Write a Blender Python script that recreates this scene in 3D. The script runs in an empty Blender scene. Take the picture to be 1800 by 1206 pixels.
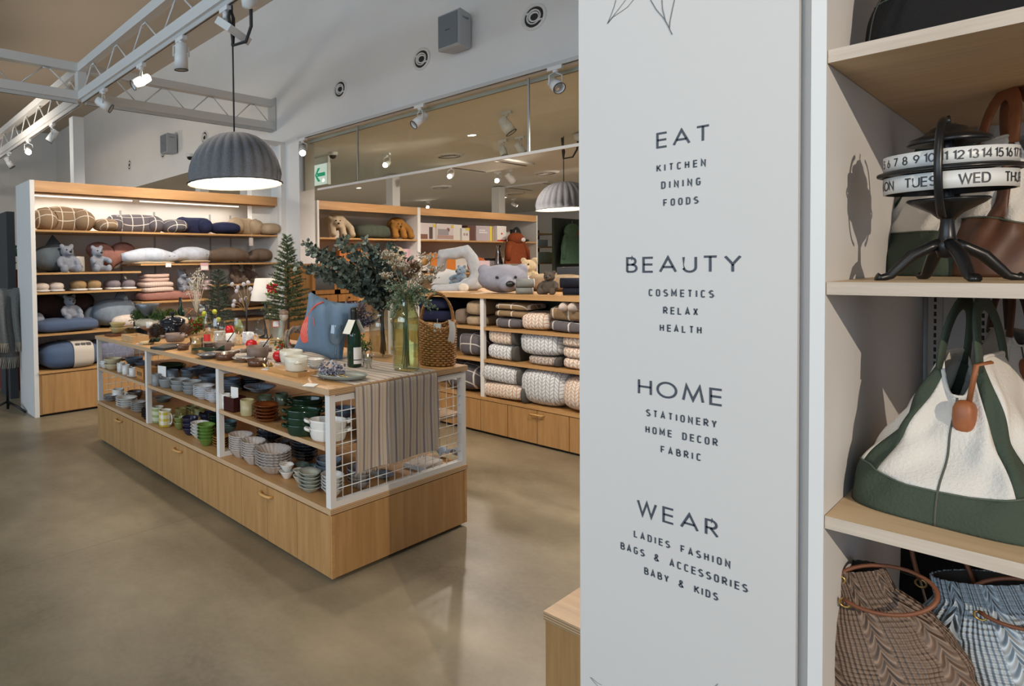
import bpy, math, random
from mathutils import Vector, Matrix
random.seed(7)
PI = math.pi
SC = bpy.context.scene
COL = SC.collection
# ------------------------------------------------------------------ camera
H = 1.5
FPX, CX, CY = 1054.76, 465.58, 494.06
YAW, PIT, ROL = 0.942512, 0.0235353, -0.0151749
def _rot(y, p, r):
    cy, sy, cp, sp, cr, sr = math.cos(y), math.sin(y), math.cos(p), math.sin(p), math.cos(r), math.sin(r)
    return (Matrix(((cr, -sr, 0), (sr, cr, 0), (0, 0, 1))) @ Matrix(((1, 0, 0), (0, cp, -sp), (0, sp, cp)))
            @ Matrix(((cy, 0, sy), (0, 1, 0), (-sy, 0, cy))))
RW = _rot(YAW, PIT, ROL)
def _b(w): return Vector((w[2], -w[0], -w[1]))
_r, _d, _f = _b(RW[0]), _b(RW[1]), _b(RW[2])
cam_data = bpy.data.cameras.new('camera')
cam = bpy.data.objects.new('camera', cam_data); COL.objects.link(cam)
cam.matrix_world = Matrix(((_r.x, -_d.x, -_f.x, 0), (_r.y, -_d.y, -_f.y, 0), (_r.z, -_d.z, -_f.z, H), (0, 0, 0, 1)))
cam_data.sensor_width = 36.0
cam_data.lens = FPX / 1800 * 36
cam_data.shift_x = (900 - CX) / 1800
cam_data.shift_y = (CY - 603) / 1800
cam_data.clip_start = 0.05; cam_data.clip_end = 100
SC.camera = cam
def ray(px, py):
    c = Vector(((px - CX) / FPX, (py - CY) / FPX, 1.0))
    return _r * c.x + _d * c.y + _f * c.z
def fl(px, py, z):          # where a line of sight meets the height z
    d = ray(px, py); t = (z - H) / d.z
    return Vector((d.x * t, d.y * t, z))
def fx(px, py, x):
    d = ray(px, py); t = x / d.x
    return Vector((x, d.y * t, H + d.z * t))
def fy(px, py, y):
    d = ray(px, py); t = y / d.y
    return Vector((d.x * t, y, H + d.z * t))
def mpp(p):                 # metres per photo pixel at a point
    return (Vector(p) - Vector((0, 0, H))).dot(_f) / FPX
# ------------------------------------------------------------------ light and exposure
SC.view_settings.view_transform = 'Standard'; SC.view_settings.look = 'None'
SC.view_settings.gamma = 1.0; SC.view_settings.use_curve_mapping = False
SC.view_settings.exposure = 0.0
SC.cycles.use_denoising = True
SC.cycles.max_bounces = 8; SC.cycles.diffuse_bounces = 4; SC.cycles.glossy_bounces = 3
SC.cycles.transmission_bounces = 6; SC.cycles.transparent_max_bounces = 12
SC.cycles.caustics_reflective = False; SC.cycles.caustics_refractive = False
SC.cycles.sample_clamp_indirect = 4.0
wd = bpy.data.worlds.new('sky'); SC.world = wd; wd.use_nodes = True
wd.node_tree.nodes['Background'].inputs[0].default_value = (0.62, 0.76, 1.0, 1)
wd.node_tree.nodes['Background'].inputs[1].default_value = 0.45
def area(name, loc, look, sx, sy, power, col):
    l = bpy.data.lights.new(name, 'AREA'); l.shape = 'RECTANGLE'; l.size = sx; l.size_y = sy
    l.energy = power; l.color = col
    o = bpy.data.objects.new(name, l); COL.objects.link(o); o.location = loc
    o.rotation_euler = (Vector(look) - Vector(loc)).to_track_quat('-Z', 'Y').to_euler()
    return o
def spot(name, loc, look, power, col=(1, .80, .58), ang=70, blend=.6, r=.03):
    l = bpy.data.lights.new(name, 'SPOT'); l.energy = power; l.color = col
    l.spot_size = math.radians(ang); l.spot_blend = blend; l.shadow_soft_size = r
    o = bpy.data.objects.new(name, l); COL.objects.link(o); o.location = loc
    o.rotation_euler = (Vector(look) - Vector(loc)).to_track_quat('-Z', 'Y').to_euler()
    return o
def point(name, loc, power, col=(1, .82, .62), r=.05):
    l = bpy.data.lights.new(name, 'POINT'); l.energy = power; l.color = col; l.shadow_soft_size = r
    o = bpy.data.objects.new(name, l); COL.objects.link(o); o.location = loc
    return o
DAY = (.68, .85, 1.0); WARM = (1.0, .88, .74)
area('shopfront_daylight', (-5.6, 2.5, 2.9), (3, 2.5, 2.6), 10.0, 2.6, 345, DAY)
area('side_daylight', (-1.5, -5.6, 2.0), (0, 3, 1.6), 6.0, 3.0, 22, DAY)
# added spots without fixtures that brighten the displays, some below the main truss
for (lx, ly), to, w in (((2.28, 5.4), (2.4, 4.4, .9), 62), ((2.28, 3.9), (2.45, 3.4, .9), 62), ((2.28, 2.6), (2.4, 2.5, .9), 60),
                        ((2.28, 4.6), (2.4, 6.6, 1.5), 170), ((3.4, 4.7), (3.6, 6.6, 1.6), 170), ((2.28, 3.2), (4.7, 3.2, .6), 190), ((3.1, .8), (4.7, 2.3, .5), 220),
                        ((.6, 9.0), (.5, 15.9, 2.6), 200),
                        ((-.6, 3.4), (1.9, 4.2, .5), 40), ((-.6, 1.2), (1.9, 2.6, .5), 40), ((-.8, .6), (1.3, .4, 1.9), 24)):
    spot('added_floor_beam', (lx, ly, 3.22), to, w, WARM, 75, .8, .05)
for q_, to, w in (((1.2, 8.2, 2.9), (4.9, 8.4, 3.7), 110), ((1.2, 11.2, 2.9), (4.9, 11.6, 3.7), 110)):  # added spots without fixtures, warming the far end of the bulkhead
    spot('added_far_beam', q_, to, w, WARM, 140, 1.0, .2)
for (lx, ly), to, w in (((6.6, 4.2), (6.3, 6.5, 1.9), 130), ((8.6, 4.2), (8.8, 6.5, 1.9), 150), ((10.6, 4.2), (10.6, 6.6, 1.8), 120), ((6.8, 2.2), (5.1, 2.9, 1.3), 120), ((6.6, 1.2), (5.1, 2.2, 1.3), 80)):  # added spots without fixtures, lighting the back units and counter
    spot('added_back_beam', (lx, ly, 2.95), to, w, WARM, 80, .8, .05)
# ------------------------------------------------------------------ mesh helpers
class G:
    def __init__(s): s.v = []; s.f = []; s.m = []; s.s = []
    def add(s, vs, fs, m=0, smooth=False):
        n = len(s.v); s.v += [tuple(p) for p in vs]
        for f in fs: s.f.append(tuple(i + n for i in f)); s.m.append(m); s.s.append(smooth)
        return s
    def box(s, a, b, m=0, rz=0.0, mat=None):      # a, b: opposite corners
        x0, x1 = sorted((a[0], b[0])); y0, y1 = sorted((a[1], b[1])); z0, z1 = sorted((a[2], b[2]))
        vs = [(x, y, z) for z in (z0, z1) for x, y in ((x0, y0), (x1, y0), (x1, y1), (x0, y1))]
        if rz:
            c = Vector(((x0 + x1) / 2, (y0 + y1) / 2, 0)); M = Matrix.Rotation(rz, 3, 'Z')
            vs = [tuple(M @ (Vector(v) - c) + c) for v in vs]
        if mat is not None: vs = [tuple(mat @ Vector(v)) for v in vs]
        return s.add(vs, [(3, 2, 1, 0), (4, 5, 6, 7), (0, 1, 5, 4), (1, 2, 6, 5), (2, 3, 7, 6), (3, 0, 4, 7)], m)
    def cbox(s, c, d, m=0, rz=0.0, mat=None):
        return s.box([c[i] - d[i] / 2 for i in range(3)], [c[i] + d[i] / 2 for i in range(3)], m, rz, mat)
    def grid(s, fn, nu, nv, cu=False, cv=False, m=0, smooth=True):
        vs = [fn(i / (nu if cu else nu - 1), j / (nv if cv else nv - 1)) for i in range(nu) for j in range(nv)]
        fs = []
        for i in range(nu if cu else nu - 1):
            for j in range(nv if cv else nv - 1):
                i2, j2 = (i + 1) % nu, (j + 1) % nv
                fs.append((i * nv + j, i2 * nv + j, i2 * nv + j2, i * nv + j2))
        return s.add(vs, fs, m, smooth)
    def lathe(s, prof, seg=24, c=(0, 0, 0), fl=None, m=0, smooth=True, mat=None):
        def fn(u, v):
            k = min(int(round(v * (len(prof) - 1))), len(prof) - 1); r, z = prof[k]; a = u * 2 * PI
            if fl: r *= 1 + fl[1] * (abs(math.cos(a * fl[0] / 2)) - .5) * min(1, r / fl[2])
            p = Vector((r * math.cos(a), r * math.sin(a), z))
            if mat is not None: p = mat @ p
            return (c[0] + p[0], c[1] + p[1], c[2] + p[2])
        return s.grid(fn, seg, len(prof), True, False, m, smooth)
    def ell(s, c, r, nu=14, nv=9, m=0, rot=None, e=1.0):
        if not hasattr(r, '__len__'): r = (r, r, r)
        def sg(t): return math.copysign(abs(t) ** e, t)
        def fn(u, v):
            a, b = u * 2 * PI, (v - .5) * PI * .999
            p = Vector((r[0] * sg(math.cos(b)) * sg(math.cos(a)), r[1] * sg(math.cos(b)) * sg(math.sin(a)), r[2] * sg(math.sin(b))))
            if rot is not None: p = rot @ p
            return (c[0] + p[0], c[1] + p[1], c[2] + p[2])
        return s.grid(fn, nu, nv, True, False, m)
    def tube(s, path, r, seg=8, closed=False, m=0, flat=1.0, cap=True):
        P = [Vector(p) for p in path]; n = len(P)
        R = [r] * n if not hasattr(r, '__len__') else list(r)
        vs = []; up = None
        for i in range(n):
            t = (P[(i + 1) % n] - P[i - 1]) if closed else (P[min(i + 1, n - 1)] - P[max(i - 1, 0)])
            if t.length < 1e-9: t = Vector((0, 0, 1))
            t.normalize()
            if up is None: up = Vector((0, 0, 1)) if abs(t.z) < .9 else Vector((0, 1, 0))
            a = up - t * up.dot(t)
            if a.length < 1e-5: a = t.orthogonal()
            a.normalize(); up = a; b = t.cross(a)
            for k in range(seg):
                q = k / seg * 2 * PI
                vs.append(P[i] + a * (R[i] * math.cos(q)) + b * (R[i] * flat * math.sin(q)))
        fs = []
        for i in range(n if closed else n - 1):
            i2 = (i + 1) % n
            for k in range(seg):
                k2 = (k + 1) % seg
                fs.append((i * seg + k, i * seg + k2, i2 * seg + k2, i2 * seg + k))
        if cap and not closed:
            fs.append(tuple(range(seg - 1, -1, -1))); fs.append(tuple((n - 1) * seg + k for k in range(seg)))
        return s.add(vs, fs, m, True)
    def leaf(s, p, d, up, l, w, m=0, cup=.15):
        d = Vector(d).normalized(); a = d.cross(Vector(up))
        if a.length < 1e-4: a = d.orthogonal()
        a.normalize(); n = a.cross(d); p = Vector(p)
        vs = [p, p + d * l * .3 + a * w * .5 + n * l * cup * .5, p + d * l * .75 + a * w * .42 + n * l * cup * .4, p + d * l,
              p + d * l * .75 - a * w * .42 + n * l * cup * .4, p + d * l * .3 - a * w * .5 + n * l * cup * .5, p + d * l * .5]
        return s.add(vs, [(0, 1, 6), (1, 2, 6), (2, 3, 6), (3, 4, 6), (4, 5, 6), (5, 0, 6)], m, False)
    def build(s, name, mats, parent=None, loc=None, rz=None):
        me = bpy.data.meshes.new(name); me.from_pydata(s.v, [], s.f)
        if not isinstance(mats, (list, tuple)): mats = [mats]
        for q in mats: me.materials.append(q)
        me.polygons.foreach_set('material_index', s.m); me.polygons.foreach_set('use_smooth', s.s)
        me.update()
        o = bpy.data.objects.new(name, me); COL.objects.link(o)
        if parent: o.parent = parent
        if loc is not None: o.location = loc
        if rz: o.rotation_euler = (0, 0, rz)
        return o
def tag(o, label, cat, group=None):
    o['label'] = label; o['category'] = cat
    if group: o['group'] = group
    return o
def thing(name, label, cat, loc=(0, 0, 0), rz=0, group=None):
    o = bpy.data.objects.new(name, None); COL.objects.link(o); o.empty_display_size = .05
    o.location = loc; o.rotation_euler = (0, 0, rz)
    return tag(o, label, cat, group)
def struct(o): o['kind'] = 'structure'; return o
def dup(o, parent=None, loc=None, rz=None, label=None, group=None, scale=None):
    c = o.copy(); COL.objects.link(c)
    if parent: c.parent = parent
    for ch in list(o.children): dup(ch, c)
    if loc is not None: c.location = loc
    if rz is not None: c.rotation_euler = (0, 0, rz)
    if scale is not None: c.scale = (scale,) * 3
    if label: c['label'] = label
    if group: c['group'] = group
    return c
def bake(o, voxel=.012, smooth=6):
    m = o.modifiers.new('r', 'REMESH'); m.mode = 'VOXEL'; m.voxel_size = voxel; m.use_smooth_shade = True
    m2 = o.modifiers.new('s', 'SMOOTH'); m2.iterations = smooth; m2.factor = .5
    dg = bpy.context.evaluated_depsgraph_get()
    me = bpy.data.meshes.new_from_object(o.evaluated_get(dg))
    o.modifiers.clear(); o.data = me
    me.polygons.foreach_set('use_smooth', [True] * len(me.polygons))
    return o
def wobble(g, amp, fr=6.0):
    sd = random.random() * 9
    g.v = [(x + amp * math.sin(fr * y + 1.3 * fr * z + sd), y + amp * math.sin(fr * z * 1.1 + fr * x + 2 + sd), z + amp * math.sin(fr * x + fr * .9 * y + sd)) for x, y, z in g.v]
    return g
def posw(k, n):
    if n == 2: return ('lower', 'upper')[k]
    if k == 0: return 'bottom'
    if k == n - 1: return 'top'
    return ('', 'second', 'third', 'fourth', 'fifth', 'sixth', 'seventh')[k] + ' from bottom'
# ------------------------------------------------------------------ materials
def nodes(name):
    m = bpy.data.materials.new(name); m.use_nodes = True
    nt = m.node_tree; return m, nt, nt.nodes['Principled BSDF']
def mth(nt, op, a, b=None, c=None):
    n = nt.nodes.new('ShaderNodeMath'); n.operation = op
    for i, q in enumerate((a, b, c)):
        if q is None: continue
        if isinstance(q, (int, float)): n.inputs[i].default_value = q
        else: nt.links.new(q, n.inputs[i])
    return n.outputs[0]
def mixc(nt, f, a, b):
    n = nt.nodes.new('ShaderNodeMix'); n.data_type = 'RGBA'
    for s_, q in ((n.inputs[0], f), (n.inputs[6], a), (n.inputs[7], b)):
        if isinstance(q, tuple): s_.default_value = q + (1,) if len(q) == 3 else q
        elif isinstance(q, (int, float)): s_.default_value = q
        else: nt.links.new(q, s_)
    return n.outputs[2]
def coords(nt, world=False):
    if world: o = nt.nodes.new('ShaderNodeNewGeometry').outputs['Position']
    else: o = nt.nodes.new('ShaderNodeTexCoord').outputs['Object']
    sp = nt.nodes.new('ShaderNodeSeparateXYZ'); nt.links.new(o, sp.inputs[0])
    return o, sp.outputs[0], sp.outputs[1], sp.outputs[2]
def noise(nt, vec, scale, detail=4, rough=.6, stretch=None):
    if stretch:
        mp = nt.nodes.new('ShaderNodeMapping'); mp.inputs['Scale'].default_value = stretch
        nt.links.new(vec, mp.inputs[0]); vec = mp.outputs[0]
    n = nt.nodes.new('ShaderNodeTexNoise'); n.inputs['Scale'].default_value = scale
    n.inputs['Detail'].default_value = detail; n.inputs['Roughness'].default_value = rough
    nt.links.new(vec, n.inputs['Vector']); return n.outputs[0]
def bump(nt, bs, h, dist=.01, st=.5):
    b = nt.nodes.new('ShaderNodeBump'); b.inputs['Distance'].default_value = dist; b.inputs['Strength'].default_value = st
    nt.links.new(h, b.inputs['Height']); nt.links.new(b.outputs[0], bs.inputs['Normal'])
def ramp(nt, f, a, b):
    n = nt.nodes.new('ShaderNodeMapRange'); n.inputs[1].default_value = a; n.inputs[2].default_value = b
    nt.links.new(f, n.inputs[0]); return n.outputs[0]
_MC = {}
def M(name, col, rough=.5, metal=0.0, var=0.0, vs=20, bmp=0.0, bs=60, spec=.5):
    if name in _MC: return _MC[name]
    m, nt, b = nodes(name)
    b.inputs['Base Color'].default_value = tuple(col) + (1,); b.inputs['Roughness'].default_value = rough
    b.inputs['Metallic'].default_value = metal; b.inputs['Specular IOR Level'].default_value = spec
    if var or bmp:
        o, x, y, z = coords(nt)
        if var:
            n = ramp(nt, noise(nt, o, vs), .3, .7)
            nt.links.new(mixc(nt, n, tuple(c * (1 - var) for c in col), tuple(min(1, c * (1 + var)) for c in col)), b.inputs['Base Color'])
        if bmp: bump(nt, b, noise(nt, o, bs, 3), bmp, .6)
    _MC[name] = m; return m
def plush(name, col, var=.12): return M(name, col, .95, 0, var, 14, .006, 90, .15)
def fabric(name, col, var=.08): return M(name, col, .9, 0, var, 8, .003, 220, .2)
def wood(name, c1, c2, axis, rough=.4, scale=1.0):     # axis: the grain direction
    if name in _MC: return _MC[name]
    m, nt, b = nodes(name); o, x, y, z = coords(nt)
    st = [9.0 * scale] * 3; st['xyz'.index(axis)] = .7 * scale
    a = ramp(nt, noise(nt, o, 3.0, 5, .6, tuple(st)), .32, .68)
    g2 = [70.0 * scale] * 3; g2['xyz'.index(axis)] = 2.0 * scale
    f = mth(nt, 'MULTIPLY', noise(nt, o, 2.0, 2, .5, tuple(g2)), .35)
    q = mth(nt, 'ADD', mth(nt, 'MULTIPLY', a, .75), f)
    nt.links.new(mixc(nt, q, c1, c2), b.inputs['Base Color']); b.inputs['Roughness'].default_value = rough
    _MC[name] = m; return m
def emit(name, col, st):
    if name in _MC: return _MC[name]
    m, nt, b = nodes(name)
    b.inputs['Base Color'].default_value = tuple(col) + (1,)
    b.inputs['Emission Color'].default_value = tuple(col) + (1,); b.inputs['Emission Strength'].default_value = st
    _MC[name] = m; return m
def glass(name, col=(1, 1, 1), refl=1.0, tint=.0):
    if name in _MC: return _MC[name]
    m, nt, b = nodes(name)
    tr = nt.nodes.new('ShaderNodeBsdfTransparent'); tr.inputs[0].default_value = tuple(col) + (1,)
    gl = nt.nodes.new('ShaderNodeBsdfGlossy'); gl.inputs['Roughness'].default_value = .03
    lw = nt.nodes.new('ShaderNodeLayerWeight'); lw.inputs[0].default_value = .5
    fr = mth(nt, 'MULTIPLY_ADD', mth(nt, 'POWER', lw.outputs['Facing'], 4.5), .9, .045)
    mx = nt.nodes.new('ShaderNodeMixShader')
    nt.links.new(mth(nt, 'MULTIPLY', fr, refl), mx.inputs[0])
    nt.links.new(tr.outputs[0], mx.inputs[1]); nt.links.new(gl.outputs[0], mx.inputs[2])
    nt.links.new(mx.outputs[0], nt.nodes['Material Output'].inputs[0])
    _MC[name] = m; return m
def pattern(name, base, line, kind, p=.1, w=.1, ax='yz'):
    if name in _MC: return _MC[name]
    m, nt, b = nodes(name); o, x, y, z = coords(nt); d = {'x': x, 'y': y, 'z': z}
    u, v = d[ax[0]], d[ax[1]]
    def frac(q, per, off=.0): return mth(nt, 'FRACT', mth(nt, 'ADD', mth(nt, 'DIVIDE', q, per), 50.0 + off))
    if kind == 'plaid':
        t = mth(nt, 'ADD', v, mth(nt, 'MULTIPLY', x, .8)) if ax == 'yz' else mth(nt, 'ADD', v, mth(nt, 'MULTIPLY', y, .8))
        f = mth(nt, 'MAXIMUM', mth(nt, 'LESS_THAN', frac(u, p, .3), w), mth(nt, 'LESS_THAN', frac(t, p * .9, .45), w))
    elif kind == 'leafy':
        fu = mth(nt, 'ABSOLUTE', mth(nt, 'SUBTRACT', mth(nt, 'MULTIPLY', frac(u, p), 2.0), 1.0))
        t = mth(nt, 'ADD', v, mth(nt, 'MULTIPLY', x if ax == 'yz' else y, .6))
        t = mth(nt, 'SUBTRACT', t, mth(nt, 'MULTIPLY', fu, p * .55))
        f = mth(nt, 'MAXIMUM', mth(nt, 'LESS_THAN', frac(t, p * .5), w), mth(nt, 'LESS_THAN', mth(nt, 'ABSOLUTE', mth(nt, 'SUBTRACT', fu, .5)), -.1))
        f = mth(nt, 'MAXIMUM', f, mth(nt, 'MAXIMUM', mth(nt, 'LESS_THAN', fu, .1), mth(nt, 'GREATER_THAN', fu, .9)))
    elif kind == 'stripe':
        k = frac(u, p)
        a = mth(nt, 'MULTIPLY', mth(nt, 'GREATER_THAN', k, .40), mth(nt, 'LESS_THAN', k, .60))
        bb = mth(nt, 'MULTIPLY', mth(nt, 'GREATER_THAN', k, .47), mth(nt, 'LESS_THAN', k, .53))
        f = mth(nt, 'SUBTRACT', a, mth(nt, 'MULTIPLY', bb, .75))
        k2 = mth(nt, 'LESS_THAN', mth(nt, 'ABSOLUTE', mth(nt, 'SUBTRACT', k, .95)), .05)
        f = mth(nt, 'MAXIMUM', f, mth(nt, 'MULTIPLY', k2, .3))
    elif kind == 'check':
        k = frac(u, p); k3 = frac(v, p)
        f = mth(nt, 'MULTIPLY', mth(nt, 'ADD', mth(nt, 'LESS_THAN', k, .4), mth(nt, 'LESS_THAN', k3, .4)), .5)
    nz = noise(nt, o, 140, 2)
    c = mixc(nt, f, base, line)
    nt.links.new(c, b.inputs['Base Color']); b.inputs['Roughness'].default_value = .9
    b.inputs['Specular IOR Level'].default_value = .2
    bump(nt, b, mth(nt, 'ADD', nz, mth(nt, 'MULTIPLY', f, -1.2)), .004, .6)
    _MC[name] = m; return m
WHITE = M('white_paint', (.74, .73, .71), .45)
WALLM = M('wall_paint', (.84, .835, .82), .8, 0, .02, 2)
PANEL = M('panel_paint', (.78, .75, .70), .55)
BLACK = M('black_plastic', (.012, .012, .013), .35)
OAKZ = wood('oak_front', (.345, .185, .07), (.50, .29, .12), 'z')
OAKX = wood('oak_board_x', (.40, .215, .08), (.56, .325, .135), 'x')
OAKY = wood('oak_board_y', (.40, .215, .08), (.56, .325, .135), 'y')
OAKE = OAKZ
FASCIA = wood('oak_fascia', (.43, .22, .085), (.64, .37, .17), 'x', .45, .6)
def ply(name, c1, c2):
    m, nt, b = nodes(name); o, x, y, z = coords(nt)
    k = mth(nt, 'FRACT', mth(nt, 'ADD', mth(nt, 'MULTIPLY', z, 1 / .0085), 50))
    nt.links.new(mixc(nt, ramp(nt, mth(nt, 'ABSOLUTE', mth(nt, 'SUBTRACT', k, .5)), .12, .3), c1, c2), b.inputs['Base Color'])
    b.inputs['Roughness'].default_value = .5; return m
PLY = ply('plywood_edge', (.30, .17, .08), (.60, .42, .25))
PLYF = wood('plywood_front', (.46, .30, .17), (.60, .42, .26), 'y', .5)
DARK = M('dark_recess', (.02, .018, .016), .7)
# ------------------------------------------------------------------ the setting
def concrete():
    m, nt, b = nodes('polished_concrete'); o, x, y, z = coords(nt, True)
    a = ramp(nt, noise(nt, o, 1.15, 6, .58, (1, .8, 1)), .29, .71)
    c = ramp(nt, noise(nt, o, 3.6, 7, .62), .2, .8)
    d = ramp(nt, noise(nt, o, 38, 3, .5), .3, .75)
    col = mixc(nt, a, (.055, .042, .024), (.42, .35, .24))
    col = mixc(nt, mth(nt, 'MULTIPLY', c, .75), col, (.20, .163, .105))
    col = mixc(nt, mth(nt, 'MULTIPLY', d, .2), col, (.36, .31, .225))
    j = mth(nt, 'LESS_THAN', mth(nt, 'ABSOLUTE', mth(nt, 'SUBTRACT', mth(nt, 'FRACT', mth(nt, 'ADD', mth(nt, 'DIVIDE', y, 3.6), 10.62)), .5)), .0009)
    col = mixc(nt, mth(nt, 'MULTIPLY', j, .35), col, (.07, .05, .035))
    nt.links.new(col, b.inputs['Base Color'])
    nt.links.new(mth(nt, 'ADD', mth(nt, 'MULTIPLY', c, .12), .29), b.inputs['Roughness'])
    b.inputs['Specular IOR Level'].default_value = .42
    return m
CEILM = M('ceiling_paint', (.58, .48, .37), .9)
LOWC = M('low_ceiling_paint', (.84, .84, .83), .9)
BX = 4.9; BZ = 3.1; CZ = 5.06
struct(G().box((-6, -6, -.1), (18, 16, 0)).build('floor', concrete()))
struct(G().box((-6, -6, CZ), (BX + .3, 16, CZ + .1)).build('ceiling', CEILM))
struct(G().box((BX + .3, -6, BZ + .02), (18, 16, BZ + .14)).build('ceiling_low', LOWC))
# the bulkhead: a deep wall above the opening to the low back area
struct(G().box((BX, -6, BZ), (BX + .3, 16, CZ)).build('wall_bulkhead', WALLM))
struct(G().box((18, -6, 0), (18.1, 16, BZ + .1)).build('wall_back', WALLM))
struct(G().box((-6, 16, 0), (18, 16.1, CZ)).build('wall_left', WALLM))
g = G()
g.box((-6.1, -6, 0), (-6, 16, .3)); g.box((-6.1, -6, 3.8), (-6, 16, CZ))
for y in (-6, -2.8, .4, 3.6, 6.8, 10): g.box((-6.1, y, .3), (-6, y + .25, 3.8))
g.box((-6.1, 10, .3), (-6, 16, 3.8))
struct(g.build('wall_front', WALLM))
g = G(); g.box((-6, -6.1, 0), (18, -6, .3)); g.box((-6, -6.1, 3.6), (18, -6, CZ)); g.box((3, -6.1, .3), (18, -6, 3.6))
for x in (-6, -3, 0): g.box((x, -6.1, .3), (x + .25, -6, 3.6))
struct(g.build('wall_right', WALLM))
# pillar at the corner of the opening and the pier that carries the unit's end
struct(G().box((4.9, 5.96, 0), (5.155, 6.42, BZ)).box((4.82, 6.24, 0), (4.9, 6.9, BZ)).build('pillar_corner', WALLM))
struct(G().box((4.5, 6.46, 2.0), (4.82, 6.56, BZ)).build('wall_pier', WALLM))
struct(G().box((4.2, 6.25, BZ - .01), (4.9, 6.34, BZ + .035)).build('trim_1', WHITE))
for px in (341, 420):
    p = fx(px, 318, BX); struct(G().cbox((BX + .15, p.y, BZ / 2), (.16, .16, BZ)).build('pillar_post', WHITE))
for px, y in ((668, 8.6), (702, 9.8)): pass
# slim white posts standing behind the back units
for px, w in ((691, .15), (876, .17)):
    p = fy(px, 350, 7.35); struct(G().cbox((p.x, 7.35, BZ / 2), (w * 1.3, w, BZ)).build('pillar_slim', WHITE))
# smoke barrier of glass under the bulkhead
t = thing('glass_smoke_barrier', 'clear glass smoke barrier with white bottom rail hung below the bulkhead', 'glass screen', (BX + .05, 2, BZ))
GL = glass('barrier_glass', (.90, .93, .90), 1.1)
RZ = 2.465 - BZ
ys = [5.96, 4.96, 2.88, .8, -1.3]
for i in range(4):
    G().box((-.004, ys[i] - 2 - .006, RZ), (.004, ys[i + 1] - 2 + .006, 0)).build('glass_pane', GL, t)
G().box((-.012, 3.66, RZ - .025), (.012, -3.4, RZ)).build('bottom_rail', WHITE, t)
for y in ys[1:4]: G().box((-.009, y - 2 - .007, RZ), (.009, y - 2 + .007, 0)).build('joint_strip', M('steel_strip', (.45, .47, .48), .35, .6), t)
G().box((-.02, 3.93, RZ), (.02, 3.96, 0)).build('end_channel', M('grey_channel', (.36, .36, .36), .5), t)
# ------------------------------------------------------------------ round vents and speakers on the bulkhead
ventm = M('vent_white', (.80, .80, .78), .4); dk = M('vent_inside', (.03, .028, .025), .8)
def vent(i, px, py, lab, s=1.0):
    p = fx(px, py, BX); t = thing('round_air_vent', lab, 'air vent', (BX, p.y, p.z), 0, 'round vents along the bulkhead')
    R = Matrix.Rotation(-PI / 2, 3, 'Y')
    G().lathe([(.112, -.002), (.112, .006), (.10, .016), (.088, .014), (.084, .0)], 28, mat=R).build('ring', ventm, t)
    G().lathe([(.086, .002), (.0, .002)], 24, mat=R).build('duct', dk, t)
    G().lathe([(.062, .004), (.062, .018), (.054, .018), (.05, .006)], 24, mat=R).build('nozzle', ventm, t)
    G().lathe([(.044, .010), (.036, .014), (.03, .004)], 20, mat=R @ Matrix.Rotation(.25, 3, 'X')).build('inner_ring', ventm, t)
    for a in (.6, .6 + PI): G().cbox((-.012, .072 * math.cos(a), .072 * math.sin(a)), (.008, .03, .012)).build('bridge', ventm, t)
for i, (px, py, lab) in enumerate([(939, 30, 'round white air vent nearest the tall category sign'), (741, 104, 'round white air vent just left of the big near loudspeaker'),
    (598, 157, 'round white air vent third from the sign, above the corner pillar'), (360, 242, 'round white air vent just right of the far small loudspeaker'),
    (287, 268, 'round white air vent just left of the far small loudspeaker'), (228, 290, 'farthest round white air vent along the bulkhead')]): vent(i, px, py, lab)
spk = M('speaker_case', (.42, .45, .48), .5); grl = M('speaker_grille', (.20, .23, .26), .7, 0, .1, 200)
def speaker(px, py, lab):
    p = fx(px, py, BX)
    t = thing('wall_loudspeaker', lab, 'loudspeaker', (BX, p.y, p.z), 0, 'loudspeakers on the bulkhead')
    def tap(u, v): return 0
    g = G(); w, h, d = .24, .33, .235
    f = [(-d, .92), (-d * .92, 1.0), (-.03, .82)]
    vs = []
    for dx, k in f:
        for sy, sz in ((-1, -1), (1, -1), (1, 1), (-1, 1)): vs.append((dx, sy * w / 2 * k, sz * h / 2 * (k if dx < -.1 else .94)))
    fs = [(0, 1, 2, 3), (11, 10, 9, 8)]
    for a in (0, 4):
        for k in range(4): fs.append((a + k, a + 4 + k, a + 4 + (k + 1) % 4, a + (k + 1) % 4))
    g.add(vs, fs).build('case', spk, t)
    G().cbox((-d - .004, 0, .0), (.01, w * .86, h * .86)).build('grille', grl, t)
    G().box((-.035, -.05, -.1), (0, .05, .1)).build('wall_bracket', BLACK, t)
    G().cbox((-d - .0095, .0, .0), (.002, .05, .01)).build('badge', M('badge_grey', (.08, .08, .09), .4), t)
    G().cbox((-.13, -w / 2 * .93, h * .3), (.09, .012, .012)).build('side_grip', grl, t)
speaker(815, 62, 'large grey loudspeaker between two vents on the bulkhead near the sign')
speaker(309, 255, 'small far grey loudspeaker on the bulkhead beyond the near pendant lamp')
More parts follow.
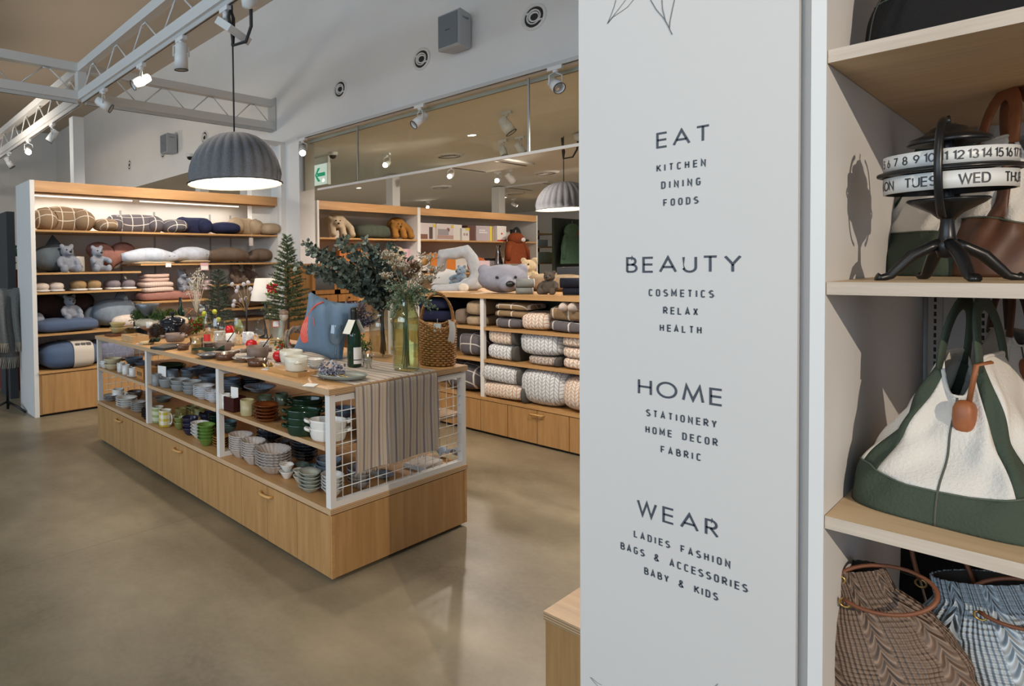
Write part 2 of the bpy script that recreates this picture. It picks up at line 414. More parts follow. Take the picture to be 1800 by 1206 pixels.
# ------------------------------------------------------------------ trusses
TX, TY, TZ0, TZ1 = 2.28, 6.5, 3.343, 3.735
def truss(name, lab, along, a, b, fixed, track=True):
    t = thing(name, lab, 'lighting truss', (0, 0, 0))
    def P(s, z, o=0): return (s, fixed + o, z) if along == 'x' else (fixed + o, s, z)
    for z in (TZ0, TZ1 - .09):
        g = G(); g.box(P(a, z, -.045), P(b, z + .09, .045)); g.build('chord', WHITE, t)
    g = G(); n = max(2, int(abs(b - a) / .62)); st = (b - a) / n
    pts = []
    for i in range(n):
        s = a + i * st
        pts += [P(s + .04, TZ0 + .08), P(s + st * .44, TZ1 - .10), P(s + st * .56, TZ1 - .10), P(s + st - .04, TZ0 + .08)]
    for i in range(len(pts) - 1): g.tube([pts[i], pts[i + 1]], .008, 6)
    g.build('web', WHITE, t)
    if track:
        G().box(P(a, TZ0 - .035, -.017), P(b, TZ0, .017)).build('lighting_track', M('track_white', (.6, .6, .59), .4), t)
        G().box(P(a, TZ0 - .0362, -.006), P(b, TZ0 - .034, .006)).build('track_slot', BLACK, t)
    return t
truss('main_lighting_truss', 'long white lattice truss running towards the camera over the display table', 'y', -3.0, TY - .05, TX)
truss('far_lighting_truss', 'white lattice truss continuing beyond the corner above the far left area', 'y', TY + .05, 13.5, TX)
t = truss('cross_lighting_truss', 'white lattice truss fixed to the bulkhead by an end plate', 'x', TX + .05, BX - .02, TY)
G().box((BX - .025, TY - .08, TZ0 - .02), (BX, TY + .08, TZ1 + .02)).build('end_plate', M('plate_grey', (.55, .56, .55), .4), t)
truss('left_lighting_truss', 'white lattice truss leaving the corner block towards the left edge', 'x', -3.5, TX - .05, TY)
t = thing('truss_corner_support', 'white square truss corner block on a slim pole behind the long shelf unit', 'truss support', (TX, TY, 0))
G().box((-.05, -.05, TZ0), (.05, .05, TZ1)).build('corner_block', WHITE, t)
p = fy(142, 300, 7.1)
t2 = thing('truss_pole', 'slim white square pole rising behind the long shelf unit to the far truss', 'pole', (p.x - .04, 7.1, 0))
G().box((-.065, -.065, 0), (.065, .065, TZ0 - .04)).build('shaft', WHITE, t2)
# ------------------------------------------------------------------ track spotlights
headm = M('spot_white', (.82, .82, .81), .35); lens_off = M('spot_lens', (.55, .56, .58), .15, .6)
lens_on = emit('spot_lens_lit', (1, .86, .66), 60)
def tspot(px, py, loc, aim, lab, on=False, power=0, L=.17, r=.047, group='track spotlights', ang=70):
    loc = Vector(loc); d = Vector(aim).normalized()
    t = thing('track_spotlight', lab, 'spotlight', loc, 0, group)
    G().box((-.02, -.06, -.03), (.02, .06, 0)).tube([(0, 0, -.03), (0, 0, -.05)], .022, 10).build('adapter', headm, t)
    c = Vector((0, 0, -.15)); q = d.to_track_quat('Z', 'Y').to_matrix()
    g = G()
    a = q @ Vector((1, 0, 0)); a.z = 0
    if a.length < .1: a = Vector((1, 0, 0))
    a.normalize()
    for s in (-1, 1): g.tube([(0, 0, -.05), tuple(a * s * r * 1.1 + Vector((0, 0, -.07))), tuple(a * s * r * 1.12 + c)], .005, 6)
    g.build('yoke', headm, t)
    G().lathe([(0, -L / 2), (r * .75, -L / 2), (r * .86, -L * .42), (r * .9, -L * .12), (r * .97, -L * .1), (r, L / 2), (r * .86, L / 2 - .004), (r * .82, L / 2 - .03)], 18, c=c, mat=q).build('lamp_head', headm, t)
    G().lathe([(r * .93, L / 2 - .001), (r * 1.02, L / 2 - .001), (r * 1.02, L / 2 + .004), (r * .9, L / 2 + .004)], 18, c=c, mat=q).build('rim', BLACK, t)
    G().lathe([(r * .84, L / 2 - .02), (r * .4, L / 2 - .012), (0, L / 2 - .01)], 16, c=c, mat=q).build('lens', lens_on if on else lens_off, t)
    if power: spot('spotlight_beam', loc + c + d * (L / 2 + .05), loc + c + d * 3, power, WARM, ang)
    return t
def on_truss(px, py):
    p = fx(px, py, TX); return (TX, p.y, TZ0 - .035)
tspot(0, 0, on_truss(182, 165), (.7, -.5, -.55), 'white track spotlight nearest the truss corner block')
tspot(0, 0, on_truss(248, 122), (-.8, .2, -.5), 'bright white track spotlight second from the truss corner')
tspot(0, 0, on_truss(318, 70), (.05, .1, -1), 'white finned track spotlight pointing straight down', L=.2, r=.055)
for px, py, on, aim, lab in ((92, 225, False, (-.5, .3, -.8), 'far truss spotlight nearest the slim pole'), (50, 250, True, (-.3, -.9, -.45), 'lit far truss spotlight above the long unit end panel'),
                             (16, 277, False, (.5, -.2, -.9), 'far truss spotlight at the left edge beside the lit one')):
    p = fx(px, py, TX); tspot(0, 0, (TX, p.y, TZ0 - .035), aim, lab, on)
# square fitting and cord gear above the pendant
t = thing('square_floodlight', 'white square floodlight turned down beside the pendant cord', 'floodlight', on_truss(396, 20))
G().box((-.02, -.05, -.03), (.02, .05, 0)).tube([(0, 0, -.03), (0, 0, -.08)], .02, 10).build('adapter', headm, t)
q = Matrix.Rotation(.6, 3, 'X') @ Matrix.Rotation(.3, 3, 'Y')
G().cbox((0, 0, 0), (.2, .2, .05), mat=Matrix.Translation((.03, -.05, -.17)) @ q.to_4x4()).build('panel_head', headm, t)
G().tube([(0, 0, -.08), (.03, -.05, -.17)], .008).build('bracket', headm, t)
# track under the bulkhead with its spotlights
t = thing('bulkhead_lighting_track', 'white lighting track fixed under the bulkhead edge', 'lighting track', (BX + .12, 2, BZ))
G().box((-.02, -4.5, -.03), (.02, 3.9, 0)).build('track', M('track_white', (.6, .6, .59), .4), t)
G().box((-.007, -4.5, -.031), (.007, 3.9, -.029)).build('slot', BLACK, t)
def on_bulk(px, py): p = fx(px, py, BX - .08); return (BX - .06, p.y, BZ)
t = thing('front_lighting_track', 'white lighting track in front of the smoke barrier glass', 'lighting track', (BX - .06, 2, BZ))
G().box((-.018, -4.5, -.001), (.018, 3.9, .03)).build('track', M('track_white', (.6, .6, .59), .4), t)
G().box((-.007, -4.5, -.003), (.007, 3.9, -.001)).build('slot', BLACK, t)
tspot(0, 0, on_bulk(974, 138), (-.55, -.7, -.6), 'white track spotlight under the bulkhead beside the category sign', power=170)
tspot(0, 0, on_bulk(736, 204), (-.75, .35, -.6), 'white track spotlight under the bulkhead pointing left above the wicker basket', power=200)
tspot(0, 0, on_bulk(530, 258), (-.55, -.6, -.55), 'glaring lit spotlight on the corner pillar under the bulkhead', True, 60)
def low_spot(px, py, x, aim, lab, on, L=.15, r=.045):
    p = fx(px, py, x); tspot(0, 0, (x, p.y, BZ + .02), aim, lab, on, 0, L, r, 'spotlights in the back area')
low_spot(890, 180, 5.9, (.2, -.5, -.9), 'pale spotlight seen through the glass barrier beside the vertical joint', False, .19, .06)
low_spot(884, 232, 7.2, (-.2, -.4, -.9), 'twin spotlight behind the glass, left one of the far pair', False)
low_spot(914, 226, 7.2, (.3, -.4, -.8), 'twin spotlight behind the glass, right one of the far pair', False)
low_spot(680, 284, 6.6, (-.8, -.3, -.35), 'strongly glaring spotlight behind the glass near the slim post', True)
low_spot(792, 262, 8.4, (-.85, -.3, -.3), 'small lit spotlight behind the glass right of the strongest glare', True)
low_spot(875, 304, 9.6, (-.9, -.3, -.25), 'lit spotlight in front of the right slim post', True)
low_spot(897, 302, 9.6, (.5, -.4, -.8), 'white unlit spotlight just right of the right slim post', False, .2, .06)
low_spot(753, 350, 12.5, (-.9, -.35, -.1), 'lit spotlight low over the divider between back units', True)
low_spot(640, 345, 12.0, (.3, -.8, -.5), 'small spotlight above the fascia over the green cushion', True, .12, .04)
low_spot(676, 341, 12.0, (-.3, -.8, -.5), 'small spotlight above the fascia left of the slim post', True, .12, .04)
low_spot(904, 358, 14, (.3, -.8, -.5), 'small lit spotlight above the fascia end near the far pendant', True)
low_spot(982, 368, 14, (.3, -.8, -.5), 'small lit spotlight below the far pendant lamp', True)
# ceiling fittings of the back area
for x, px, py, lab in ((7.0, 860, 292, 'flat square ceiling air conditioner behind the glass rail'), (11.0, 945, 328, 'flat square ceiling air conditioner near the far pendant')):
    p = fl(px, py, BZ); t = thing('ceiling_cassette', lab, 'air conditioner', (p.x, p.y, BZ + .02), 0)
    G().box((-.5, -.5, -.03), (.5, .5, 0)).build('body', LOWC, t); G().box((-.45, .36, -.034), (.45, .4, -.03)).build('slot', BLACK, t)
    G().box((-.45, -.4, -.034), (.45, -.36, -.03)).build('slot', BLACK, t)
for i, (px, py, lab) in enumerate(((960, 305, 'louvred round ceiling vent left of the far pendant cord'), (905, 341, 'louvred round ceiling vent above the far shelf fascia'),
        (790, 275, 'louvred round ceiling vent beside the small lit spotlight'), (775, 330, 'louvred round ceiling vent above the middle of the back fascia'))):
    p = fl(px, py, BZ); t = thing('ceiling_diffuser', lab, 'ceiling vent', (p.x, p.y, BZ + .02), 0, 'ceiling vents of the back area')
    G().lathe([(.22, 0), (.20, -.02), (.16, -.025)], 20).build('rim', LOWC, t)
    G().lathe([(.165, -.006), (0, -.006)], 20).build('throat', dk, t)
    g = G()
    for k in range(4): g.lathe([(.05 + .03 * k, -.02), (.035 + .03 * k, -.008)], 18)
    g.build('louvre', LOWC, t)
# exit sign
p = fx(563, 307, 5.9)
t = thing('exit_sign', 'lit white emergency sign with a green arrow behind the glass', 'exit sign', (5.9, p.y, p.z))
s = mpp(p)
G().box((0, -.16, -.16), (.06, .16, .16)).build('case', M('sign_case', (.7, .72, .72), .4), t)
G().box((-.004, -.15, -.15), (0, .15, .15)).build('lit_face', emit('sign_white', (.80, .92, .88), .55), t)
g = G(); g.box((-.008, -.11, -.026), (-.004, .06, .026))
for s_ in (-1, 1): g.add([(-.008, .11, 0), (-.008, .075, 0), (-.008, -.01, s_ * .10), (-.008, .045, s_ * .10)], [(0, 1, 2, 3)])
g.build('arrow', emit('sign_green', (.0, .50, .28), .35), t)
G().box((.01, -.16, .16), (.05, .16, BZ - p.z)).build('hanger', M('sign_case', (.7, .72, .72), .4), t)
def domecam(loc, lab, rot=0):
    t = thing('dome_camera', lab, 'security camera', loc, 0)
    G().lathe([(.0, 0), (.07, 0), (.07, -.03), (.055, -.045)], 18).build('base', headm, t)
    G().lathe([(.052, -.04), (.045, -.07), (.025, -.09), (0, -.095)], 16).build('dome', BLACK, t)
p = fl(585, 268, BZ + .02); domecam(p, 'black dome camera on the low ceiling above the exit sign')
p = fx(341, 272, BX); domecam((BX - .075, p.y, p.z), 'black dome camera on the bulkhead beside the near pendant')
# ------------------------------------------------------------------ pendants
felt = M('grey_felt', (.165, .17, .185), .95, 0, .25, 160, .004, 150, .1)
felt_in = M('lamp_inside', (.82, .78, .70), .7)
def pendant(x, y, zr, lab, top, D=.67, power=20):
    t = thing('ribbed_pendant_lamp', lab, 'pendant lamp', (x, y, zr), 0, 'ribbed felt pendant lamps')
    R = D / 2; hh = .335
    prof = []
    for k in range(11):
        a = k / 10 * PI / 2; prof.append((R * .93 * math.cos(a) ** .85 + .012, hh * math.sin(a)))
    prof[0] = (R * .94, 0); prof.append((.0, hh))
    def dome(off):
        g = G(); pr = [(R, -.012)] + prof
        N = 26
        def fn(u, v):
            k = int(round(v * (len(pr) - 1))); r, z = pr[k]; a = u * 2 * PI
            r *= 1 + (.05 * abs(math.sin(a * N / 2)) - .03) * (1 if k > 1 else .4)
            return ((r - off) * math.cos(a) if r > off else 0, (r - off) * math.sin(a) if r > off else 0, z - off * .8)
        g.grid(fn, N * 6, len(pr), True, False); return g
    dome(0).build('lamp_shade', felt, t)
    dome(.008).build('shade_lining', felt_in, t)
    G().ell((0, 0, .16), .045).build('bulb', emit('bulb_warm', (1, .88, .70), 12), t)
    G().tube([(0, 0, hh), (0, 0, top - zr)], .006, 6).build('cord', M('cord_dark', (.03, .03, .032), .6), t)
    g = G(); z = top - zr
    g.tube([(0, .0, z - .28), (.02, .02, z - .2), (.03, .03, z - .08), (0, .02, z - .02), (-.03, .0, z - .09), (-.02, -.02, z - .2), (0, 0, z - .28), (.05, -.09, z - .27), (.06, -.14, z - .18), (.04, -.17, z - .03)], .012, 6)
    g.build('cord_knot', M('cord_dark', (.03, .03, .032), .6), t)
    G().lathe([(0, -.09), (.05, -.07), (.06, 0), (.0, 0)], 14, c=(.02, -.18, top - zr)).build('ceiling_cup', headm, t)
    point('pendant_bulb', (x, y, zr + .10), power, WARM, .05)
p = fx(413, 320, TX + .02)
pendant(TX + .02, p.y, p.z, 'near ribbed grey felt pendant lamp over the display table', TZ0 - .03)
p = fx(991, 366, 7.6)
pendant(7.6, p.y, p.z, 'far ribbed grey felt pendant lamp partly behind the category sign', BZ, .68, 16)
for px, py, w in ((690, 214, .02),): pass
# recessed downlights added to brighten the back area and its ceiling
for i, (x, y) in enumerate(((6.2, 1.2), (6.6, 4.6), (9.5, 3.2), (12.5, 4.5), (9, 9), (13.5, 8.5), (6.5, 11))):
    t = thing('added_downlight', 'added recessed downlight %s the back area ceiling' % ('nearest the wall opening in', 'near the exit sign in', 'in the middle of', 'deep in', 'behind the plush shelves in', 'farthest away in', 'beyond the long unit in')[i], 'downlight', (x, y, BZ + .02), 0, 'added downlights of the back area')
    G().lathe([(.07, 0), (.07, -.006), (.055, -.006), (.05, .0)], 16).build('trim_ring', headm, t)
    G().lathe([(.05, -.002), (0, -.002)], 14).build('lens', emit('downlight_lens', (1, .86, .68), 12), t)
    spot('downlight_beam', (x, y, BZ - .02), (x, y, 0), 260, (1, .89, .78), 150, .8, .06)
# ------------------------------------------------------------------ the display table
X0, X1, Y0, Y1 = 1.88, 2.93, 2.09, 5.12
ZT, ZM, ZL = .922, .645, .352
t = thing('display_table', 'long oak display table with white steel frame, wire ends and storage base', 'display table', (X0, Y0, 0))
W_, L_ = X1 - X0, Y1 - Y0
G().box((.03, .03, 0), (W_ - .03, L_ - .03, .022)).build('kick_plinth', DARK, t)
G().box((.02, .02, .022), (W_ - .02, L_ - .02, .322)).build('base_carcass', OAKE, t)
G().box((.022, -.002, .022), (W_ - .02, .02, .322)).build('base_end_panel', OAKE, t)
for x in (.012, W_ - .018): G().box((x - .010, -.004, .022), (x + .010, .02, .322)).build('base_edge_strip', OAKX, t)
dw = (L_ - .004) / 12
for k in range(12):
    d = G().box((0, .002 + k * dw + .0015, .024), (.02, .002 + (k + 1) * dw - .0015, .318)).build('base_door', OAKZ, t)
    if k % 4 == 1:
        y = .002 + (k + 1) * dw
        G().tube([(0, y - .05, .275), (-.022, y - .042, .275), (-.028, y - .02, .275), (-.028, y + .02, .275), (-.022, y + .042, .275), (0, y + .05, .275)], .0075, 8, flat=1.3).build('handle', M('handle_wood', (.62, .36, .13), .4), d)
for k in range(12):
    d = G().box((W_ - .02, .002 + k * dw + .0015, .024), (W_, .002 + (k + 1) * dw - .0015, .318)).build('base_door', OAKZ, t)
def slab(nm, x0, y0, z0, x1, y1, z1, top=OAKY, edge=PLY):
    g = G(); g.box((x0, y0, z0), (x1, y1, z1), 0)
    for i in (2, 3, 4, 5): g.m[i] = 1 if i in (2, 4) else 2
    return g.build(nm, [top, edge, PLYF], t)
slab('base_top', -.003, -.003, .326, W_ + .003, L_ + .003, ZL)
P_ = .036
ys = [0, L_ / 3 - P_ / 2, 2 * L_ / 3 - P_ / 2, L_ - P_]
for y in ys:
    for x in (.004, W_ - P_ - .004):
        G().box((x, y + .002, ZL), (x + P_, y + P_ - .002, .892)).build('post', WHITE, t)
    for z in (ZL, .892 - P_): G().box((.04, y + .003, z), (W_ - .04, y + P_ - .003, z + P_ * .8)).build('cross_rail', WHITE, t)
for a, b in ((P_, ys[1]), (ys[1] + P_, ys[2]), (ys[2] + P_, ys[3])):
    slab('shelf', .0, a + .001, ZM - .022, W_, b - .001, ZM)
slab('table_top', -.006, -.006, .892, W_ + .006, L_ + .006, ZT)
def wire(y, x0, x1, z0, z1, nx, nz):
    g = G()
    for i in range(1, nx): x = x0 + (x1 - x0) * i / nx; g.tube([(x, y, z0), (x, y, z1)], .0022, 6)
    for i in range(1, nz): z = z0 + (z1 - z0) * i / nz; g.tube([(x0, y - .003, z), (x1, y - .003, z)], .0022, 6)
    g.build('wire_mesh', M('wire_white', (.78, .78, .76), .4), t)
wire(.018, P_, W_ - P_, ZL + .03, .858, 16, 9)
wire(L_ - .018, P_, W_ - P_, ZL + .03, .858, 16, 9)
TABLE = t
# ------------------------------------------------------------------ crockery
def cer(name, c, r=.18, v=.05): return M(name, c, r, 0, v, 30)
WHT = cer('white_glaze', (.72, .71, .68)); CREAM = cer('cream_glaze', (.60, .52, .34)); GREY = cer('grey_glaze', (.23, .25, .26), .35)
BLUEG = cer('bluegrey_glaze', (.16, .20, .25), .3); NAVY = cer('navy_glaze', (.02, .022, .05), .12); DGREEN = cer('bottle_green_glaze', (.012, .035, .018), .1)
GREEN = cer('moss_green_glaze', (.13, .24, .05), .15); AMBER = cer('amber_glaze', (.17, .045, .012), .1); BROWN = cer('brown_glaze', (.10, .05, .03), .15)
TAUPE = cer('taupe_clay', (.17, .12, .095), .5); PINKG = cer('pinkgrey_glaze', (.50, .45, .42), .3); DARKF = cer('dark_fluted_glaze', (.09, .095, .11), .25)
BLACKG = cer('black_glaze', (.02, .02, .02), .25); SAGE = cer('sage_glaze', (.23, .27, .25), .3); MAROON = cer('maroon_glaze', (.045, .012, .012), .2)
OLIVE = cer('olive_glaze', (.09, .12, .08), .25); BEIGE = cer('beige_mug_glaze', (.42, .36, .20), .35); TEAL = cer('teal_glaze', (.10, .16, .16), .2)
def bprof(r, h, foot=.5, th=.005, pw=.62):
    o = [(0, 0), (r * foot * .9, 0), (r * foot, .002)]
    n = 7
    for i in range(1, n + 1):
        q = i / n; o.append(((r * foot + (r - r * foot) * q ** pw) * (1 if q > .95 or pw < .8 else .945), .002 + (h - .002) * q))
    i_ = [(max(0, a - th), b + (0 if k == 0 else th * .3)) for k, (a, b) in enumerate(reversed(o[3:]))]
    return o + [(r - th * .4, h + th * .3)] + i_ + [(0, th + .002)]
def pprof(r, h, th=.004): return [(0, 0), (r * .55, 0), (r * .62, h * .35), (r * .97, h), (r, h + th * .5), (r * .97, h + th), (r * .62, h * .4 + th), (r * .55, th * 1.1), (0, th * 1.1)]
def mugprof(r, h, th=.004): return [(0, 0), (r * .88, 0), (r * .96, .006), (r, .02), (r, h), (r - th, h), (r - th, .02), (r * .85, .008), (0, .008)]
def contact(px, py, z, foot):
    p = fl(px, py, z); d = Vector((p.x, p.y, 0)).normalized(); p = p + d * foot
    if ZT - .001 <= z < 1.0:      # keep what stands on the table inside its edges
        k = min(1, (2.925 - min(foot, .12)) / p.x, (5.11 - min(foot, .12)) / p.y); p = Vector((p.x * k, p.y * k, z))
    return p
def st(kind, px, py, w, h1, htot, n, base, where, mat, name='bowl', cat=None, group=None, z=None, fl_=None, foot=.5, plural=None):
    zz = z if z is not None else ZT
    p0 = fl(px, py, zz); s = mpp(p0); r = w * s / 2 * .94
    q = contact(px, py, zz, r * (foot if kind in ('bowl',) else .6)); s = mpp(q)
    h = h1 * s; dz = (htot - h1) * s / (n - 1) if n > 1 else 0
    f = (fl_[0], fl_[1], r * .6) if fl_ else None
    seg = fl_[0] * 4 if fl_ else 26
    if kind == 'bowl': prof = bprof(r, h, foot if not fl_ else .42, .004, .62 if not fl_ else .82)
    elif kind == 'plate': prof = pprof(r, h)
    else: prof = mugprof(r, h)
    o0 = None
    for k in range(n):
        lab = base + ' ' + where if n == 1 else '%s, %s of stack %s' % (base, posw(k, n), where)
        loc = (q.x, q.y, zz + k * dz + .0005)
        if o0 is None:
            o0 = G().lathe(prof, seg, fl=f).build(name, mat, loc=loc, rz=random.random())
            if kind == 'mug':
                a = mug_ang[0] - o0.rotation_euler.z
                c_, s_ = math.cos(a), math.sin(a)
                pts = [(r * .97, h * .8), (r * 1.35, h * .82), (r * 1.55, h * .6), (r * 1.5, h * .35), (r * 1.25, h * .2), (r * .96, h * .2)]
                G().tube([(u * c_, u * s_, v) for u, v in pts], r * .11, 8).build('handle', mat, o0)
            o = o0
        else: o = dup(o0, None, loc, random.random() * 6 if kind != 'mug' else None)
        tag(o, lab, cat or name, group or ((plural or base + 's') + ' ' + where if n > 1 else None))
    return q, h + dz * (n - 1), r
mug_ang = [-.6]
Z = ZM
# middle shelf, far bay to near bay
st('bowl', 199, 651, 34, 11, 20, 2, 'cream bowl', 'beside the white mugs', CREAM, z=Z)
st('bowl', 186, 648, 22, 10, 14, 2, 'small white bowl', 'behind the cream bowls at far post', WHT, z=Z)
st('bowl', 236, 642, 34, 9, 12, 2, 'blue grey bowl', 'behind the white cup on far shelf', BLUEG, z=Z)
st('bowl', 252, 646, 34, 9, 9, 1, 'shallow blue grey bowl', 'behind the small orange crate', BLUEG, z=Z)
st('mug', 213, 655, 15, 17, 17, 1, 'white mug with grey print', 'nearest the cream bowls', M('mug_print', (.68, .67, .65), .2, 0, .35, 45), 'mug', z=Z)
st('mug', 222, 659, 15, 17, 17, 1, 'plain white mug', 'between printed mug and cup with saucer', WHT, 'mug', z=Z)
st('plate', 236, 664, 28, 3, 3, 1, 'white saucer', 'under the cup beside the orange crate', WHT, 'saucer', z=Z)
st('mug', 234, 661, 15, 14, 14, 1, 'white cup', 'standing on the saucer beside orange crate', WHT, 'cup', z=Z + .006)
p = contact(246, 668, Z, .06)
t = thing('wooden_crate', 'small orange wooden crate with dark print behind the far front post', 'crate', p, 0)
cw = M('crate_wood', (.50, .23, .07), .5, 0, .15, 30)
for a, b in (((-.006, -.075, 0), (.0, .075, .085)), ((.12, -.075, 0), (.126, .075, .085))): G().box(a, b).build('side_board', cw, t)
for s_ in (-1, 1): G().box((0, s_ * .07 - .004, 0), (.12, s_ * .07 + .004, .085)).build('end_board', cw, t)
G().box((0, -.07, 0), (.12, .07, .006)).build('bottom', cw, t)
g = G()
for k in range(4): g.box((-.0075, -.045 + k * .024, .025), (-.006, -.034 + k * .024, .055))
g.build('print', BROWN, t)
# bay with the grey stoneware
mug_ang[0] = -1.2
st('mug', 275, 679, 17, 21, 21, 1, 'grey stoneware mug', 'with a white card at the far front post', GREY, 'mug', z=Z)
p = contact(281, 679, Z, .04); s = mpp(p)
tag(G().cbox((0, 0, .055), (.004, .085, .075)).build('price_card', M('card', (.80, .80, .78), .7), loc=(p.x + .01, p.y - .02, Z + .05), rz=.3), 'white card standing in the grey stoneware mug', 'price card')
st('bowl', 294, 683, 33, 16, 16, 1, 'grey stoneware bowl', 'beside the grey mug', GREY, z=Z, foot=.7)
st('bowl', 317, 689, 38, 12, 20, 2, 'grey stoneware bowl', 'between the single bowl and the three', GREY, z=Z, foot=.7)
st('bowl', 338, 695, 38, 10, 23, 3, 'grey stoneware bowl', 'next to the white striped saucers', GREY, z=Z, foot=.7)
st('plate', 359, 703, 42, 7, 23, 6, 'white lobed saucer', 'beside the grey bowls', cer('white_blue_rim', (.58, .60, .64)), 'saucer', z=Z, fl_=(12, .05), plural='white lobed saucers')
st('plate', 378, 709, 38, 7, 19, 5, 'white lobed saucer', 'behind the second front post', cer('white_blue_rim', (.58, .60, .64)), 'saucer', z=Z, fl_=(12, .05), plural='white lobed saucers')
mug_ang[0] = 2.5
st('mug', 304, 669, 21, 18, 18, 1, 'dim grey mug', 'in the row behind the grey bowls', BLUEG, 'mug', z=Z)
st('bowl', 330, 668, 27, 11, 18, 2, 'dim grey bowl', 'behind the paired grey bowls', BLUEG, z=Z)
st('bowl', 350, 662, 30, 10, 16, 2, 'dark blue bowl', 'deep on the shelf under table middle', BLUEG, z=Z)
st('bowl', 369, 675, 42, 10, 13, 2, 'wide blue grey bowl', 'behind the white lobed saucers', BLUEG, z=Z)
st('plate', 300, 656, 60, 6, 12, 4, 'dark green glass plate', 'deep behind the grey mugs', DGREEN, 'plate', z=Z)
st('plate', 372, 660, 60, 6, 14, 5, 'dark slate plate', 'deep behind the wide blue bowls', DARKF, 'plate', z=Z)
# near bay
st('plate', 406, 692, 38, 6, 24, 7, 'blue grey plate', 'behind the white mugs', BLUEG, 'plate', z=Z)
st('plate', 440, 686, 60, 6, 20, 5, 'dark slate plate', 'behind the blue fluted platter', DARKF, 'plate', z=Z)
mug_ang[0] = -1.0
st('mug', 398, 720, 17, 14, 27, 2, 'white cup', 'beside the second front post', WHT, 'cup', z=Z)
p = contact(413, 724, Z, .04); s = mpp(p)
t = thing('square_maroon_pot', 'square maroon glazed pot holding a white card', 'pot', (p.x, p.y, Z), .1)
g = G(); a = 14 * s; hh = 25 * s
for x0, y0, x1, y1 in ((-a, -a, -a + .006, a), (a - .006, -a, a, a), (-a + .006, -a, a - .006, -a + .006), (-a + .006, a - .006, a - .006, a)): g.box((x0, y0, 0), (x1, y1, hh))
g.box((-a, -a, 0), (a, a, .006)); g.build('body', MAROON, t)
tag(G().cbox((0, 0, .04), (.004, .06, .07)).build('price_card', M('card', (.80, .80, .78), .7), loc=(p.x, p.y, Z + hh * .75), rz=.2), 'white card standing in the maroon pot', 'price card')
st('mug', 435, 732, 27, 28, 28, 1, 'large beige mug', 'between maroon pot and amber plates', BEIGE, 'mug', z=Z)
st('plate', 468, 743, 49, 6, 29, 5, 'glossy amber plate', 'in front of green mugs', AMBER, 'plate', z=Z)
mug_ang[0] = -.9
st('mug', 466, 714, 25, 18, 18, 1, 'olive green mug', 'behind the amber plates on left', OLIVE, 'mug', z=Z)
st('mug', 495, 713, 25, 20, 20, 1, 'olive green mug', 'behind the amber plates on right', OLIVE, 'mug', z=Z)
st('plate', 457, 691, 62, 8, 8, 1, 'pale blue fluted platter', 'on the near middle shelf', cer('pale_blue_fluted', (.25, .31, .38)), 'platter', z=Z + .03, fl_=(24, .05))
def gratin(px, py, w, hh, n, gap, base, where, mat, z, rz):
    p = fl(px, py, z); s = mpp(p); a = w * s * .40; b = a * .66; h = hh * s
    q = contact(px, py, z, b * .7); o0 = None
    for k in range(n):
        lab = base + ' ' + where if n == 1 else '%s, %s of stack %s' % (base, posw(k, n), where)
        loc = (q.x, q.y, z + k * gap * s + .0005)
        if o0 is None:
            g = G()
            S_ = Matrix.Diagonal((1, b / a, 1))
            g.lathe(bprof(a, h, .82, .007, .6), 32, mat=S_)
            o0 = g.build('gratin_dish', mat, loc=loc, rz=rz)
            for sg in (-1, 1):
                G().tube([(sg * a * .96, -b * .35, h * .85), (sg * a * 1.16, -b * .25, h * .95), (sg * a * 1.2, 0, h * .97), (sg * a * 1.16, b * .25, h * .95), (sg * a * .96, b * .35, h * .85)], .008, 8, flat=.8).build('handle', mat, o0)
            o = o0
        else: o = dup(o0, None, loc)
        tag(o, lab, 'baking dish', base + 'es ' + where if n > 1 else None)
gratin(534, 768, 80, 19, 3, 13, 'bottle green gratin dish', 'beside the amber plates', DGREEN, Z, -.6)
gratin(540, 724, 74, 12, 2, 9, 'dark green oval dish', 'deep behind the green gratin dishes', DGREEN, Z, -.6)
gratin(577, 778, 86, 22, 2, 15, 'white oval gratin dish', 'at the near corner post', WHT, Z, -.65)
st('bowl', 606, 735, 40, 12, 16, 2, 'blue grey bowl', 'behind the wire mesh and white dishes', BLUEG, z=Z)
Z = ZL
# bottom deck
st('plate', 195, 706, 28, 4, 10, 3, 'dark striped dish', 'at the far corner of bottom deck', M('striped_dish', (.30, .28, .27), .3, 0, .5, 60), 'dish', z=Z, plural='dark striped dishes')
st('mug', 208, 704, 22, 19, 19, 1, 'white enamel pot with navy rim', 'at the far bottom deck', WHT, 'pot', z=Z)
for px, py, w, lab in ((211, 709, 12, 'small round white jug left of its twin near the enamel pot'), (221, 706, 12, 'small round white jug right of its twin near the enamel pot')):
    p = contact(px, py, Z, .03); s = mpp(p); r = w * s / 2
    o = G().lathe([(0, 0), (r * .6, 0), (r, r * .7), (r * .85, r * 1.3), (r * .35, r * 1.6), (r * .3, r * 2), (r * .42, r * 2.2)], 18).build('jug', WHT, loc=p)
    G().tube([(r * .4, 0, r * 2.1), (r * .9, 0, r * 2), (r * 1.05, 0, r * 1.4), (r * .85, 0, r * .8)], r * .12, 6).build('handle', WHT, o); tag(o, lab, 'jug')
st('plate', 223, 719, 41, 6, 18, 4, 'white thick plate', 'near the white jugs', WHT, 'plate', z=Z)
st('plate', 244, 726, 30, 5, 18, 5, 'grey rimmed plate', 'left of the far front post', cer('greyish', (.38, .37, .35)), 'plate', z=Z)
st('plate', 260, 738, 25, 5, 17, 5, 'black plate', 'behind the far front post', BLACKG, 'plate', z=Z)
st('bowl', 238, 703, 30, 14, 14, 1, 'brown patterned serving dish', 'behind the white thick plates', M('brown_pattern', (.12, .09, .07), .3, 0, .6, 60), z=Z)
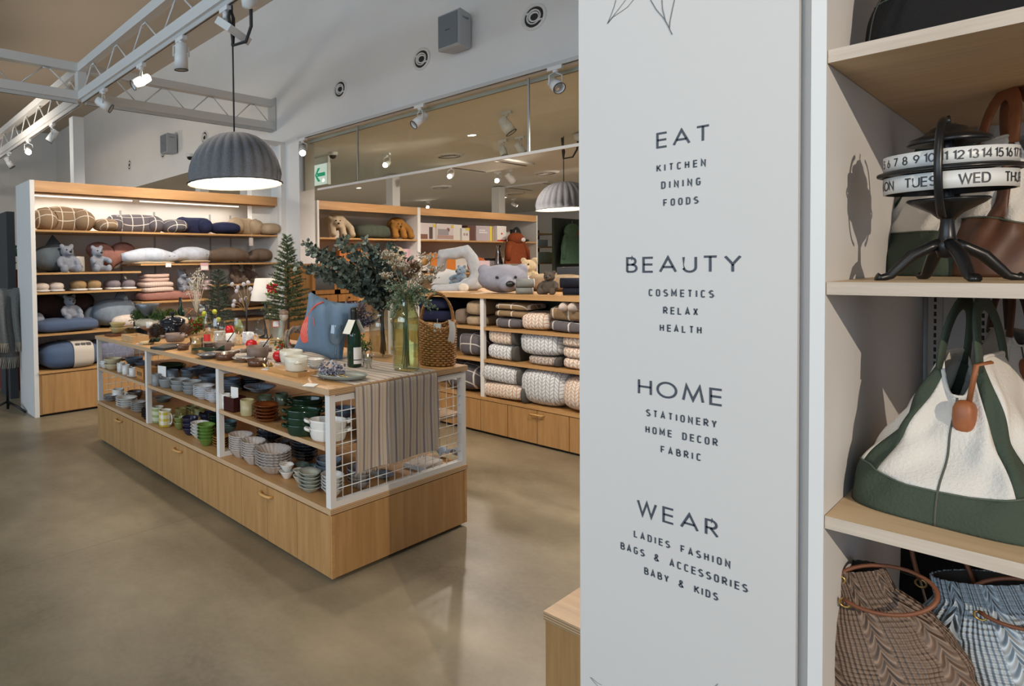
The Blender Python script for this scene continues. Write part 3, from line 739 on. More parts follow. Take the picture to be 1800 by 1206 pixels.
st('plate', 287, 708, 38, 7, 7, 1, 'large grey platter', 'behind the plaid mugs', SAGE, 'platter', z=Z)
mug_ang[0] = -1.3
st('mug', 278, 744, 22, 28, 28, 1, 'green plaid mug', 'behind the yellow plaid mug', pattern('green_plaid', (.70, .69, .62), (.28, .34, .14), 'check', .045, .1, 'xz'), 'mug', z=Z)
st('mug', 291, 751, 24, 29, 29, 1, 'yellow plaid mug', 'at the front edge beside the post', pattern('yellow_plaid', (.70, .69, .62), (.52, .40, .04), 'check', .045, .1, 'xz'), 'mug', z=Z)
mug_ang[0] = -.5
for px, py, lab in ((318, 737, 'left one of the yellow cups'), (337, 733, 'middle one of the yellow cups'), (352, 737, 'right one of the yellow cups')):
    st('mug', px, py, 22, 18, 18, 1, 'speckled yellow grey cup', lab + ' behind green bowls', M('yellow_speckle', (.30, .27, .10), .3, 0, .5, 60), 'cup', z=Z)
st('bowl', 316, 756, 22, 13, 22, 2, 'olive green bowl', 'right of the yellow plaid mug', cer('oliveb', (.17, .20, .06)), z=Z)
st('bowl', 335, 766, 32, 13, 31, 3, 'deep navy bowl', 'between olive and white bowls', NAVY, z=Z)
st('bowl', 352, 773, 36, 11, 28, 4, 'white fluted bowl', 'behind the moss green bowls', WHT, z=Z, fl_=(14, .07))
st('bowl', 363, 785, 35, 14, 37, 5, 'moss green bowl', 'left of the middle front post', GREEN, z=Z, fl_=(10, .03))
st('plate', 389, 788, 34, 6, 19, 4, 'amber rimmed plate', 'behind the middle front post', cer('ambery', (.32, .16, .04)), 'plate', z=Z)
st('bowl', 402, 762, 32, 12, 20, 3, 'dark teal bowl', 'behind the amber rimmed plates', TEAL, z=Z)
st('bowl', 380, 752, 30, 12, 22, 3, 'dark green bowl', 'deep behind the moss green bowls', DGREEN, z=Z)
st('bowl', 365, 742, 34, 12, 14, 2, 'dark navy dish', 'deep behind the navy bowls', NAVY, z=Z)
F = (16, .085)
st('bowl', 424, 807, 46, 18, 41, 7, 'pink grey fluted bowl', 'beside the middle post', PINKG, z=Z, fl_=F)
st('bowl', 446, 819, 47, 18, 42, 7, 'pink grey fluted bowl', 'between two other fluted stacks', PINKG, z=Z, fl_=F)
st('bowl', 481, 836, 68, 18, 42, 6, 'large fluted bowl', 'nearest the small white bowls', PINKG, z=Z, fl_=(20, .085), foot=.55)
st('bowl', 474, 784, 50, 14, 28, 3, 'dark fluted bowl', 'behind the pink grey stacks', DARKF, z=Z, fl_=F)
st('bowl', 498, 798, 30, 14, 22, 2, 'brown fluted bowl', 'behind the large fluted bowls', cer('brown_fluted', (.12, .10, .09)), z=Z, fl_=F)
st('plate', 535, 812, 52, 8, 34, 6, 'dark fluted plate', 'behind the teal pots', DARKF, 'plate', z=Z, fl_=(18, .07))
st('bowl', 504, 843, 29, 13, 25, 2, 'small white lobed bowl', 'in front of the large fluted bowls', WHT, z=Z, fl_=(6, .08))
st('bowl', 527, 850, 26, 12, 22, 2, 'small cream lobed bowl', 'beside the leaf plates', cer('creamy', (.62, .58, .50)), z=Z, fl_=(6, .08))
st('plate', 545, 867, 44, 9, 34, 5, 'sage leaf plate', 'at the front edge', cer('sage_leaf', (.36, .38, .33)), 'plate', z=Z, fl_=(5, .10))
for px, py, lab in ((531, 832, 'left of two behind the leaf plates'), (550, 836, 'right of two behind the leaf plates')):
    st('bowl', px, py, 27, 15, 15, 1, 'small teal lobed pot', lab, TEAL, 'lobed_pot', 'pot', z=Z, fl_=(6, .06))
st('bowl', 578, 842, 50, 14, 32, 3, 'grey bowl', 'left behind the near corner post', BLUEG, z=Z)
st('bowl', 585, 875, 44, 15, 38, 5, 'white lobed bowl', 'at the near corner post', WHT, z=Z, fl_=(6, .05))
st('bowl', 631, 860, 46, 14, 34, 4, 'stone grey bowl', 'behind the wire mesh', cer('stone', (.30, .29, .28)), z=Z)
st('plate', 672, 843, 44, 6, 6, 1, 'pale blue plate', 'behind the wire mesh', cer('pale_blue', (.30, .38, .46)), 'plate', z=Z)
p = fl(745, 818, Z)
t = tag(G().cbox((0, 0, .012), (.2, .13, .024)).build('marble_board', M('marble', (.62, .60, .57), .25, 0, .18, 9), loc=p, rz=.15), 'pale marble board lying behind the wire mesh', 'serving board')
g = G(); g.grid(lambda u, v: (.16 * (u - .5), .1 * (v - .5), .03 + .02 * math.sin(6 * u) + .012 * math.sin(9 * v + 3 * u)), 12, 10)
tag(g.build('blue_cloth', fabric('blue_linen', (.30, .36, .48)), loc=fl(789, 800, Z) - Vector((0, 0, .005))), 'pale blue folded cloth behind the wire mesh corner', 'cloth')
# ------------------------------------------------------------------ things on the table top
Z = ZT
def at(px, py, back=0.0, z=None): return contact(px, py, ZT if z is None else z, back)
def pillow_g(w, h, t, n=18, pinch=.10, m=0):
    g = G()
    for sg in (-1, 1):
        def fn(u, v):
            a, b = u * 2 - 1, v * 2 - 1
            k = (1 - abs(a) ** 2.6) * (1 - abs(b) ** 2.6)
            x = a * (1 - pinch * (1 - b * b) * .6); z = b * (1 - pinch * (1 - a * a) * .6)
            wr = .012 * math.sin(9 * a + 4 * b) * k
            return (x * w / 2, sg * (t / 2 * max(k, 0) ** .5 + wr), z * h / 2)
        g.grid(fn, n, n, m=m)
    return g
# striped runner
t0 = G()
xa, xb, ya = 2.035, 2.66, 2.075
def runner(u, v):
    x = xa + (xb - xa) * u
    L1 = 1.45; L2 = .43; s_ = v * (L1 + L2)
    if s_ <= L1: y = Y0 - .006 + (L1 - s_); z = ZT + .003 + .0015 * math.sin(20 * y + 9 * x)
    else:
        q = s_ - L1; y = Y0 - .010 - .006 * math.sin(12 * u + q * 5) * min(1, q * 5); z = ZT + .003 - q
        x += .006 * math.sin(9 * q)
    return (x - 2.35, y - Y0, z)
t = thing('striped_table_runner', 'beige linen table runner with navy stripes hanging over the table end', 'table runner', (2.35, Y0, 0))
g = t0; g.grid(runner, 40, 70)
g.build('cloth', pattern('runner_linen', (.56, .485, .40), (.10, .105, .18), 'stripe', .057, .1, 'xz'), t)
g = G()
for k in range(110):
    x = xa + (xb - xa) * k / 109 - 2.35; l = random.uniform(.008, .02)
    g.tube([(x, -.012, ZT - .427), (x + random.uniform(-.004, .004), -.012, ZT - .427 - l)], .0012, 4)
g.build('fringe', fabric('fringe_linen', (.50, .42, .33)), t)
RT = ZT + .005
# tall green glass vase with seed-head greenery
GG = glass('green_glass', (.90, .955, .80), 1.8); CG = glass('clear_glass', (.90, .93, .92), 2.4); GREY_GL = glass('smoky_glass', (.92, .94, .92), 1.4)
def vase(px, py, w, h, neck, mat, name, lab, z=RT):
    p0 = fl(px, py, z); s = mpp(p0); r = w * s / 2 * 1.08; q = contact(px, py, z, r * .9); h *= s; n_ = neck * s / 2
    pr = [(0, 0), (r * .9, 0), (r, .012), (r, h * .62), (r * .97, h * .70), (n_ * 1.15, h * .80), (n_, h * .84), (n_, h * .95), (n_ * 1.15, h)]
    g = G(); g.lathe(pr, 32); g.lathe([(a * .95, b + (.012 if b < .02 else 0)) for a, b in pr[1:]], 28)
    o = g.build(name, mat, loc=q); tag(o, lab, 'vase'); return q, h, r
qv, hv, rv = vase(714, 653, 43, 137, 28, GG, 'glass_vase', 'tall green glass bottle vase at the near end of the runner')
q2, h2, r2 = vase(672, 628, 42, 84, 34, GREY_GL, 'glass_vase', 'clear glass vase of dark stems behind the green vase')
leafm = [M('eucalyptus_leaf', (.075, .105, .08), .6, 0, .3, 25), M('eucalyptus_leaf_pale', (.15, .19, .155), .6, 0, .3, 25), M('eucalyptus_leaf_dark', (.032, .046, .034), .6, 0, .3, 25)]
stemm = M('dark_stem', (.05, .03, .02), .7)
def branch(a, b, sag=.0, n=7):
    a, b = Vector(a), Vector(b); mid = (a + b) / 2 + Vector((0, 0, abs((b - a).length) * .18 - sag))
    return [a.lerp(mid, k / (n - 1)).lerp(mid.lerp(b, k / (n - 1)), k / (n - 1)) for k in range(n)]
def rnd(a): return Vector((random.uniform(-a, a), random.uniform(-a, a), random.uniform(-a, a)))
def bouquet(name, lab, q, zm, targets, leafs, step, ll, lw, mats, depth, cat='bouquet', per=2, spread=.9, stm=None):
    t = thing(name, lab, cat, q); base = Vector((0, 0, .02)); mouth = Vector((0, 0, zm)); fg = G()
    for (px, py) in targets:
        for rep in range(leafs):
            dd = random.uniform(-depth, depth); dirn = Vector((q.x, q.y, 0)).normalized()
            pp = Vector((q.x, q.y, 0)) + dirn * dd
            ry = ray(px + random.uniform(-9, 9), py + random.uniform(-8, 8)); k = pp.dot(dirn) / Vector((ry.x, ry.y, 0)).dot(dirn)
            tip = Vector((ry.x * k, ry.y * k, H + ry.z * k)) - Vector(q)
            pth = branch(mouth + rnd(.012), tip, n=8)
            if rep == 0: G().tube([base + rnd(.02) - Vector((0, 0, 0))] + pth, .0025, 5).build('stem', stm or stemm, t)
            else: fg.tube(pth, .0016, 4, m=2)
            n_ = max(4, int((tip - mouth).length / step))
            for i in range(n_):
                f = .25 + .75 * (i + random.random()) / n_; x = f * 7; j = min(int(x), 6); p = pth[j].lerp(pth[j + 1], x - j)
                ax = (pth[j + 1] - pth[j]).normalized()
                for _ in range(per):
                    d = (ax * .4 + rnd(spread)).normalized()
                    fg.leaf(p + d * .006, d, rnd(1), ll * random.uniform(.6, 1.1), lw * random.uniform(.6, 1.1), random.randrange(len(mats)))
    fg.build('foliage', mats, t); return t
bouquet('eucalyptus_bouquet', 'large round-leaved eucalyptus bouquet in the clear vase', q2, h2 * .95,
        [(548, 437), (565, 478), (580, 445), (600, 425), (606, 470), (612, 500), (630, 445), (645, 470), (640, 505), (655, 430), (668, 455), (672, 490), (690, 432), (695, 470), (712, 450), (650, 528), (684, 520), (622, 478), (725, 470), (555, 465), (660, 535), (590, 462), (635, 425), (541, 428), (553, 450), (530, 470), (575, 490)], 4, .034, .038, .035, leafm, .16)
seedm = [M('seed_green', (.20, .27, .16), .7, 0, .3, 60), M('seed_pale', (.36, .42, .30), .7, 0, .3, 60), M('seed_stem', (.14, .19, .10), .7)]
bouquet('seeded_greenery', 'pale green seeded greenery arranged in the tall green vase', qv, hv * .98,
        [(680, 505), (690, 525), (684, 545), (700, 500), (705, 520), (715, 498), (722, 515), (735, 500), (745, 510), (752, 525), (738, 530), (760, 545), (760, 510), (694, 552), (728, 540), (712, 535)], 4, .016, .014, .010, seedm, .09, per=3, stm=seedm[2])
# dried flowers standing in the green vase
t = thing('dried_flowers', 'dried cream seed-head flowers rising from the green vase', 'dried flowers', qv)
dryw = M('dried_cream', (.62, .54, .42), .8, 0, .2, 60); dryb = M('dried_brown', (.16, .08, .04), .8); dryst = M('dried_stem', (.34, .24, .12), .8)
heads = G()
for px, py, r in ((690, 462, .05), (684, 450, .045), (678, 486, .035), (735, 468, .05), (722, 482, .045), (750, 455, .05), (765, 475, .045), (740, 492, .05), (758, 492, .035), (705, 470, .04)):
    dirn = Vector((qv.x, qv.y, 0)).normalized(); ry = ray(px, py)
    k = (Vector((qv.x, qv.y, 0)).dot(dirn) + random.uniform(-.06, .06)) / Vector((ry.x, ry.y, 0)).dot(dirn)
    tip = Vector((ry.x * k, ry.y * k, H + ry.z * k)) - qv
    pth = branch((0, 0, .02), (0, 0, hv * .9)) [:4] + branch((random.uniform(-.01, .01), 0, hv * .9), tip, .02)
    G().tube(pth, .0022, 5).build('stem', dryst, t)
    for _ in range(46):
        d = rnd(1); d.z = abs(d.z) * .7; e = tip + d * r * random.uniform(.7, 1.15)
        heads.tube([tip - Vector((0, 0, r * .6)), e], .0007, 3, m=1); heads.ell(e, random.uniform(.0035, .006), 6, 4)
heads.build('seed_heads', [dryw, dryst], t)
g = G()
for px, py in ((725, 470), (730, 480), (718, 488)):
    ry = ray(px, py); dirn = Vector((qv.x, qv.y, 0)).normalized(); k = (Vector((qv.x, qv.y, 0)).dot(dirn)) / Vector((ry.x, ry.y, 0)).dot(dirn)
    c = Vector((ry.x * k, ry.y * k, H + ry.z * k)) - qv
    for _ in range(60): d = rnd(1); d.z = abs(d.z) + .2; g.tube([c, c + d.normalized() * .045], .0012, 3)
g.build('brown_bracts', dryb, t)
G().ell(Vector(fx(747, 460, qv.x)) - qv, (.018, .018, .02), 10, 8).build('orange_bloom', M('orange_bloom', (.60, .28, .07), .7), t)
# wicker basket
p0 = fl(769, 645, ZT); s = mpp(p0); rb = 66 * s / 2 * .93; qb = contact(769, 645, ZT, rb * .9); hb = 72 * s
WK = M('wicker', (.36, .165, .045), .45, 0, .35, 70); WK2 = M('wicker_dark', (.20, .085, .025), .6)
t = thing('wicker_basket', 'honey brown wicker basket with tall hoop handle at the table corner', 'basket', (qb.x, qb.y, ZT + .002), 2.45)
g = G(); NR = 17
for k in range(NR):
    z = .008 + (hb - .02) * k / (NR - 1); r = rb * (.90 + .10 * (k / NR) ** .6)
    if k > NR * .75: r *= 1.0 - .04 * ((k / NR - .75) / .25)
    path = []
    for i in range(72):
        a = i / 72 * 2 * PI; rr = r + .0075 * math.cos(a * 18 + k * PI)
        dip = 0
        path.append((rr * math.cos(a), rr * math.sin(a), z + (.02 * math.cos(2 * a) * (k / NR) ** 3)))
    g.tube(path, .0062, 6, closed=True)
g.build('body', WK, t)
g = G()
for i in range(18):
    a = (i + .5) / 18 * 2 * PI; g.tube([(rb * .9 * math.cos(a), rb * .9 * math.sin(a), 0), (rb * math.cos(a), rb * math.sin(a), hb)], .004, 5)
g.lathe([(0, .004), (rb * .9, .004)], 24); g.build('stakes', WK2, t)
g = G()
for ph in (0, 1, 2):
    path = []
    for i in range(80):
        a = i / 80 * 2 * PI; q = a * 14 + ph * 2.1
        path.append(((rb * .97 + .006 * math.cos(q)) * math.cos(a), (rb * .97 + .006 * math.cos(q)) * math.sin(a), hb + .006 * math.sin(q) + .02 * math.cos(2 * a)))
    g.tube(path, .005, 5, closed=True)
g.build('rim', WK, t)
g = G(); hh = 58 * s
for ph in range(4):
    path = []
    for i in range(60):
        a = i / 59 * PI; q = i * .55 + ph * PI / 2
        x = -rb * .95 * math.cos(a); z = hb * .86 + hh * 1.12 * math.sin(a) ** .8
        path.append((x + .006 * math.cos(q) * math.cos(a), .006 * math.sin(q), z + .006 * math.cos(q) * math.sin(a)))
    g.tube(path, .0055, 5)
g.build('handle', WK, t)
tg = G().cbox((0, 0, 0), (.002, .04, .045)); tg.tube([(0, 0, .02), (.01, 0, .05)], .001, 4)
tg.build('price_tag', M('card', (.80, .80, .78), .7), t, loc=(rb * .2, rb * .98, hb - .01), rz=1.4)
g = G(); g.grid(lambda u, v: (.05 * (u - .5) + .01 * v, .012 * math.sin(3 * v), -.12 * v + .02 * u), 5, 8)
g.build('white_ribbon', fabric('white_ribbon', (.75, .74, .72)), t, loc=(-rb * .62, rb * .82, hb + .015), rz=.6)
# blue pillow with coral print
q = at(572, 632, .06); s = mpp(q)
t = thing('printed_cushion', 'dusty blue cushion with coral artichoke print leaning on the table', 'cushion', (q.x, q.y, ZT + .17 * 1.13), 0)
qt = Matrix.Rotation(math.atan2(q.y, q.x) - PI / 2 - .35, 4, 'Z') @ Matrix.Rotation(-.2, 4, 'X') @ Matrix.Rotation(.22, 4, 'Y')
g = pillow_g(.345, .40, .15, 22, .24); g.v = [tuple(qt @ Vector(v)) for v in g.v]
g.build('cover', fabric('dusty_blue', (.125, .19, .27)), t)
def onp(x, z):
    a, b = x / .1725, z / .1925; k = max(0, (1 - abs(a) ** 2.6) * (1 - abs(b) ** 2.6)); return qt @ Vector((x, -(.07 * k ** .5) - .004, z))
def pat(pts, n):
    g = G(); c = (sum(a for a, b in pts) / len(pts), sum(b for a, b in pts) / len(pts)); m = len(pts)
    rings = [[onp(c[0] + (a - c[0]) * f, c[1] + (b - c[1]) * f) for a, b in pts] for f in (1, .75, .5, .25, .01)]
    vs = [p for r in rings for p in r]
    return g.add(vs, [(i * m + k, i * m + (k + 1) % m, (i + 1) * m + (k + 1) % m, (i + 1) * m + k) for i in range(4) for k in range(m)], 0, True)
def outl(f, n=26): return [f(i / n * 2 * PI) for i in range(n)]
coral = M('coral_print', (.62, .10, .075), .9)
pat(outl(lambda a: (-.088 + .045 * math.sin(a), -.045 + .098 * math.cos(a) * (1 if math.cos(a) > 0 else .85))), 0).build('print', coral, t)
g = G()
for k in range(7):
    xx = -.124 + k * .012; g.tube([onp(xx, .01 - abs(k - 3) * .008) + Vector((0, 0, 0)), onp(xx + .003, -.03), onp(xx - .002, -.09 + abs(k - 3) * .008)], .0011, 4)
g.build('print_veins', M('pale_print', (.75, .55, .50), .9), t)
G().tube([onp(-.102, .05), onp(-.09, .09), onp(-.07, .125), onp(-.035, .15)], .0055, 6, flat=.4).build('print_stalk', coral, t)
# lavender bunches
lav = [M('lavender_grey', (.23, .23, .31), .8, 0, .3, 60), M('lavender_pale', (.42, .43, .50), .8, 0, .3, 60), M('lavender_dark', (.10, .10, .15), .8)]
q = at(622, 628, .08)
bouquet('lavender_bunch', 'grey lavender bunch standing behind the wine bottle', q, .14,
        [(600, 535), (608, 555), (618, 530), (628, 545), (640, 535), (650, 548), (645, 562), (604, 570), (655, 560), (612, 545)], 3, .012, .02, .012, lav, .05, per=3)
# wine bottle
q = at(623, 646, .035, RT); s = mpp(q); rr = 27 * s / 2 * .92; hb_ = 103 * s
t = thing('wine_bottle', 'dark green wine bottle with white label on the runner', 'bottle', q)
G().lathe([(0, 0), (rr * .95, 0), (rr, .008), (rr, hb_ * .52), (rr * .9, hb_ * .60), (rr * .42, hb_ * .74), (rr * .38, hb_ * .93), (rr * .46, hb_ * .94), (rr * .46, hb_), (0, hb_)], 28).build('body', M('bottle_glass_green', (.008, .028, .014), .06), t)
G().lathe([(rr * .44, hb_ * .80), (rr * .48, hb_ * .94), (rr * .5, hb_ * 1.005), (0, hb_ * 1.006)], 20).build('foil_cap', M('foil_black', (.01, .012, .01), .3), t)
def lab_arc(r, z0, z1, a0, a1, mat, nm, par):
    g = G(); g.grid(lambda u, v: (r * math.cos(a0 + (a1 - a0) * u), r * math.sin(a0 + (a1 - a0) * u), z0 + (z1 - z0) * v), 16, 2); return g.build(nm, mat, par)
ca = math.atan2(-q.y, -q.x)
lab_arc(rr * 1.012, hb_ * .06, hb_ * .34, ca - .1, ca + 1.9, M('label_white', (.72, .71, .68), .7), 'label', t)
lab_arc(rr * 1.018, hb_ * .12, hb_ * .135, ca - .1, ca + 1.9, BLACK, 'label_line', t)
g = G()
for sg in (-1, 1): g.add([(sg * .016, -.028, hb_ * .80), (sg * .016, .028, hb_ * .80), (sg * .06, .03, hb_ * .57), (sg * .06, -.03, hb_ * .57)], [(0, 1, 2, 3)])
g.add([(-.012, -.02, hb_ * .79), (-.012, .02, hb_ * .79), (.012, .02, hb_ * .80), (.012, -.02, hb_ * .80)], [(0, 1, 2, 3)])
g.build('neck_tag', M('tag_paper', (.72, .71, .62), .7), t, rz=ca + PI / 2 + .75)
# glasses
def wineglass(px, py, w, h, lab, bowl_h=.55, z=None, up=False):
    z = RT if z is None else z; q = contact(px, py, z, .03); s = mpp(q); r = w * s / 2 * .9; h *= s; b = h * (1 - bowl_h)
    pr = [(r * .85, 0), (r * .8, .003), (.006, .008), (.004, b * .6), (.006, b * .92), (r * .6, b * 1.06), (r, b + (h - b) * .42), (r * .97, b + (h - b) * .6), (r * .8, h)]
    if up: pr = [(a, h - c) for a, c in reversed(pr)]
    tag(G().lathe(pr, 26).build('wine_glass', CG, loc=q), lab, 'wine glass', None)
wineglass(590, 634, 29, 62, 'clear wine glass in front of the blue cushion')
def tumbler(px, py, w, h, lab, mat=None, z=None):
    z = RT if z is None else z; q = contact(px, py, z, .025); s = mpp(q); r = w * s / 2 * .9; h *= s
    o = G().lathe([(0, .004), (r * .8, .004), (r * .82, 0), (r, h), (r * .95, h), (r * .77, .012), (0, .012)], 24).build('glass_tumbler', mat or CG, loc=q); tag(o, lab, 'tumbler'); return q, r, h
tumbler(646, 648, 20, 24, 'clear tumbler right of the wine bottle')
tumbler(634, 634, 22, 22, 'clear tumbler holding a sprig behind the wine bottle')
q = at(634, 632, .03, RT)
bouquet('green_sprig', 'small bright green sprig in the tumbler by the bottle', q, .05, [(622, 603), (630, 593), (640, 600), (632, 608), (645, 608), (626, 612)], 4, .009, .016, .009,
        [M('sprig_green', (.10, .20, .04), .6, 0, .3, 40), M('sprig_pale', (.22, .32, .10), .6, 0, .3, 40), M('sprig_dark', (.05, .11, .03), .6)], .03, 'sprig', per=3)
# oval grey plate with lavender and cutlery
q = at(601, 673, .10); s = mpp(q)
t = thing('oval_plate', 'large oval sage plate overhanging the runner near the table edge', 'plate', (q.x, q.y, ZT + .004), -.95 + .0)
R_ = 98 * s / 2 * .92
sagep = M('sage_plate', (.22, .25, .23), .4, 0, .06, 30)
SC_ = Matrix.Diagonal((1.0, .72, 1))
G().lathe([(0, 0), (R_ * .72, 0), (R_ * .9, .008), (R_, .022), (R_ * .985, .025), (R_ * .88, .012), (R_ * .70, .006), (0, .006)], 48, mat=SC_).build('body', sagep, t)
t = thing('lavender_sprig', 'small tied lavender sprig lying on the oval sage plate', 'lavender', (q.x - .02, q.y + .045, ZT + .012))
lg = G()
for _ in range(240):
    c = Vector((random.gauss(0, .036), random.gauss(.01, .028), abs(random.gauss(.022, .018)))); lg.leaf(c, rnd(1), rnd(1), .02, .012, random.randrange(3))
lg.build('blossoms', lav, t)
brass = M('brass', (.50, .33, .10), .3, .8); steel = M('steel', (.62, .62, .62), .22, .9)
def cutlery(name, lab, x, y, z, rz, mat, l=.15, spoon=True):
    g = G(); g.tube([(0, 0, .002), (l * .5, 0, .005), (l * .7, 0, .003)], [.004, .003, .0025], 6, flat=.5)
    if spoon: g.ell((l * .86, 0, .003), (l * .15, .015, .003), 12, 6)
    else:
        for k in (-1, 0, 1): g.tube([(l * .7, 0, .003), (l * .76, k * .006, .003), (l, k * .006, .004)], .002, 5)
    o = g.build(name, mat, loc=(x, y, z), rz=rz); tag(o, lab, 'cutlery')
cutlery('steel_fork', 'steel fork laid on the oval sage plate', q.x - .05, q.y - .055, ZT + .016, 1.3, M('steel_pale', (.72, .72, .73), .3, .5), .14, False)
cutlery('brass_spoon', 'brass spoon laid on the oval sage plate left of the fork', q.x - .09, q.y + .01, ZT + .016, .2, brass)
cutlery('brass_fork', 'brass fork laid on the oval sage plate right of the steel fork', q.x - .005, q.y - .05, ZT + .016, 1.75, brass, .14, False)
# white tag card at the table edge
q = at(546, 679, .02); tag(G().cbox((0, 0, .002), (.07, .06, .002)).build('price_card', M('card', (.80, .80, .78), .7), loc=q, rz=.5), 'white card at the table edge before the oval plate', 'price card')
st('plate', 555, 648, 34, 5, 15, 4, 'small white plate', 'behind the oval sage plate', WHT, 'plate', z=RT)
# board with enamel bowls
q = at(519, 663, .02); s = mpp(q)
t = thing('wooden_board', 'thick oak serving board under the white enamel bowls', 'serving board', (q.x + .06, q.y + .09, ZT))
o = G().box((-.075, -.13, 0), (.075, .13, .022)).build('board', OAKY, t); bz = ZT + .0225
def enamel(px, py, w, h, lab):
    q = contact(px, py, bz, w * mpp(fl(px, py, bz)) * .36); s = mpp(q); r = w * s / 2 * .93; h *= s
    o = G().lathe([(0, 0), (r * .80, 0), (r * .9, .008), (r, h * .6), (r * 1.0, h), (r * .95, h), (r * .95, h * .6), (r * .82, .012), (0, .01)], 30).build('enamel_bowl', cer('enamel_white', (.68, .66, .56), .15), loc=q)
    a = ca + .25
    for b in (a, a + PI): G().tube([(r * .97 * math.cos(b - .3), r * .97 * math.sin(b - .3), h * .62), (r * 1.2 * math.cos(b - .2), r * 1.2 * math.sin(b - .2), h * .66), (r * 1.2 * math.cos(b + .2), r * 1.2 * math.sin(b + .2), h * .66), (r * .97 * math.cos(b + .3), r * .97 * math.sin(b + .3), h * .62)], .005, 6).build('handle', cer('enamel_white', (.68, .66, .56), .15), o)
    tag(o, lab, 'bowl', 'enamel bowls on the board')
enamel(512, 640, 44, 22, 'white enamel bowl at the back of the wooden board')
enamel(521, 654, 45, 25, 'white enamel bowl at the front of the wooden board')
# apples
def apple(px, py, w, lab, z=None):
    z = ZT if z is None else z; q = contact(px, py, z, .02); r = w * mpp(q) / 2 * .93
    t = thing('apple', lab, 'apple', q, 0, 'red glossy apples')
    pr = []
    for k in range(15):
        a = -PI / 2 + k / 14 * PI; rr_ = r * math.cos(a) * (1 + .08 * math.sin(a)); pr.append((max(rr_, 0), r * .92 + r * .92 * math.sin(a) - (.22 * r * max(0, 1 - rr_ / r * 2.2) if a > 0 else -.12 * r * max(0, 1 - rr_ / r * 2.5))))
    G().lathe(pr, 22).build('fruit', M('apple_red', (.46, .012, .015), .18, 0, .12, 20), t)
    G().tube([(0, 0, r * 1.55), (.003, 0, r * 2.05)], .0018, 5).build('stalk', stemm, t)
apple(491, 638, 25, 'red apple beside the enamel bowls')
apple(442, 616, 22, 'red apple behind the brown saucepan')
# pans and dishes along the front edge
def pan(px, py, w, h, lab, mat, rz, lid=False, z=None, hl=1.0):
    z = ZT if z is None else z; p0 = fl(px, py, z); r = w * mpp(p0) / 2 * .93; q = contact(px, py, z, r * .72); h *= mpp(q)
    t = thing('frying_pan', lab, 'pan', q, rz)
    G().lathe([(0, 0), (r * .82, 0), (r, h), (r * .95, h), (r * .78, .007), (0, .007)], 30).build('pan_body', mat, t)
    G().tube([(r * .95, 0, h * .85), (r * (1 + .4 * hl), 0, h * 1.05), (r * (1 + 1.0 * hl), 0, h * 1.1)], [.009, .009, .011], 8, flat=1.4).build('handle', mat, t)
    return q
pan(452, 645, 42, 11, 'long-handled brown pan at the front table edge', BROWN, 2.6, hl=.9)
pan(396, 634, 40, 11, 'brown pan with short handle left of the long-handled pan', BROWN, -.1, hl=.5)
pan(322, 616, 26, 9, 'smallest brown pan beside the amber glass', BROWN, .2, hl=.5)
def saucepan(px, py, w, h, lab, z=None, rz=0):
    z = ZT if z is None else z; p0 = fl(px, py, z); r = w * mpp(p0) / 2 * .93; q = contact(px, py, z, r * .8); h *= mpp(q)
    t = thing('clay_pot', lab, 'clay pot', q, rz)
    G().lathe([(0, 0), (r * .85, 0), (r * .97, h * .3), (r, h), (r * .94, h), (r * .9, .01), (0, .01)], 28).build('pot_body', TAUPE, t)
    for sg in (-1, 1): G().lathe([(.010, -.03), (.014, -.03), (.014, .012), (.008, .012), (.008, -.03)], 14, c=(sg * r * 1.08, 0, h * .62), mat=Matrix.Rotation(PI / 2, 3, 'Y')).build('handle', TAUPE, t)
    G().tube([(r * .5, .01, h * .9), (r * 1.35, .03, h * 2.0)], .004, 6, flat=.6).build('spoon', BLACK, t)
st('plate', 428, 637, 44, 6, 6, 1, 'pale grey plate', 'under the clay pot near the front edge', cer('pale_grey_plate', (.36, .36, .35)), 'plate')
saucepan(453, 630, 44, 19, 'taupe clay pot with handles on the pale grey plate', ZT + .012, -.5)
st('plate', 366, 631, 46, 6, 6, 1, 'dark grey plate', 'under the folded green napkin', DARKF, 'plate')
g = G(); g.grid(lambda u, v: (.22 * (u - .5), .035 * (v - .5) * (1 + u), .022 + .014 * math.sin(u * 9 + v * 5) * u + .012 * v), 24, 8)
q = at(366, 624, .05); tag(g.build('green_napkin', fabric('dark_green_linen', (.015, .03, .018)), loc=(q.x, q.y, ZT + .004), rz=-.6), 'dark green napkin rolled on the dark grey plate', 'napkin')
st('plate', 366, 618, 20, 4, 14, 4, 'small taupe plate', 'behind the amber glass', TAUPE, 'plate')
saucepan(392, 618, 34, 16, 'taupe clay pot behind the brown short-handled pan', ZT, -.5)
q, r_, h_ = tumbler(346, 621, 27, 27, 'clear tumbler of amber wax at the front edge', z=ZT)
tag(G().lathe([(0, .013), (r_ * .76, .013), (r_ * .86, h_ * .6), (0, h_ * .6)], 20).build('amber_wax', M('amber_wax', (.50, .24, .04), .4), loc=q), 'amber wax candle inside the clear tumbler', 'candle')
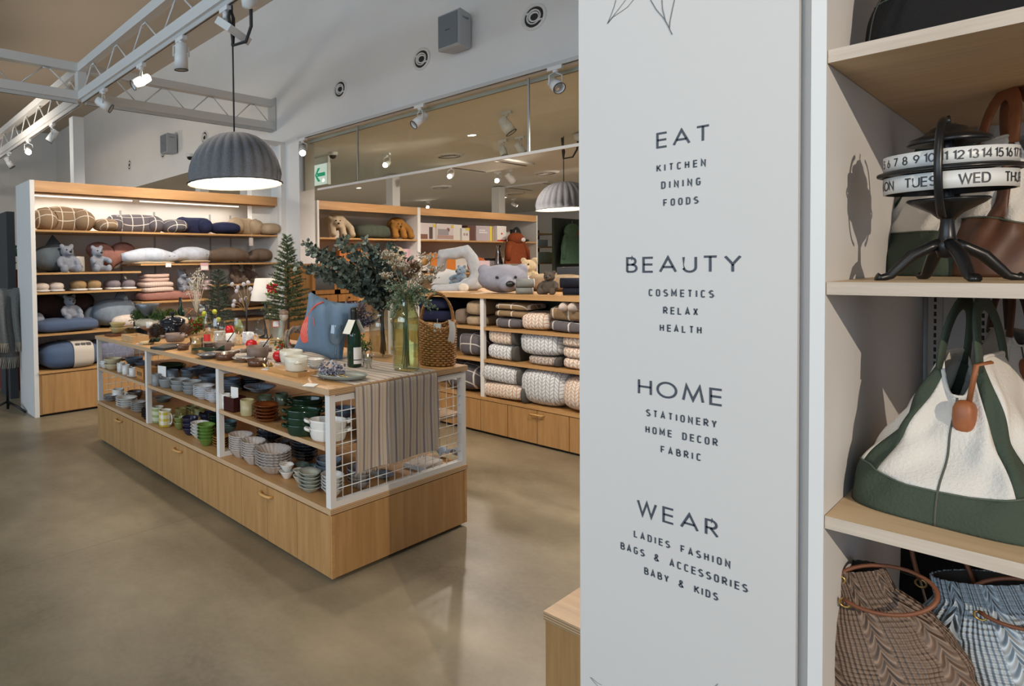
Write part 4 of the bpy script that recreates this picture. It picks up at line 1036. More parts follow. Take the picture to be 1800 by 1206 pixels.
# slate with dark pans at the far front
q = at(295, 614, .05); tag(G().cbox((0, 0, .009), (.2, .15, .018)).build('slate_tray', M('slate', (.035, .036, .036), .5), loc=(q.x, q.y, ZT), rz=.25), 'square dark slate tray under a taupe pot', 'tray')
saucepan(308, 602, 38, 14, 'taupe clay pot standing on the slate tray', ZT + .019, -.5)
g = G(); g.grid(lambda u, v: (.09 * (u - .5), .05 * (v - .5), .012 + .014 * math.sin(u * 7 + v * 5)), 14, 8)
q = at(272, 606, .02); tag(g.build('green_napkin', fabric('dark_green_linen', (.015, .03, .018)), loc=(q.x, q.y, ZT + .02), rz=.3), 'dark green napkin crumpled at the slate tray corner', 'napkin')
q = at(258, 606, .04); g = G(); g.lathe([(0, 0), (.05, 0), (.06, .012), (.05, .02), (0, .022)], 20); tag(g.build('woven_coaster', M('straw', (.48, .36, .20), .8, 0, .2, 90), loc=q), 'round straw mat lying beside the slate tray', 'mat')
q = at(243, 606, .0); tag(G().cbox((0, 0, .004), (.055, .075, .002)).build('price_card', M('card', (.80, .80, .78), .7), loc=(q.x + .03, q.y, ZT), rz=.2), 'white card lying before the pale wooden tray', 'price card')
q = at(231, 602, .05); t = thing('wooden_tray', 'pale wooden rectangular tray near the far front corner', 'tray', (q.x + .04, q.y + .02, ZT))
pw_ = M('pale_wood', (.58, .38, .19), .5, 0, .1, 20)
G().box((-.07, -.11, 0), (.07, .11, .008)).build('bottom', pw_, t)
for a, b in (((-.07, -.11, .008), (-.06, .11, .05)), ((.06, -.11, .008), (.07, .11, .05)), ((-.06, -.11, .008), (.06, -.10, .05)), ((-.06, .10, .008), (.06, .11, .05))): G().box(a, b).build('side_board', pw_, t)
q = at(196, 592, .04); tag(G().cbox((0, 0, .009), (.13, .12, .018)).build('dark_board', wood('walnut', (.10, .035, .015), (.18, .07, .03), 'y'), loc=(q.x + .03, q.y, ZT), rz=.1), 'dark walnut board at the far front corner', 'board')
st('bowl', 207, 586, 30, 10, 18, 2, 'straw yellow bowl', 'on the walnut board end', cer('straw_bowl', (.50, .40, .18), .5), z=ZT + .02)
st('bowl', 228, 578, 24, 10, 10, 1, 'straw yellow bowl', 'behind the stacked straw bowls', cer('straw_bowl', (.50, .40, .18), .5))
g = G(); g.grid(lambda u, v: (.2 * (u - .5), .12 * (v - .5), .03 + .03 * math.sin(u * PI) * (1 - v * .5) + .01 * math.sin(9 * u + 6 * v)), 18, 10)
q = at(240, 590, .1); tag(g.build('striped_towel', pattern('bw_towel', (.55, .55, .53), (.02, .02, .025), 'check', .035, .1, 'xy'), loc=(q.x, q.y, ZT + .01), rz=-.6), 'black and white checked towel behind the pale tray', 'towel')
# cushion lying, casserole, candle dish, cones
q = at(285, 585, .28); g = G().ell((0, 0, .06), (.24, .2, .06), 28, 12, e=.8)
tag(wobble(g, .004, 14).build('round_cushion', fabric('cream_velvet', (.62, .53, .40)), loc=(q.x, q.y, ZT + .025)), 'cream round cushion lying behind the black casserole', 'cushion')
q = at(304, 591, .1); s = mpp(q); t = thing('black_casserole', 'black enamel casserole with knobbed lid before the cream cushion', 'casserole', (q.x, q.y, ZT)); r = 44 * s / 2; h = 24 * s
blk = M('black_enamel', (.012, .014, .022), .12)
G().lathe([(0, 0), (r * .92, 0), (r, .02), (r, h), (r * .93, h)], 30).build('pot', blk, t)
G().lathe([(r * 1.02, h), (r * 1.0, h + .012), (r * .6, h + .034), (0, h + .045)], 30).build('lid', blk, t)
G().lathe([(.012, h + .04), (.01, h + .055), (.026, h + .07), (.024, h + .08), (0, h + .082)], 18).build('lid_knob', blk, t)
for sg in (-1, 1): G().tube([(sg * r * .5 * .6, sg * r * .88, h * .8), (sg * r * .3, sg * r * 1.2, h * .85), (-sg * r * .1, sg * r * 1.22, h * .85), (-sg * r * .2, sg * r * .95, h * .8)], .01, 8).build('side_handle', blk, t)
q = at(263, 593, .05); t = thing('footed_dish', 'brown footed dish holding a white candle', 'dish', q)
G().lathe([(0, 0), (.045, 0), (.02, .02), (.018, .05), (.05, .062), (.085, .08), (.08, .083), (.04, .068), (0, .066)], 26).build('bowl', M('dish_brown', (.22, .11, .06), .4), t)
q2c = Vector((q.x, q.y, ZT + .07)); tag(G().lathe([(0, 0), (.028, 0), (.028, .055), (0, .052)], 18).tube([(0, 0, .05), (0, 0, .07)], .002, 5).build('white_candle', M('wax_white', (.76, .74, .68), .5), loc=q2c), 'short white candle standing in the footed dish', 'candle')
def cone(px, py, r, lab, mat):
    q = at(px, py, r * .8); g = G(); n = 90
    for i in range(n):
        f = i / n; a = i * 2.399; rr = r * math.sin(PI * (.12 + .86 * f)) ** .7; z = .006 + f * r * 2.0
        d = Vector((math.cos(a), math.sin(a), .35 - f * .2)); g.leaf((rr * .5 * math.cos(a), rr * .5 * math.sin(a), z), d, (0, 0, 1), rr * .6 + .005, .02, 0, .3)
    g.lathe([(0, 0), (r * .5, r * .5), (r * .4, r * 1.5), (0, r * 2)], 10); tag(g.build('pine_cone', mat, loc=q), lab, 'pine cone', 'pine cones on the table')
cone(275, 596, .06, 'dark pine cone left of the black casserole', M('cone_dark', (.05, .035, .03), .8))
cone(328, 594, .055, 'brown pine cone right of the black casserole', M('cone_brown', (.16, .08, .045), .8))
# white plates, mugs and third apple in the middle
st('plate', 386, 604, 23, 4, 20, 8, 'white side plate', 'beside the white cups', WHT, 'plate')
mug_ang[0] = -.6
st('mug', 406, 604, 20, 17, 17, 1, 'white cup', 'just right of the side plates', WHT, 'cup')
st('mug', 436, 605, 23, 20, 20, 1, 'white cup with blue print', 'behind the red apple and clay pot', M('cup_print', (.62, .63, .66), .2, 0, .3, 60), 'cup')
apple(404, 589, 20, 'red apple behind the plain white cup by the upturned glass')
wineglass(420, 607, 26, 48, 'clear upturned glass between the white cups', .6, ZT)
wineglass(384, 612, 30, 52, 'clear wine glass before the red label bottle', .6, ZT)
q = at(365, 603, .04); s = mpp(q); rr = .034; hb_ = 66 * s
t = thing('clear_bottle', 'clear bottle with black stopper and red label', 'bottle', q)
G().lathe([(0, 0), (rr, 0), (rr, hb_ * .5), (rr * .9, hb_ * .58), (rr * .4, hb_ * .74), (rr * .36, hb_ * .95), (0, hb_ * .95)], 24).build('body', CG, t)
G().lathe([(rr * .5, hb_ * .84), (rr * .5, hb_ * .98), (rr * .2, hb_), (0, hb_)], 16).build('stopper', BLACK, t)
lab_arc(rr * 1.02, .012, .065, ca - .9, ca + .9, M('label_red', (.55, .03, .03), .6), 'label', t)
st('plate', 465, 612, 21, 3, 11, 4, 'white saucer', 'before the big glass jar', WHT, 'saucer', z=RT)
# lidded glass jar with orange tag
q = at(486, 604, .08, RT); s = mpp(q); r = 40 * s / 2
t = thing('glass_jar', 'large lidded glass jar with an orange rimmed tag', 'glass jar', q); h = 44 * s
G().lathe([(0, 0), (r * .6, 0), (r * .62, .01), (r * .7, h * .2), (r * 1.0, h * .92), (r * 1.05, h), (r * .98, h), (r * .66, h * .2), (r * .55, .014), (0, .014)], 30).build('jar_body', CG, t)
G().lathe([(r * 1.06, h + .002), (r * .8, h + .03), (r * .3, h + .055), (.01, h + .06), (.008, h + .07), (.022, h + .085), (.018, h + .105), (0, h + .11)], 26).build('lid', CG, t)
a = ca + .1; o = G().cbox((0, 0, 0), (.002, .055, .06)).build('tag_frame', M('tag_orange', (.55, .13, .05), .6), t, loc=(r * 1.0 * math.cos(a), r * 1.0 * math.sin(a), h * .80), rz=a)
G().cbox((.002, 0, -.004), (.002, .042, .040)).build('tag_card', M('card', (.80, .80, .78), .7), o)
q = at(455, 590, .05, RT); tag(G().lathe([(0, 0), (.04, 0), (.045, .05), (.04, .08), (.02, .1), (.018, .14), (.024, .15)], 20).build('glass_bottle', GREY_GL, loc=q), 'small clear glass bottle behind the lidded jar', 'bottle')
# wreath of twigs
q = at(512, 622, .03, RT); t = thing('twig_wreath', 'grey twig wreath leaning against the blue cushion', 'wreath', (q.x + .06, q.y + .02, RT + .08))
g = G()
for k in range(12):
    ph = random.random() * 6; R0 = .075 + random.uniform(-.012, .012)
    g.tube([(R0 * math.cos(i / 30 * 2 * PI), .016 * math.sin(i / 30 * 2 * PI * 3 + ph), R0 * math.sin(i / 30 * 2 * PI) + .012 * math.cos(i / 30 * 2 * PI * 4 + ph)) for i in range(30)], .004, 5, closed=True)
o = g.build('twigs', M('twig_grey', (.22, .18, .15), .85, 0, .3, 60), t); o.rotation_euler = (-.3, .15, -.3)
# needle trees
def needletree(name, lab, px, py, hpx, wpx, mats, trunk_h, dens=1.0, z=None, shape=.9):
    z = RT if z is None else z; q = contact(px, py, z, .03); s = mpp(q); Ht = hpx * s; R = wpx * s / 2
    t = thing(name, lab, 'small tree', q)
    G().tube([(0, 0, .0), (.004, 0, Ht * .5), (0, 0, Ht * .97)], [.012, .008, .003], 7).build('trunk', M('bark', (.07, .04, .025), .85), t)
    G().lathe([(0, 0), (.05, 0), (.05, .012), (0, .014)], 16).build('foot', M('bark', (.07, .04, .025), .85), t)
    g = G(); nb = int(64 * dens)
    for i in range(nb):
        f = (i + .5) / nb; zz = Ht * (trunk_h + (1 - trunk_h) * f); rr = R * (1 - f) ** shape + .02; a = i * 2.399 + random.uniform(-.3, .3)
        l = rr * random.uniform(.8, 1.08); e = Vector((l * math.cos(a), l * math.sin(a), l * (.25 + .5 * f) - .15 * l)); p0 = Vector((0, 0, zz))
        br = [p0, p0 + e * .5 + Vector((0, 0, -.01)), p0 + e]
        tw = [(br[0], br[2], 1.0)]
        side = Vector((-math.sin(a), math.cos(a), 0))
        for sgn in (-1, 1):
            for w in (.35, .6): tw.append((p0 + e * w, p0 + e * w + (e * .35 + side * sgn * l * .35), .5))
        for A, B, k in tw:
            g.tube([A, B], .0018, 3, m=1); n = max(5, int((B - A).length / .0026 * dens))
            for j in range(n):
                p = A.lerp(B, (j + random.random()) / n); d = ((B - A).normalized() * .8 + rnd(.8)).normalized()
                w_ = d.cross(rnd(1)).normalized() * .0022; L = .021
                g.add([p - w_, p + w_, p + d * L], [(0, 1, 2)], random.choice((0, 0, 2)))
    g.build('needles', mats, t); return q, Ht
fir = [M('fir_needle', (.038, .072, .028), .6), M('bark', (.07, .04, .025), .85), M('fir_needle_light', (.085, .135, .05), .6)]
ced = [M('cedar_needle', (.025, .055, .032), .65), M('bark', (.07, .04, .025), .85), M('cedar_needle_blue', (.035, .085, .065), .65)]
qf, hf = needletree('small_fir_tree', 'small dark green fir tree between the lampshade and blue cushion', 507, 610, 194, 88, fir, .22, 1.3)
q, _h = needletree('small_cedar_tree', 'small cedar tree behind the clear bottle and apples', 385, 585, 108, 54, ced, .05, 1.0, ZT, .55)
p = Vector(fl(497, 612, RT)); dirn = Vector((qf.x, qf.y, 0)).normalized()
def neartree(px, py, off=.1):
    ry = ray(px, py); k = (Vector((qf.x, qf.y, 0)).dot(dirn) - off) / Vector((ry.x, ry.y, 0)).dot(dirn); return Vector((ry.x * k, ry.y * k, H + ry.z * k))
t = thing('acorn_ornament', 'pale acorn ornament hung on the small fir tree', 'ornament', neartree(499, 553))
G().ell((0, 0, -.012), (.032, .032, .034), 16, 10).build('nut', M('acorn_pale', (.55, .47, .40), .6), t)
G().ell((0, 0, .012), (.035, .035, .022), 16, 8).build('cap', M('acorn_cap', (.30, .20, .14), .8, 0, .4, 120), t)
G().tube([(0, 0, .03), (0, .03, .10)], .0015, 4).build('string', stemm, t)
t = thing('holly_berries', 'red berry cluster hung high on the small fir tree', 'berries', neartree(478, 507, .12))
g = G()
for _ in range(34): g.ell(rnd(.035) * .8, .009, 7, 5)
g.build('berries', M('berry_red', (.38, .01, .015), .25), t)
g = G()
for _ in range(14): d = rnd(1); g.leaf(d.normalized() * .02, d, rnd(1), .05, .02)
g.build('leaves', M('holly_leaf', (.12, .20, .04), .5), t)
t = thing('berry_sprig', 'red berry and yellow leaf sprig beside the enamel bowls', 'sprig', at(496, 616, .03, RT))
g = G()
for _ in range(14): g.ell(Vector((random.gauss(0, .025), random.gauss(0, .025), random.uniform(.02, .05))), .009, 7, 5)
g.build('berries', M('berry_red', (.38, .01, .015), .25), t)
g = G()
for _ in range(40): c = Vector((random.gauss(0, .03), random.gauss(0, .03), random.uniform(.01, .06))); g.leaf(c, rnd(1), rnd(1), .035, .016, random.choice((0, 0, 1)))
g.build('leaves', [M('holly_dark', (.03, .08, .025), .45), M('leaf_yellow', (.55, .42, .04), .6)], t)
q = at(472, 650, .02); t = thing('brass_leaf_sprig', 'brass leaf sprig on white paper beside the long-handled pan', 'ornament', q)
G().cbox((0, 0, .002), (.07, .06, .002), rz=.4).build('paper', M('card', (.80, .80, .78), .7), t)
g = G()
for k in range(12): g.leaf((random.uniform(-.02, .02), random.uniform(-.02, .03), .01), Vector((random.uniform(-1, 1), random.uniform(-1, 1), .4)), (0, 0, 1), .04, .018)
g.build('leaves', brass, t)
# table lamp
q = at(468, 588, .06, ZT); s = mpp(q); t = thing('table_lamp', 'table lamp with white tapered shade and black turned stem', 'table lamp', q)
zt_ = 105 * s; z0 = 66 * s; Rl = 54 * s / 2
G().lathe([(Rl, z0), (Rl * .68, zt_), (Rl * .66, zt_), (Rl * .98, z0)], 32).build('lamp_shade', M('shade_linen', (.60, .57, .53), .9), t)
G().lathe([(0, 0), (.06, 0), (.06, .012), (.014, .03), (.018, .06), (.012, .09), (.018, .13), (.012, .18), (.018, .22), (.01, z0 + .02), (0, z0 + .03)], 18).build('stem', BLACK, t)
G().tube([(.0, .0, z0), (0, .0, zt_ - .03)], .005, 6).build('harp', BLACK, t)
# tall black candle holder, gourd jar, cotton branch
q = at(434, 592, .03, ZT); t = thing('candle_stick', 'tall black metal stick with grey seed pods', 'decorative branch', q)
G().tube([(0, 0, 0), (0, 0, .33)], .008, 8).lathe([(0, 0), (.05, 0), (.05, .01), (0, .012)], 18).build('stick', BLACK, t)
g = G(); st_ = G()
for px, py in ((408, 500), (418, 505), (428, 500), (436, 497), (440, 508), (416, 512), (412, 530), (424, 528), (432, 525), (410, 537), (444, 515)):
    ry = ray(px, py); dr = Vector((q.x, q.y, 0)).normalized(); k = (Vector((q.x, q.y, 0)).dot(dr) + random.uniform(-.05, .05)) / Vector((ry.x, ry.y, 0)).dot(dr)
    e = Vector((ry.x * k, ry.y * k, H + ry.z * k)) - q; st_.tube([(0, 0, .2), e * .6 + Vector((0, 0, .1)), e], .0022, 4); G().ell(e, (.018, .018, .02), 9, 7).build('pod', M('pod_grey', (.38, .37, .40), .7, 0, .3, 60), t)
st_.build('twigs', M('dried_stem', (.34, .24, .12), .8), t)
q = at(420, 584, .03, ZT); t = thing('gourd', 'striped green and yellow gourd behind the red apple', 'gourd', (q.x, q.y, ZT + .0))
G().lathe([(0, 0), (.035, .01), (.045, .04), (.036, .07), (.02, .10), (.012, .12), (0, .125)], 18, fl=(10, .06, .02)).build('fruit', M('gourd_skin', (.22, .25, .06), .45, 0, .7, 22), t)
for px, py, lab in ((377, 548, 'lime ornament right of the clear bottle'), (384, 562, 'lime ornament low beside the cedar tree'), (359, 551, 'lime ornament left of the clear bottle')):
    q = at(374, 600, .05, ZT); dr = Vector((q.x, q.y, 0)).normalized(); ry = ray(px, py); k = Vector((q.x, q.y, 0)).dot(dr) / Vector((ry.x, ry.y, 0)).dot(dr)
    e = Vector((ry.x * k, ry.y * k, H + ry.z * k)); t = thing('lime_ornament', lab, 'ornament', e, 0, 'lime green ornaments')
    G().ell((0, 0, 0), .02, 10, 8).build('ball', M('lime_skin', (.42, .45, .03), .4), t)
    G().tube([(0, 0, .0), (.03, .02, -.05), (.0, .05, -(e.z - ZT) + .005)], .0018, 4).build('stalk', M('dried_stem', (.34, .24, .12), .8), t)
q = at(345, 592, .1, ZT)
bouquet('red_flower_posy', 'posy of red flowers and lime leaves by the pine cone', q, .03, [(340, 566), (350, 560), (346, 572), (336, 574), (356, 570)], 4, .012, .032, .02,
        [M('posy_red', (.35, .02, .02), .6), M('posy_lime', (.20, .32, .04), .6), M('posy_green', (.06, .14, .03), .6)], .06, per=3)
# fir garland and moss, terrarium, dark bottle, white branch
gar = [M('garland_green', (.045, .10, .02), .6), M('garland_light', (.10, .17, .03), .6), M('garland_dark', (.02, .05, .015), .6)]
q = at(262, 572, .25); t = thing('fir_garland', 'green fir garland lying behind the cream cushion', 'garland', (q.x, q.y, ZT)); g = G()
for _ in range(900):
    u = random.uniform(-1, 1); c = Vector((.05 * u + random.gauss(0, .02), -u * .2, abs(random.gauss(.04, .03)))); g.leaf(c, rnd(1) + Vector((0, 0, .6)), rnd(1), .05, .006, random.randrange(3))
g.build('needles', gar, t); t.location = (q.x, q.y, ZT + .09)
tag(G().cbox((0, 0, .045), (.12, .42, .09)).build('dark_riser', M('riser_dark', (.03, .025, .02), .7), loc=(q.x, q.y, ZT)), 'dark low riser block under the fir garland', 'riser')
q = at(300, 575, .2); t = thing('moss_mound', 'rounded green moss mound beside the fir garland', 'moss', (q.x, q.y, ZT)); g = G()
for _ in range(1300):
    d = rnd(1); d.z = abs(d.z); d.normalize(); c = Vector((d.x * .085, d.y * .085, d.z * .19)); g.leaf(c, d + rnd(.5), rnd(1), .025, .008, random.randrange(3))
g.ell((0, 0, .0), (.08, .08, .185), 14, 10, m=2)
g.build('moss', [M('moss_a', (.10, .14, .02), .8), M('moss_b', (.16, .20, .04), .8), M('moss_c', (.05, .08, .015), .8)], t)
q = at(330, 578, .12); s = mpp(q); t = thing('glass_terrarium', 'glass house terrarium with pitched roof and copper edges', 'terrarium', (q.x, q.y, ZT + .05), .2)
w, d, h1_, h2_ = .1, .07, .07, .15
vs = [(-w, -d, 0), (w, -d, 0), (w, d, 0), (-w, d, 0), (-w, -d, h1_), (w, -d, h1_), (w, d, h1_), (-w, d, h1_), (0, -d, h2_), (0, d, h2_)]
G().add(vs, [(0, 1, 5, 8, 4), (2, 3, 7, 9, 6), (0, 4, 7, 3), (1, 2, 6, 5), (4, 8, 9, 7), (5, 6, 9, 8)]).build('panes', CG, t)
g = G()
for a, b in ((0, 1), (1, 2), (2, 3), (3, 0), (0, 4), (1, 5), (2, 6), (3, 7), (4, 8), (5, 8), (6, 9), (7, 9), (8, 9), (4, 7), (5, 6)): g.tube([vs[a], vs[b]], .0035, 5)
g.build('edges', M('copper', (.45, .16, .07), .3, .8), t)
G().box((-w, -d, -.05), (w, d, -.001)).build('base_block', M('riser_dark', (.03, .025, .02), .7), t)
g = G()
for _ in range(300): g.leaf((random.uniform(-w, w) * .8, random.uniform(-d, d) * .8, .01 + random.random() * .03), rnd(1) + Vector((0, 0, 1)), rnd(1), .03, .012)
g.build('silver_filling', M('silver_tinsel', (.60, .60, .60), .3, .4), t)
q = at(318, 572, .1); t = thing('dark_bottle', 'dark green bottle rising behind the glass terrarium', 'bottle', (q.x, q.y, ZT))
G().lathe([(0, 0), (.036, 0), (.036, .15), (.03, .18), (.014, .22), (.013, .30), (0, .30)], 20).build('body', M('bottle_glass_green', (.008, .028, .014), .06), t)
G().lathe([(.015, .24), (.016, .305), (0, .306)], 14).build('cap', BLACK, t)
q = at(345, 570, .1); t = thing('white_branch', 'bleached white branch bunch standing behind the terrarium', 'dried branch', (q.x, q.y, ZT)); g = G(); g2 = G()
for px, py in ((335, 500), (342, 485), (348, 478), (352, 492), (358, 485), (340, 508), (350, 505), (330, 512), (346, 496), (360, 500), (345, 515), (338, 492)):
    ry = ray(px, py); dr = Vector((q.x, q.y, 0)).normalized(); k = (Vector((q.x, q.y, 0)).dot(dr) + random.uniform(-.05, .05)) / Vector((ry.x, ry.y, 0)).dot(dr)
    e = Vector((ry.x * k, ry.y * k, H + ry.z * k)) - Vector((q.x, q.y, ZT)); g.tube([(0, 0, .0), (random.uniform(-.01, .01), 0, .15), e], .003, 4)
    for _ in range(22): c = e + rnd(.028); g2.leaf(c, rnd(1), rnd(1), .018, .012)
g.build('twigs', M('bleached', (.60, .54, .44), .8), t); g2.build('blossoms', M('bleached_pale', (.70, .65, .55), .8), t)
q = at(356, 575, .12); t = thing('footed_goblet', 'clear footed goblet holding a white candle behind the clear bottle', 'goblet', (q.x, q.y, ZT))
G().lathe([(0, 0), (.04, 0), (.008, .02), (.007, .15), (.03, .17), (.042, .22), (.038, .24)], 22).build('glass', CG, t)
G().lathe([(0, .172), (.028, .172), (.028, .2), (0, .2)], 16).build('wax', M('wax_white', (.76, .74, .68), .5), t)
# wire and dark things further back on the table
q = at(225, 570, .3); t = thing('grey_metal_bowl', 'wide grey metal bowl on a dark stand at the far back of the table', 'bowl', (2.31, 4.98, ZT))
G().lathe([(0, .15), (.03, .15), (.11, .26), (.105, .263), (0, .165)], 28).build('bowl', M('grey_metal', (.14, .16, .18), .35, .5), t)
G().lathe([(0, 0), (.06, 0), (.06, .015), (.015, .03), (.015, .15), (0, .15)], 20).build('stand', BLACK, t)
# ------------------------------------------------------------------ long wall unit with plush cushions
FY = 6.29
def fyp(px, py, y=FY): return fy(px, py, y)
t = thing('shelf_unit', 'long white and oak wall unit stocked with plush cushions behind the table', 'shelf unit', (1.66, FY, 0))
XL, XR, DP = 0.0, 3.16, .56
G().box((XL, 0, 0), (XL + .045, DP, 2.415)).build('end_panel', WHITE, t); G().box((XR - .03, 0, 0), (XR, DP, 2.40)).build('end_panel', WHITE, t)
G().box((XL + .045, DP - .02, 0), (XR - .03, DP, 2.40)).build('back_panel', PANEL, t)
G().box((XL + .045, .03, 2.385), (XR - .03, DP, 2.40)).build('top_panel', PANEL, t)
G().box((XL + .045, .0, 2.30), (XR - .03, .025, 2.412)).build('fascia', FASCIA, t)
G().box((XL + .045, .05, 2.285), (XR - .03, .07, 2.385)).build('inner_fascia', FASCIA, t)
for a, b in ((.10, 1.25), (1.35, 2.75)): G().box((a, .34, 2.295), (b, .362, 2.307)).build('light_strip', emit('led_strip', (1, .95, .85), 1.6), t)
for a, b in ((.10, 1.25), (1.35, 2.75)): area('shelf_strip_light', (1.66 + (a + b) / 2, FY + .35, 2.285), (1.66 + (a + b) / 2, FY + .42, 0), b - a, .03, 4.2, (1, .93, .84))
for z, a, b in ((1.915, .045, 3.13), (1.474, .045, 1.19), (1.556, 1.19, 3.13), (1.272, .045, 1.19), (1.124, 1.19, 2.1), (1.29, 2.1, 3.13), (.842, .045, 3.13), (.98, 2.2, 3.13)):
    G().box((a, .004, z - .02), (b, DP - .02, z)).build('shelf', OAKX, t)
for x in (1.18, 1.62, 2.42, 2.74): G().box((x - .012, DP - .026, .86), (x + .012, DP - .02, 2.2)).build('slotted_upright', M('slot_steel', (.38, .38, .37), .5), t)
G().box((.045, .0, .02), (3.13, DP, .44)).build('base_carcass', OAKZ, t); G().box((.06, .04, 0), (3.1, DP, .02)).build('kick_plinth', DARK, t)
for k in range(5):
    d = G().box((.07 + k * .61, -.016, .03), (.07 + (k + 1) * .61 - .004, .0, .425)).build('base_door', OAKZ, t)
    if k == 1: G().tube([(.08 + k * .61 + .1, -.018, .40), (.08 + k * .61 + .15, -.04, .40), (.08 + k * .61 + .25, -.04, .40), (.08 + k * .61 + .3, -.018, .40)], .007, 6).build('handle', M('handle_wood', (.62, .36, .13), .4), d)
G().box((.045, -.02, .44), (3.13, DP, .463)).build('base_top', OAKX, t)
Y_ = FY + .17
BEI = plush('plush_beige', (.40, .31, .21)); NAV = plush('plush_navy', (.025, .03, .075)); PGR = plush('plush_grey', (.26, .28, .33)); PBL = plush('plush_seal', (.50, .54, .63)); BRN = plush('plush_brown', (.15, .11, .085))
PLB = pattern('plaid_beige', (.27, .185, .115), (.68, .62, .54), 'plaid', .125, .085, 'xz'); PLG = pattern('plaid_grey', (.115, .105, .12), (.62, .58, .55), 'plaid', .125, .085, 'xz')
ROSE = plush('plush_rose', (.30, .145, .12)); DKB = plush('plush_dark_brown', (.05, .03, .028)); SHK = plush('plush_shark', (.115, .145, .175)); PINK = fabric('fleece_pink', (.58, .41, .35))
def arch(px0, px1, py0, py1, mat, lab, z, y=Y_, r=.085, rz=0, low=.5):
    a = fyp(px0, py1, y); b = fyp(px1, py1, y); w = b.x - a.x; h = (py1 - py0) * mpp(a)
    r = min(r, h * .55); cx = (a.x + b.x) / 2; n = 15; g = G(); pth = []; R = []
    for i in range(n):
        q = i / (n - 1) * PI; pth.append((-(w / 2 - r) * math.cos(q) , .10 * math.sin(q), max(r * .9, (h - r) * math.sin(q) ** .6))); R.append(r * (1 + .12 * math.sin(q)))
    g.ell(pth[0], (r * .98, r, r * .9)); g.ell(pth[-1], (r * .98, r, r * .9)); g.tube(pth, R, 14)
    wobble(g, .005, 12)
    tag(g.build('arched_cushion', mat, loc=(cx, y, z), rz=rz), lab, 'cushion')
def lump(px0, px1, py0, py1, mat, lab, z, y=Y_, dep=.17, e=.8, name='cushion', rz=0.0, wob=.005, cat='cushion'):
    a = fyp(px0, py1, y); b = fyp(px1, py1, y); w = b.x - a.x; h = (py1 - py0) * mpp(a)
    g = G().ell((0, 0, h / 2), (w / 2, dep, h / 2), 26, 14, e=e); wobble(g, wob, 13)
    return tag(g.build(name, mat, loc=((a.x + b.x) / 2, y, z), rz=rz), lab, cat)
z1 = 1.917
arch(57, 167, 361, 404, PLB, 'big beige plaid arched cushion at the left end of the top shelf', z1, r=.13)
lump(166, 203, 384, 406, PLB, 'small beige plaid cushion beside the big beige plaid one', z1, Y_ - .03)
arch(187, 286, 378, 408, PLG, 'big grey plaid arched cushion on the top shelf', z1, r=.105, rz=-.12)
lump(283, 325, 387, 411, PLG, 'small grey plaid cushion on the top shelf', z1, Y_ - .05)
arch(308, 373, 384, 412, NAV, 'big navy arched cushion on the top shelf', z1, r=.12)
lump(371, 418, 391, 412, NAV, 'small navy cushion on the top shelf', z1, Y_ - .03)
arch(402, 462, 384, 413, BEI, 'big plain beige arched cushion on the top shelf', z1, r=.12)
lump(456, 488, 393, 414, BEI, 'small plain beige cushion at the right end of the top shelf', z1, Y_ - .05)
p = fyp(442, 425, FY - .02); tag(G().cbox((0, 0, 0), (.06, .003, .10)).tube([(0, 0, .05), (.02, .0, .12)], .002, 4).build('hang_tag', M('tag_grey', (.50, .46, .44), .7), loc=(p.x, FY - .012, p.z)), 'patterned paper tag hanging under the plain beige cushion', 'tag')
def bear(lab, loc, rz, s, mat, arm=.0, nose=BLACK, group=None, nm='teddy_bear'):
    t = thing(nm, lab, 'teddy bear', loc, rz, group)
    key = ('bear', mat.name, round(arm, 1))
    if key not in _BM:
        g = G()
        g.ell((0, 0, .30), (.24, .19, .28), 18, 12); g.ell((0, -.02, .68), (.215, .19, .185), 18, 12); g.ell((0, -.20, .63), (.115, .115, .095), 14, 9)
        for sg in (-1, 1):
            g.ell((sg * .165, .0, .85), (.085, .05, .085), 12, 8)
            g.tube([(sg * .17, -.03, .46), (sg * .30, -.10 - arm, .36 + arm * .5), (sg * .31, -.2 - arm, .26 + arm)], [.095, .095, .095], 12); g.ell((sg * .31, -.21 - arm, .25 + arm), .097, 12, 8)
            g.tube([(sg * .12, -.05, .1), (sg * .19, -.22, .09), (sg * .22, -.36, .09)], [.13, .12, .115], 12); g.ell((sg * .235, -.39, .12), (.115, .075, .13), 12, 8)
        o = g.build('body', mat, t); bake(o, .026, 3); _BM[key] = o.data
    else:
        o = bpy.data.objects.new('body', _BM[key]); COL.objects.link(o); o.parent = t
    G().ell((0, -.31, .665), (.052, .03, .038), 10, 7).build('nose', nose, t)
    for sg in (-1, 1): G().ell((sg * .085, -.19, .73), .026, 8, 6).build('eye', BLACK, t)
    t.scale = (s, s, s); return t
_BM = {}
def bear_px(lab, px, py0, py1, mat, z, y, rz=0, arm=0.0, group=None):
    p = fyp(px, py1, y); s = (py1 - py0) * mpp(p) / .84; return bear(lab, (p.x, y, z), rz, s, mat, arm, group=group)
z2 = 1.476
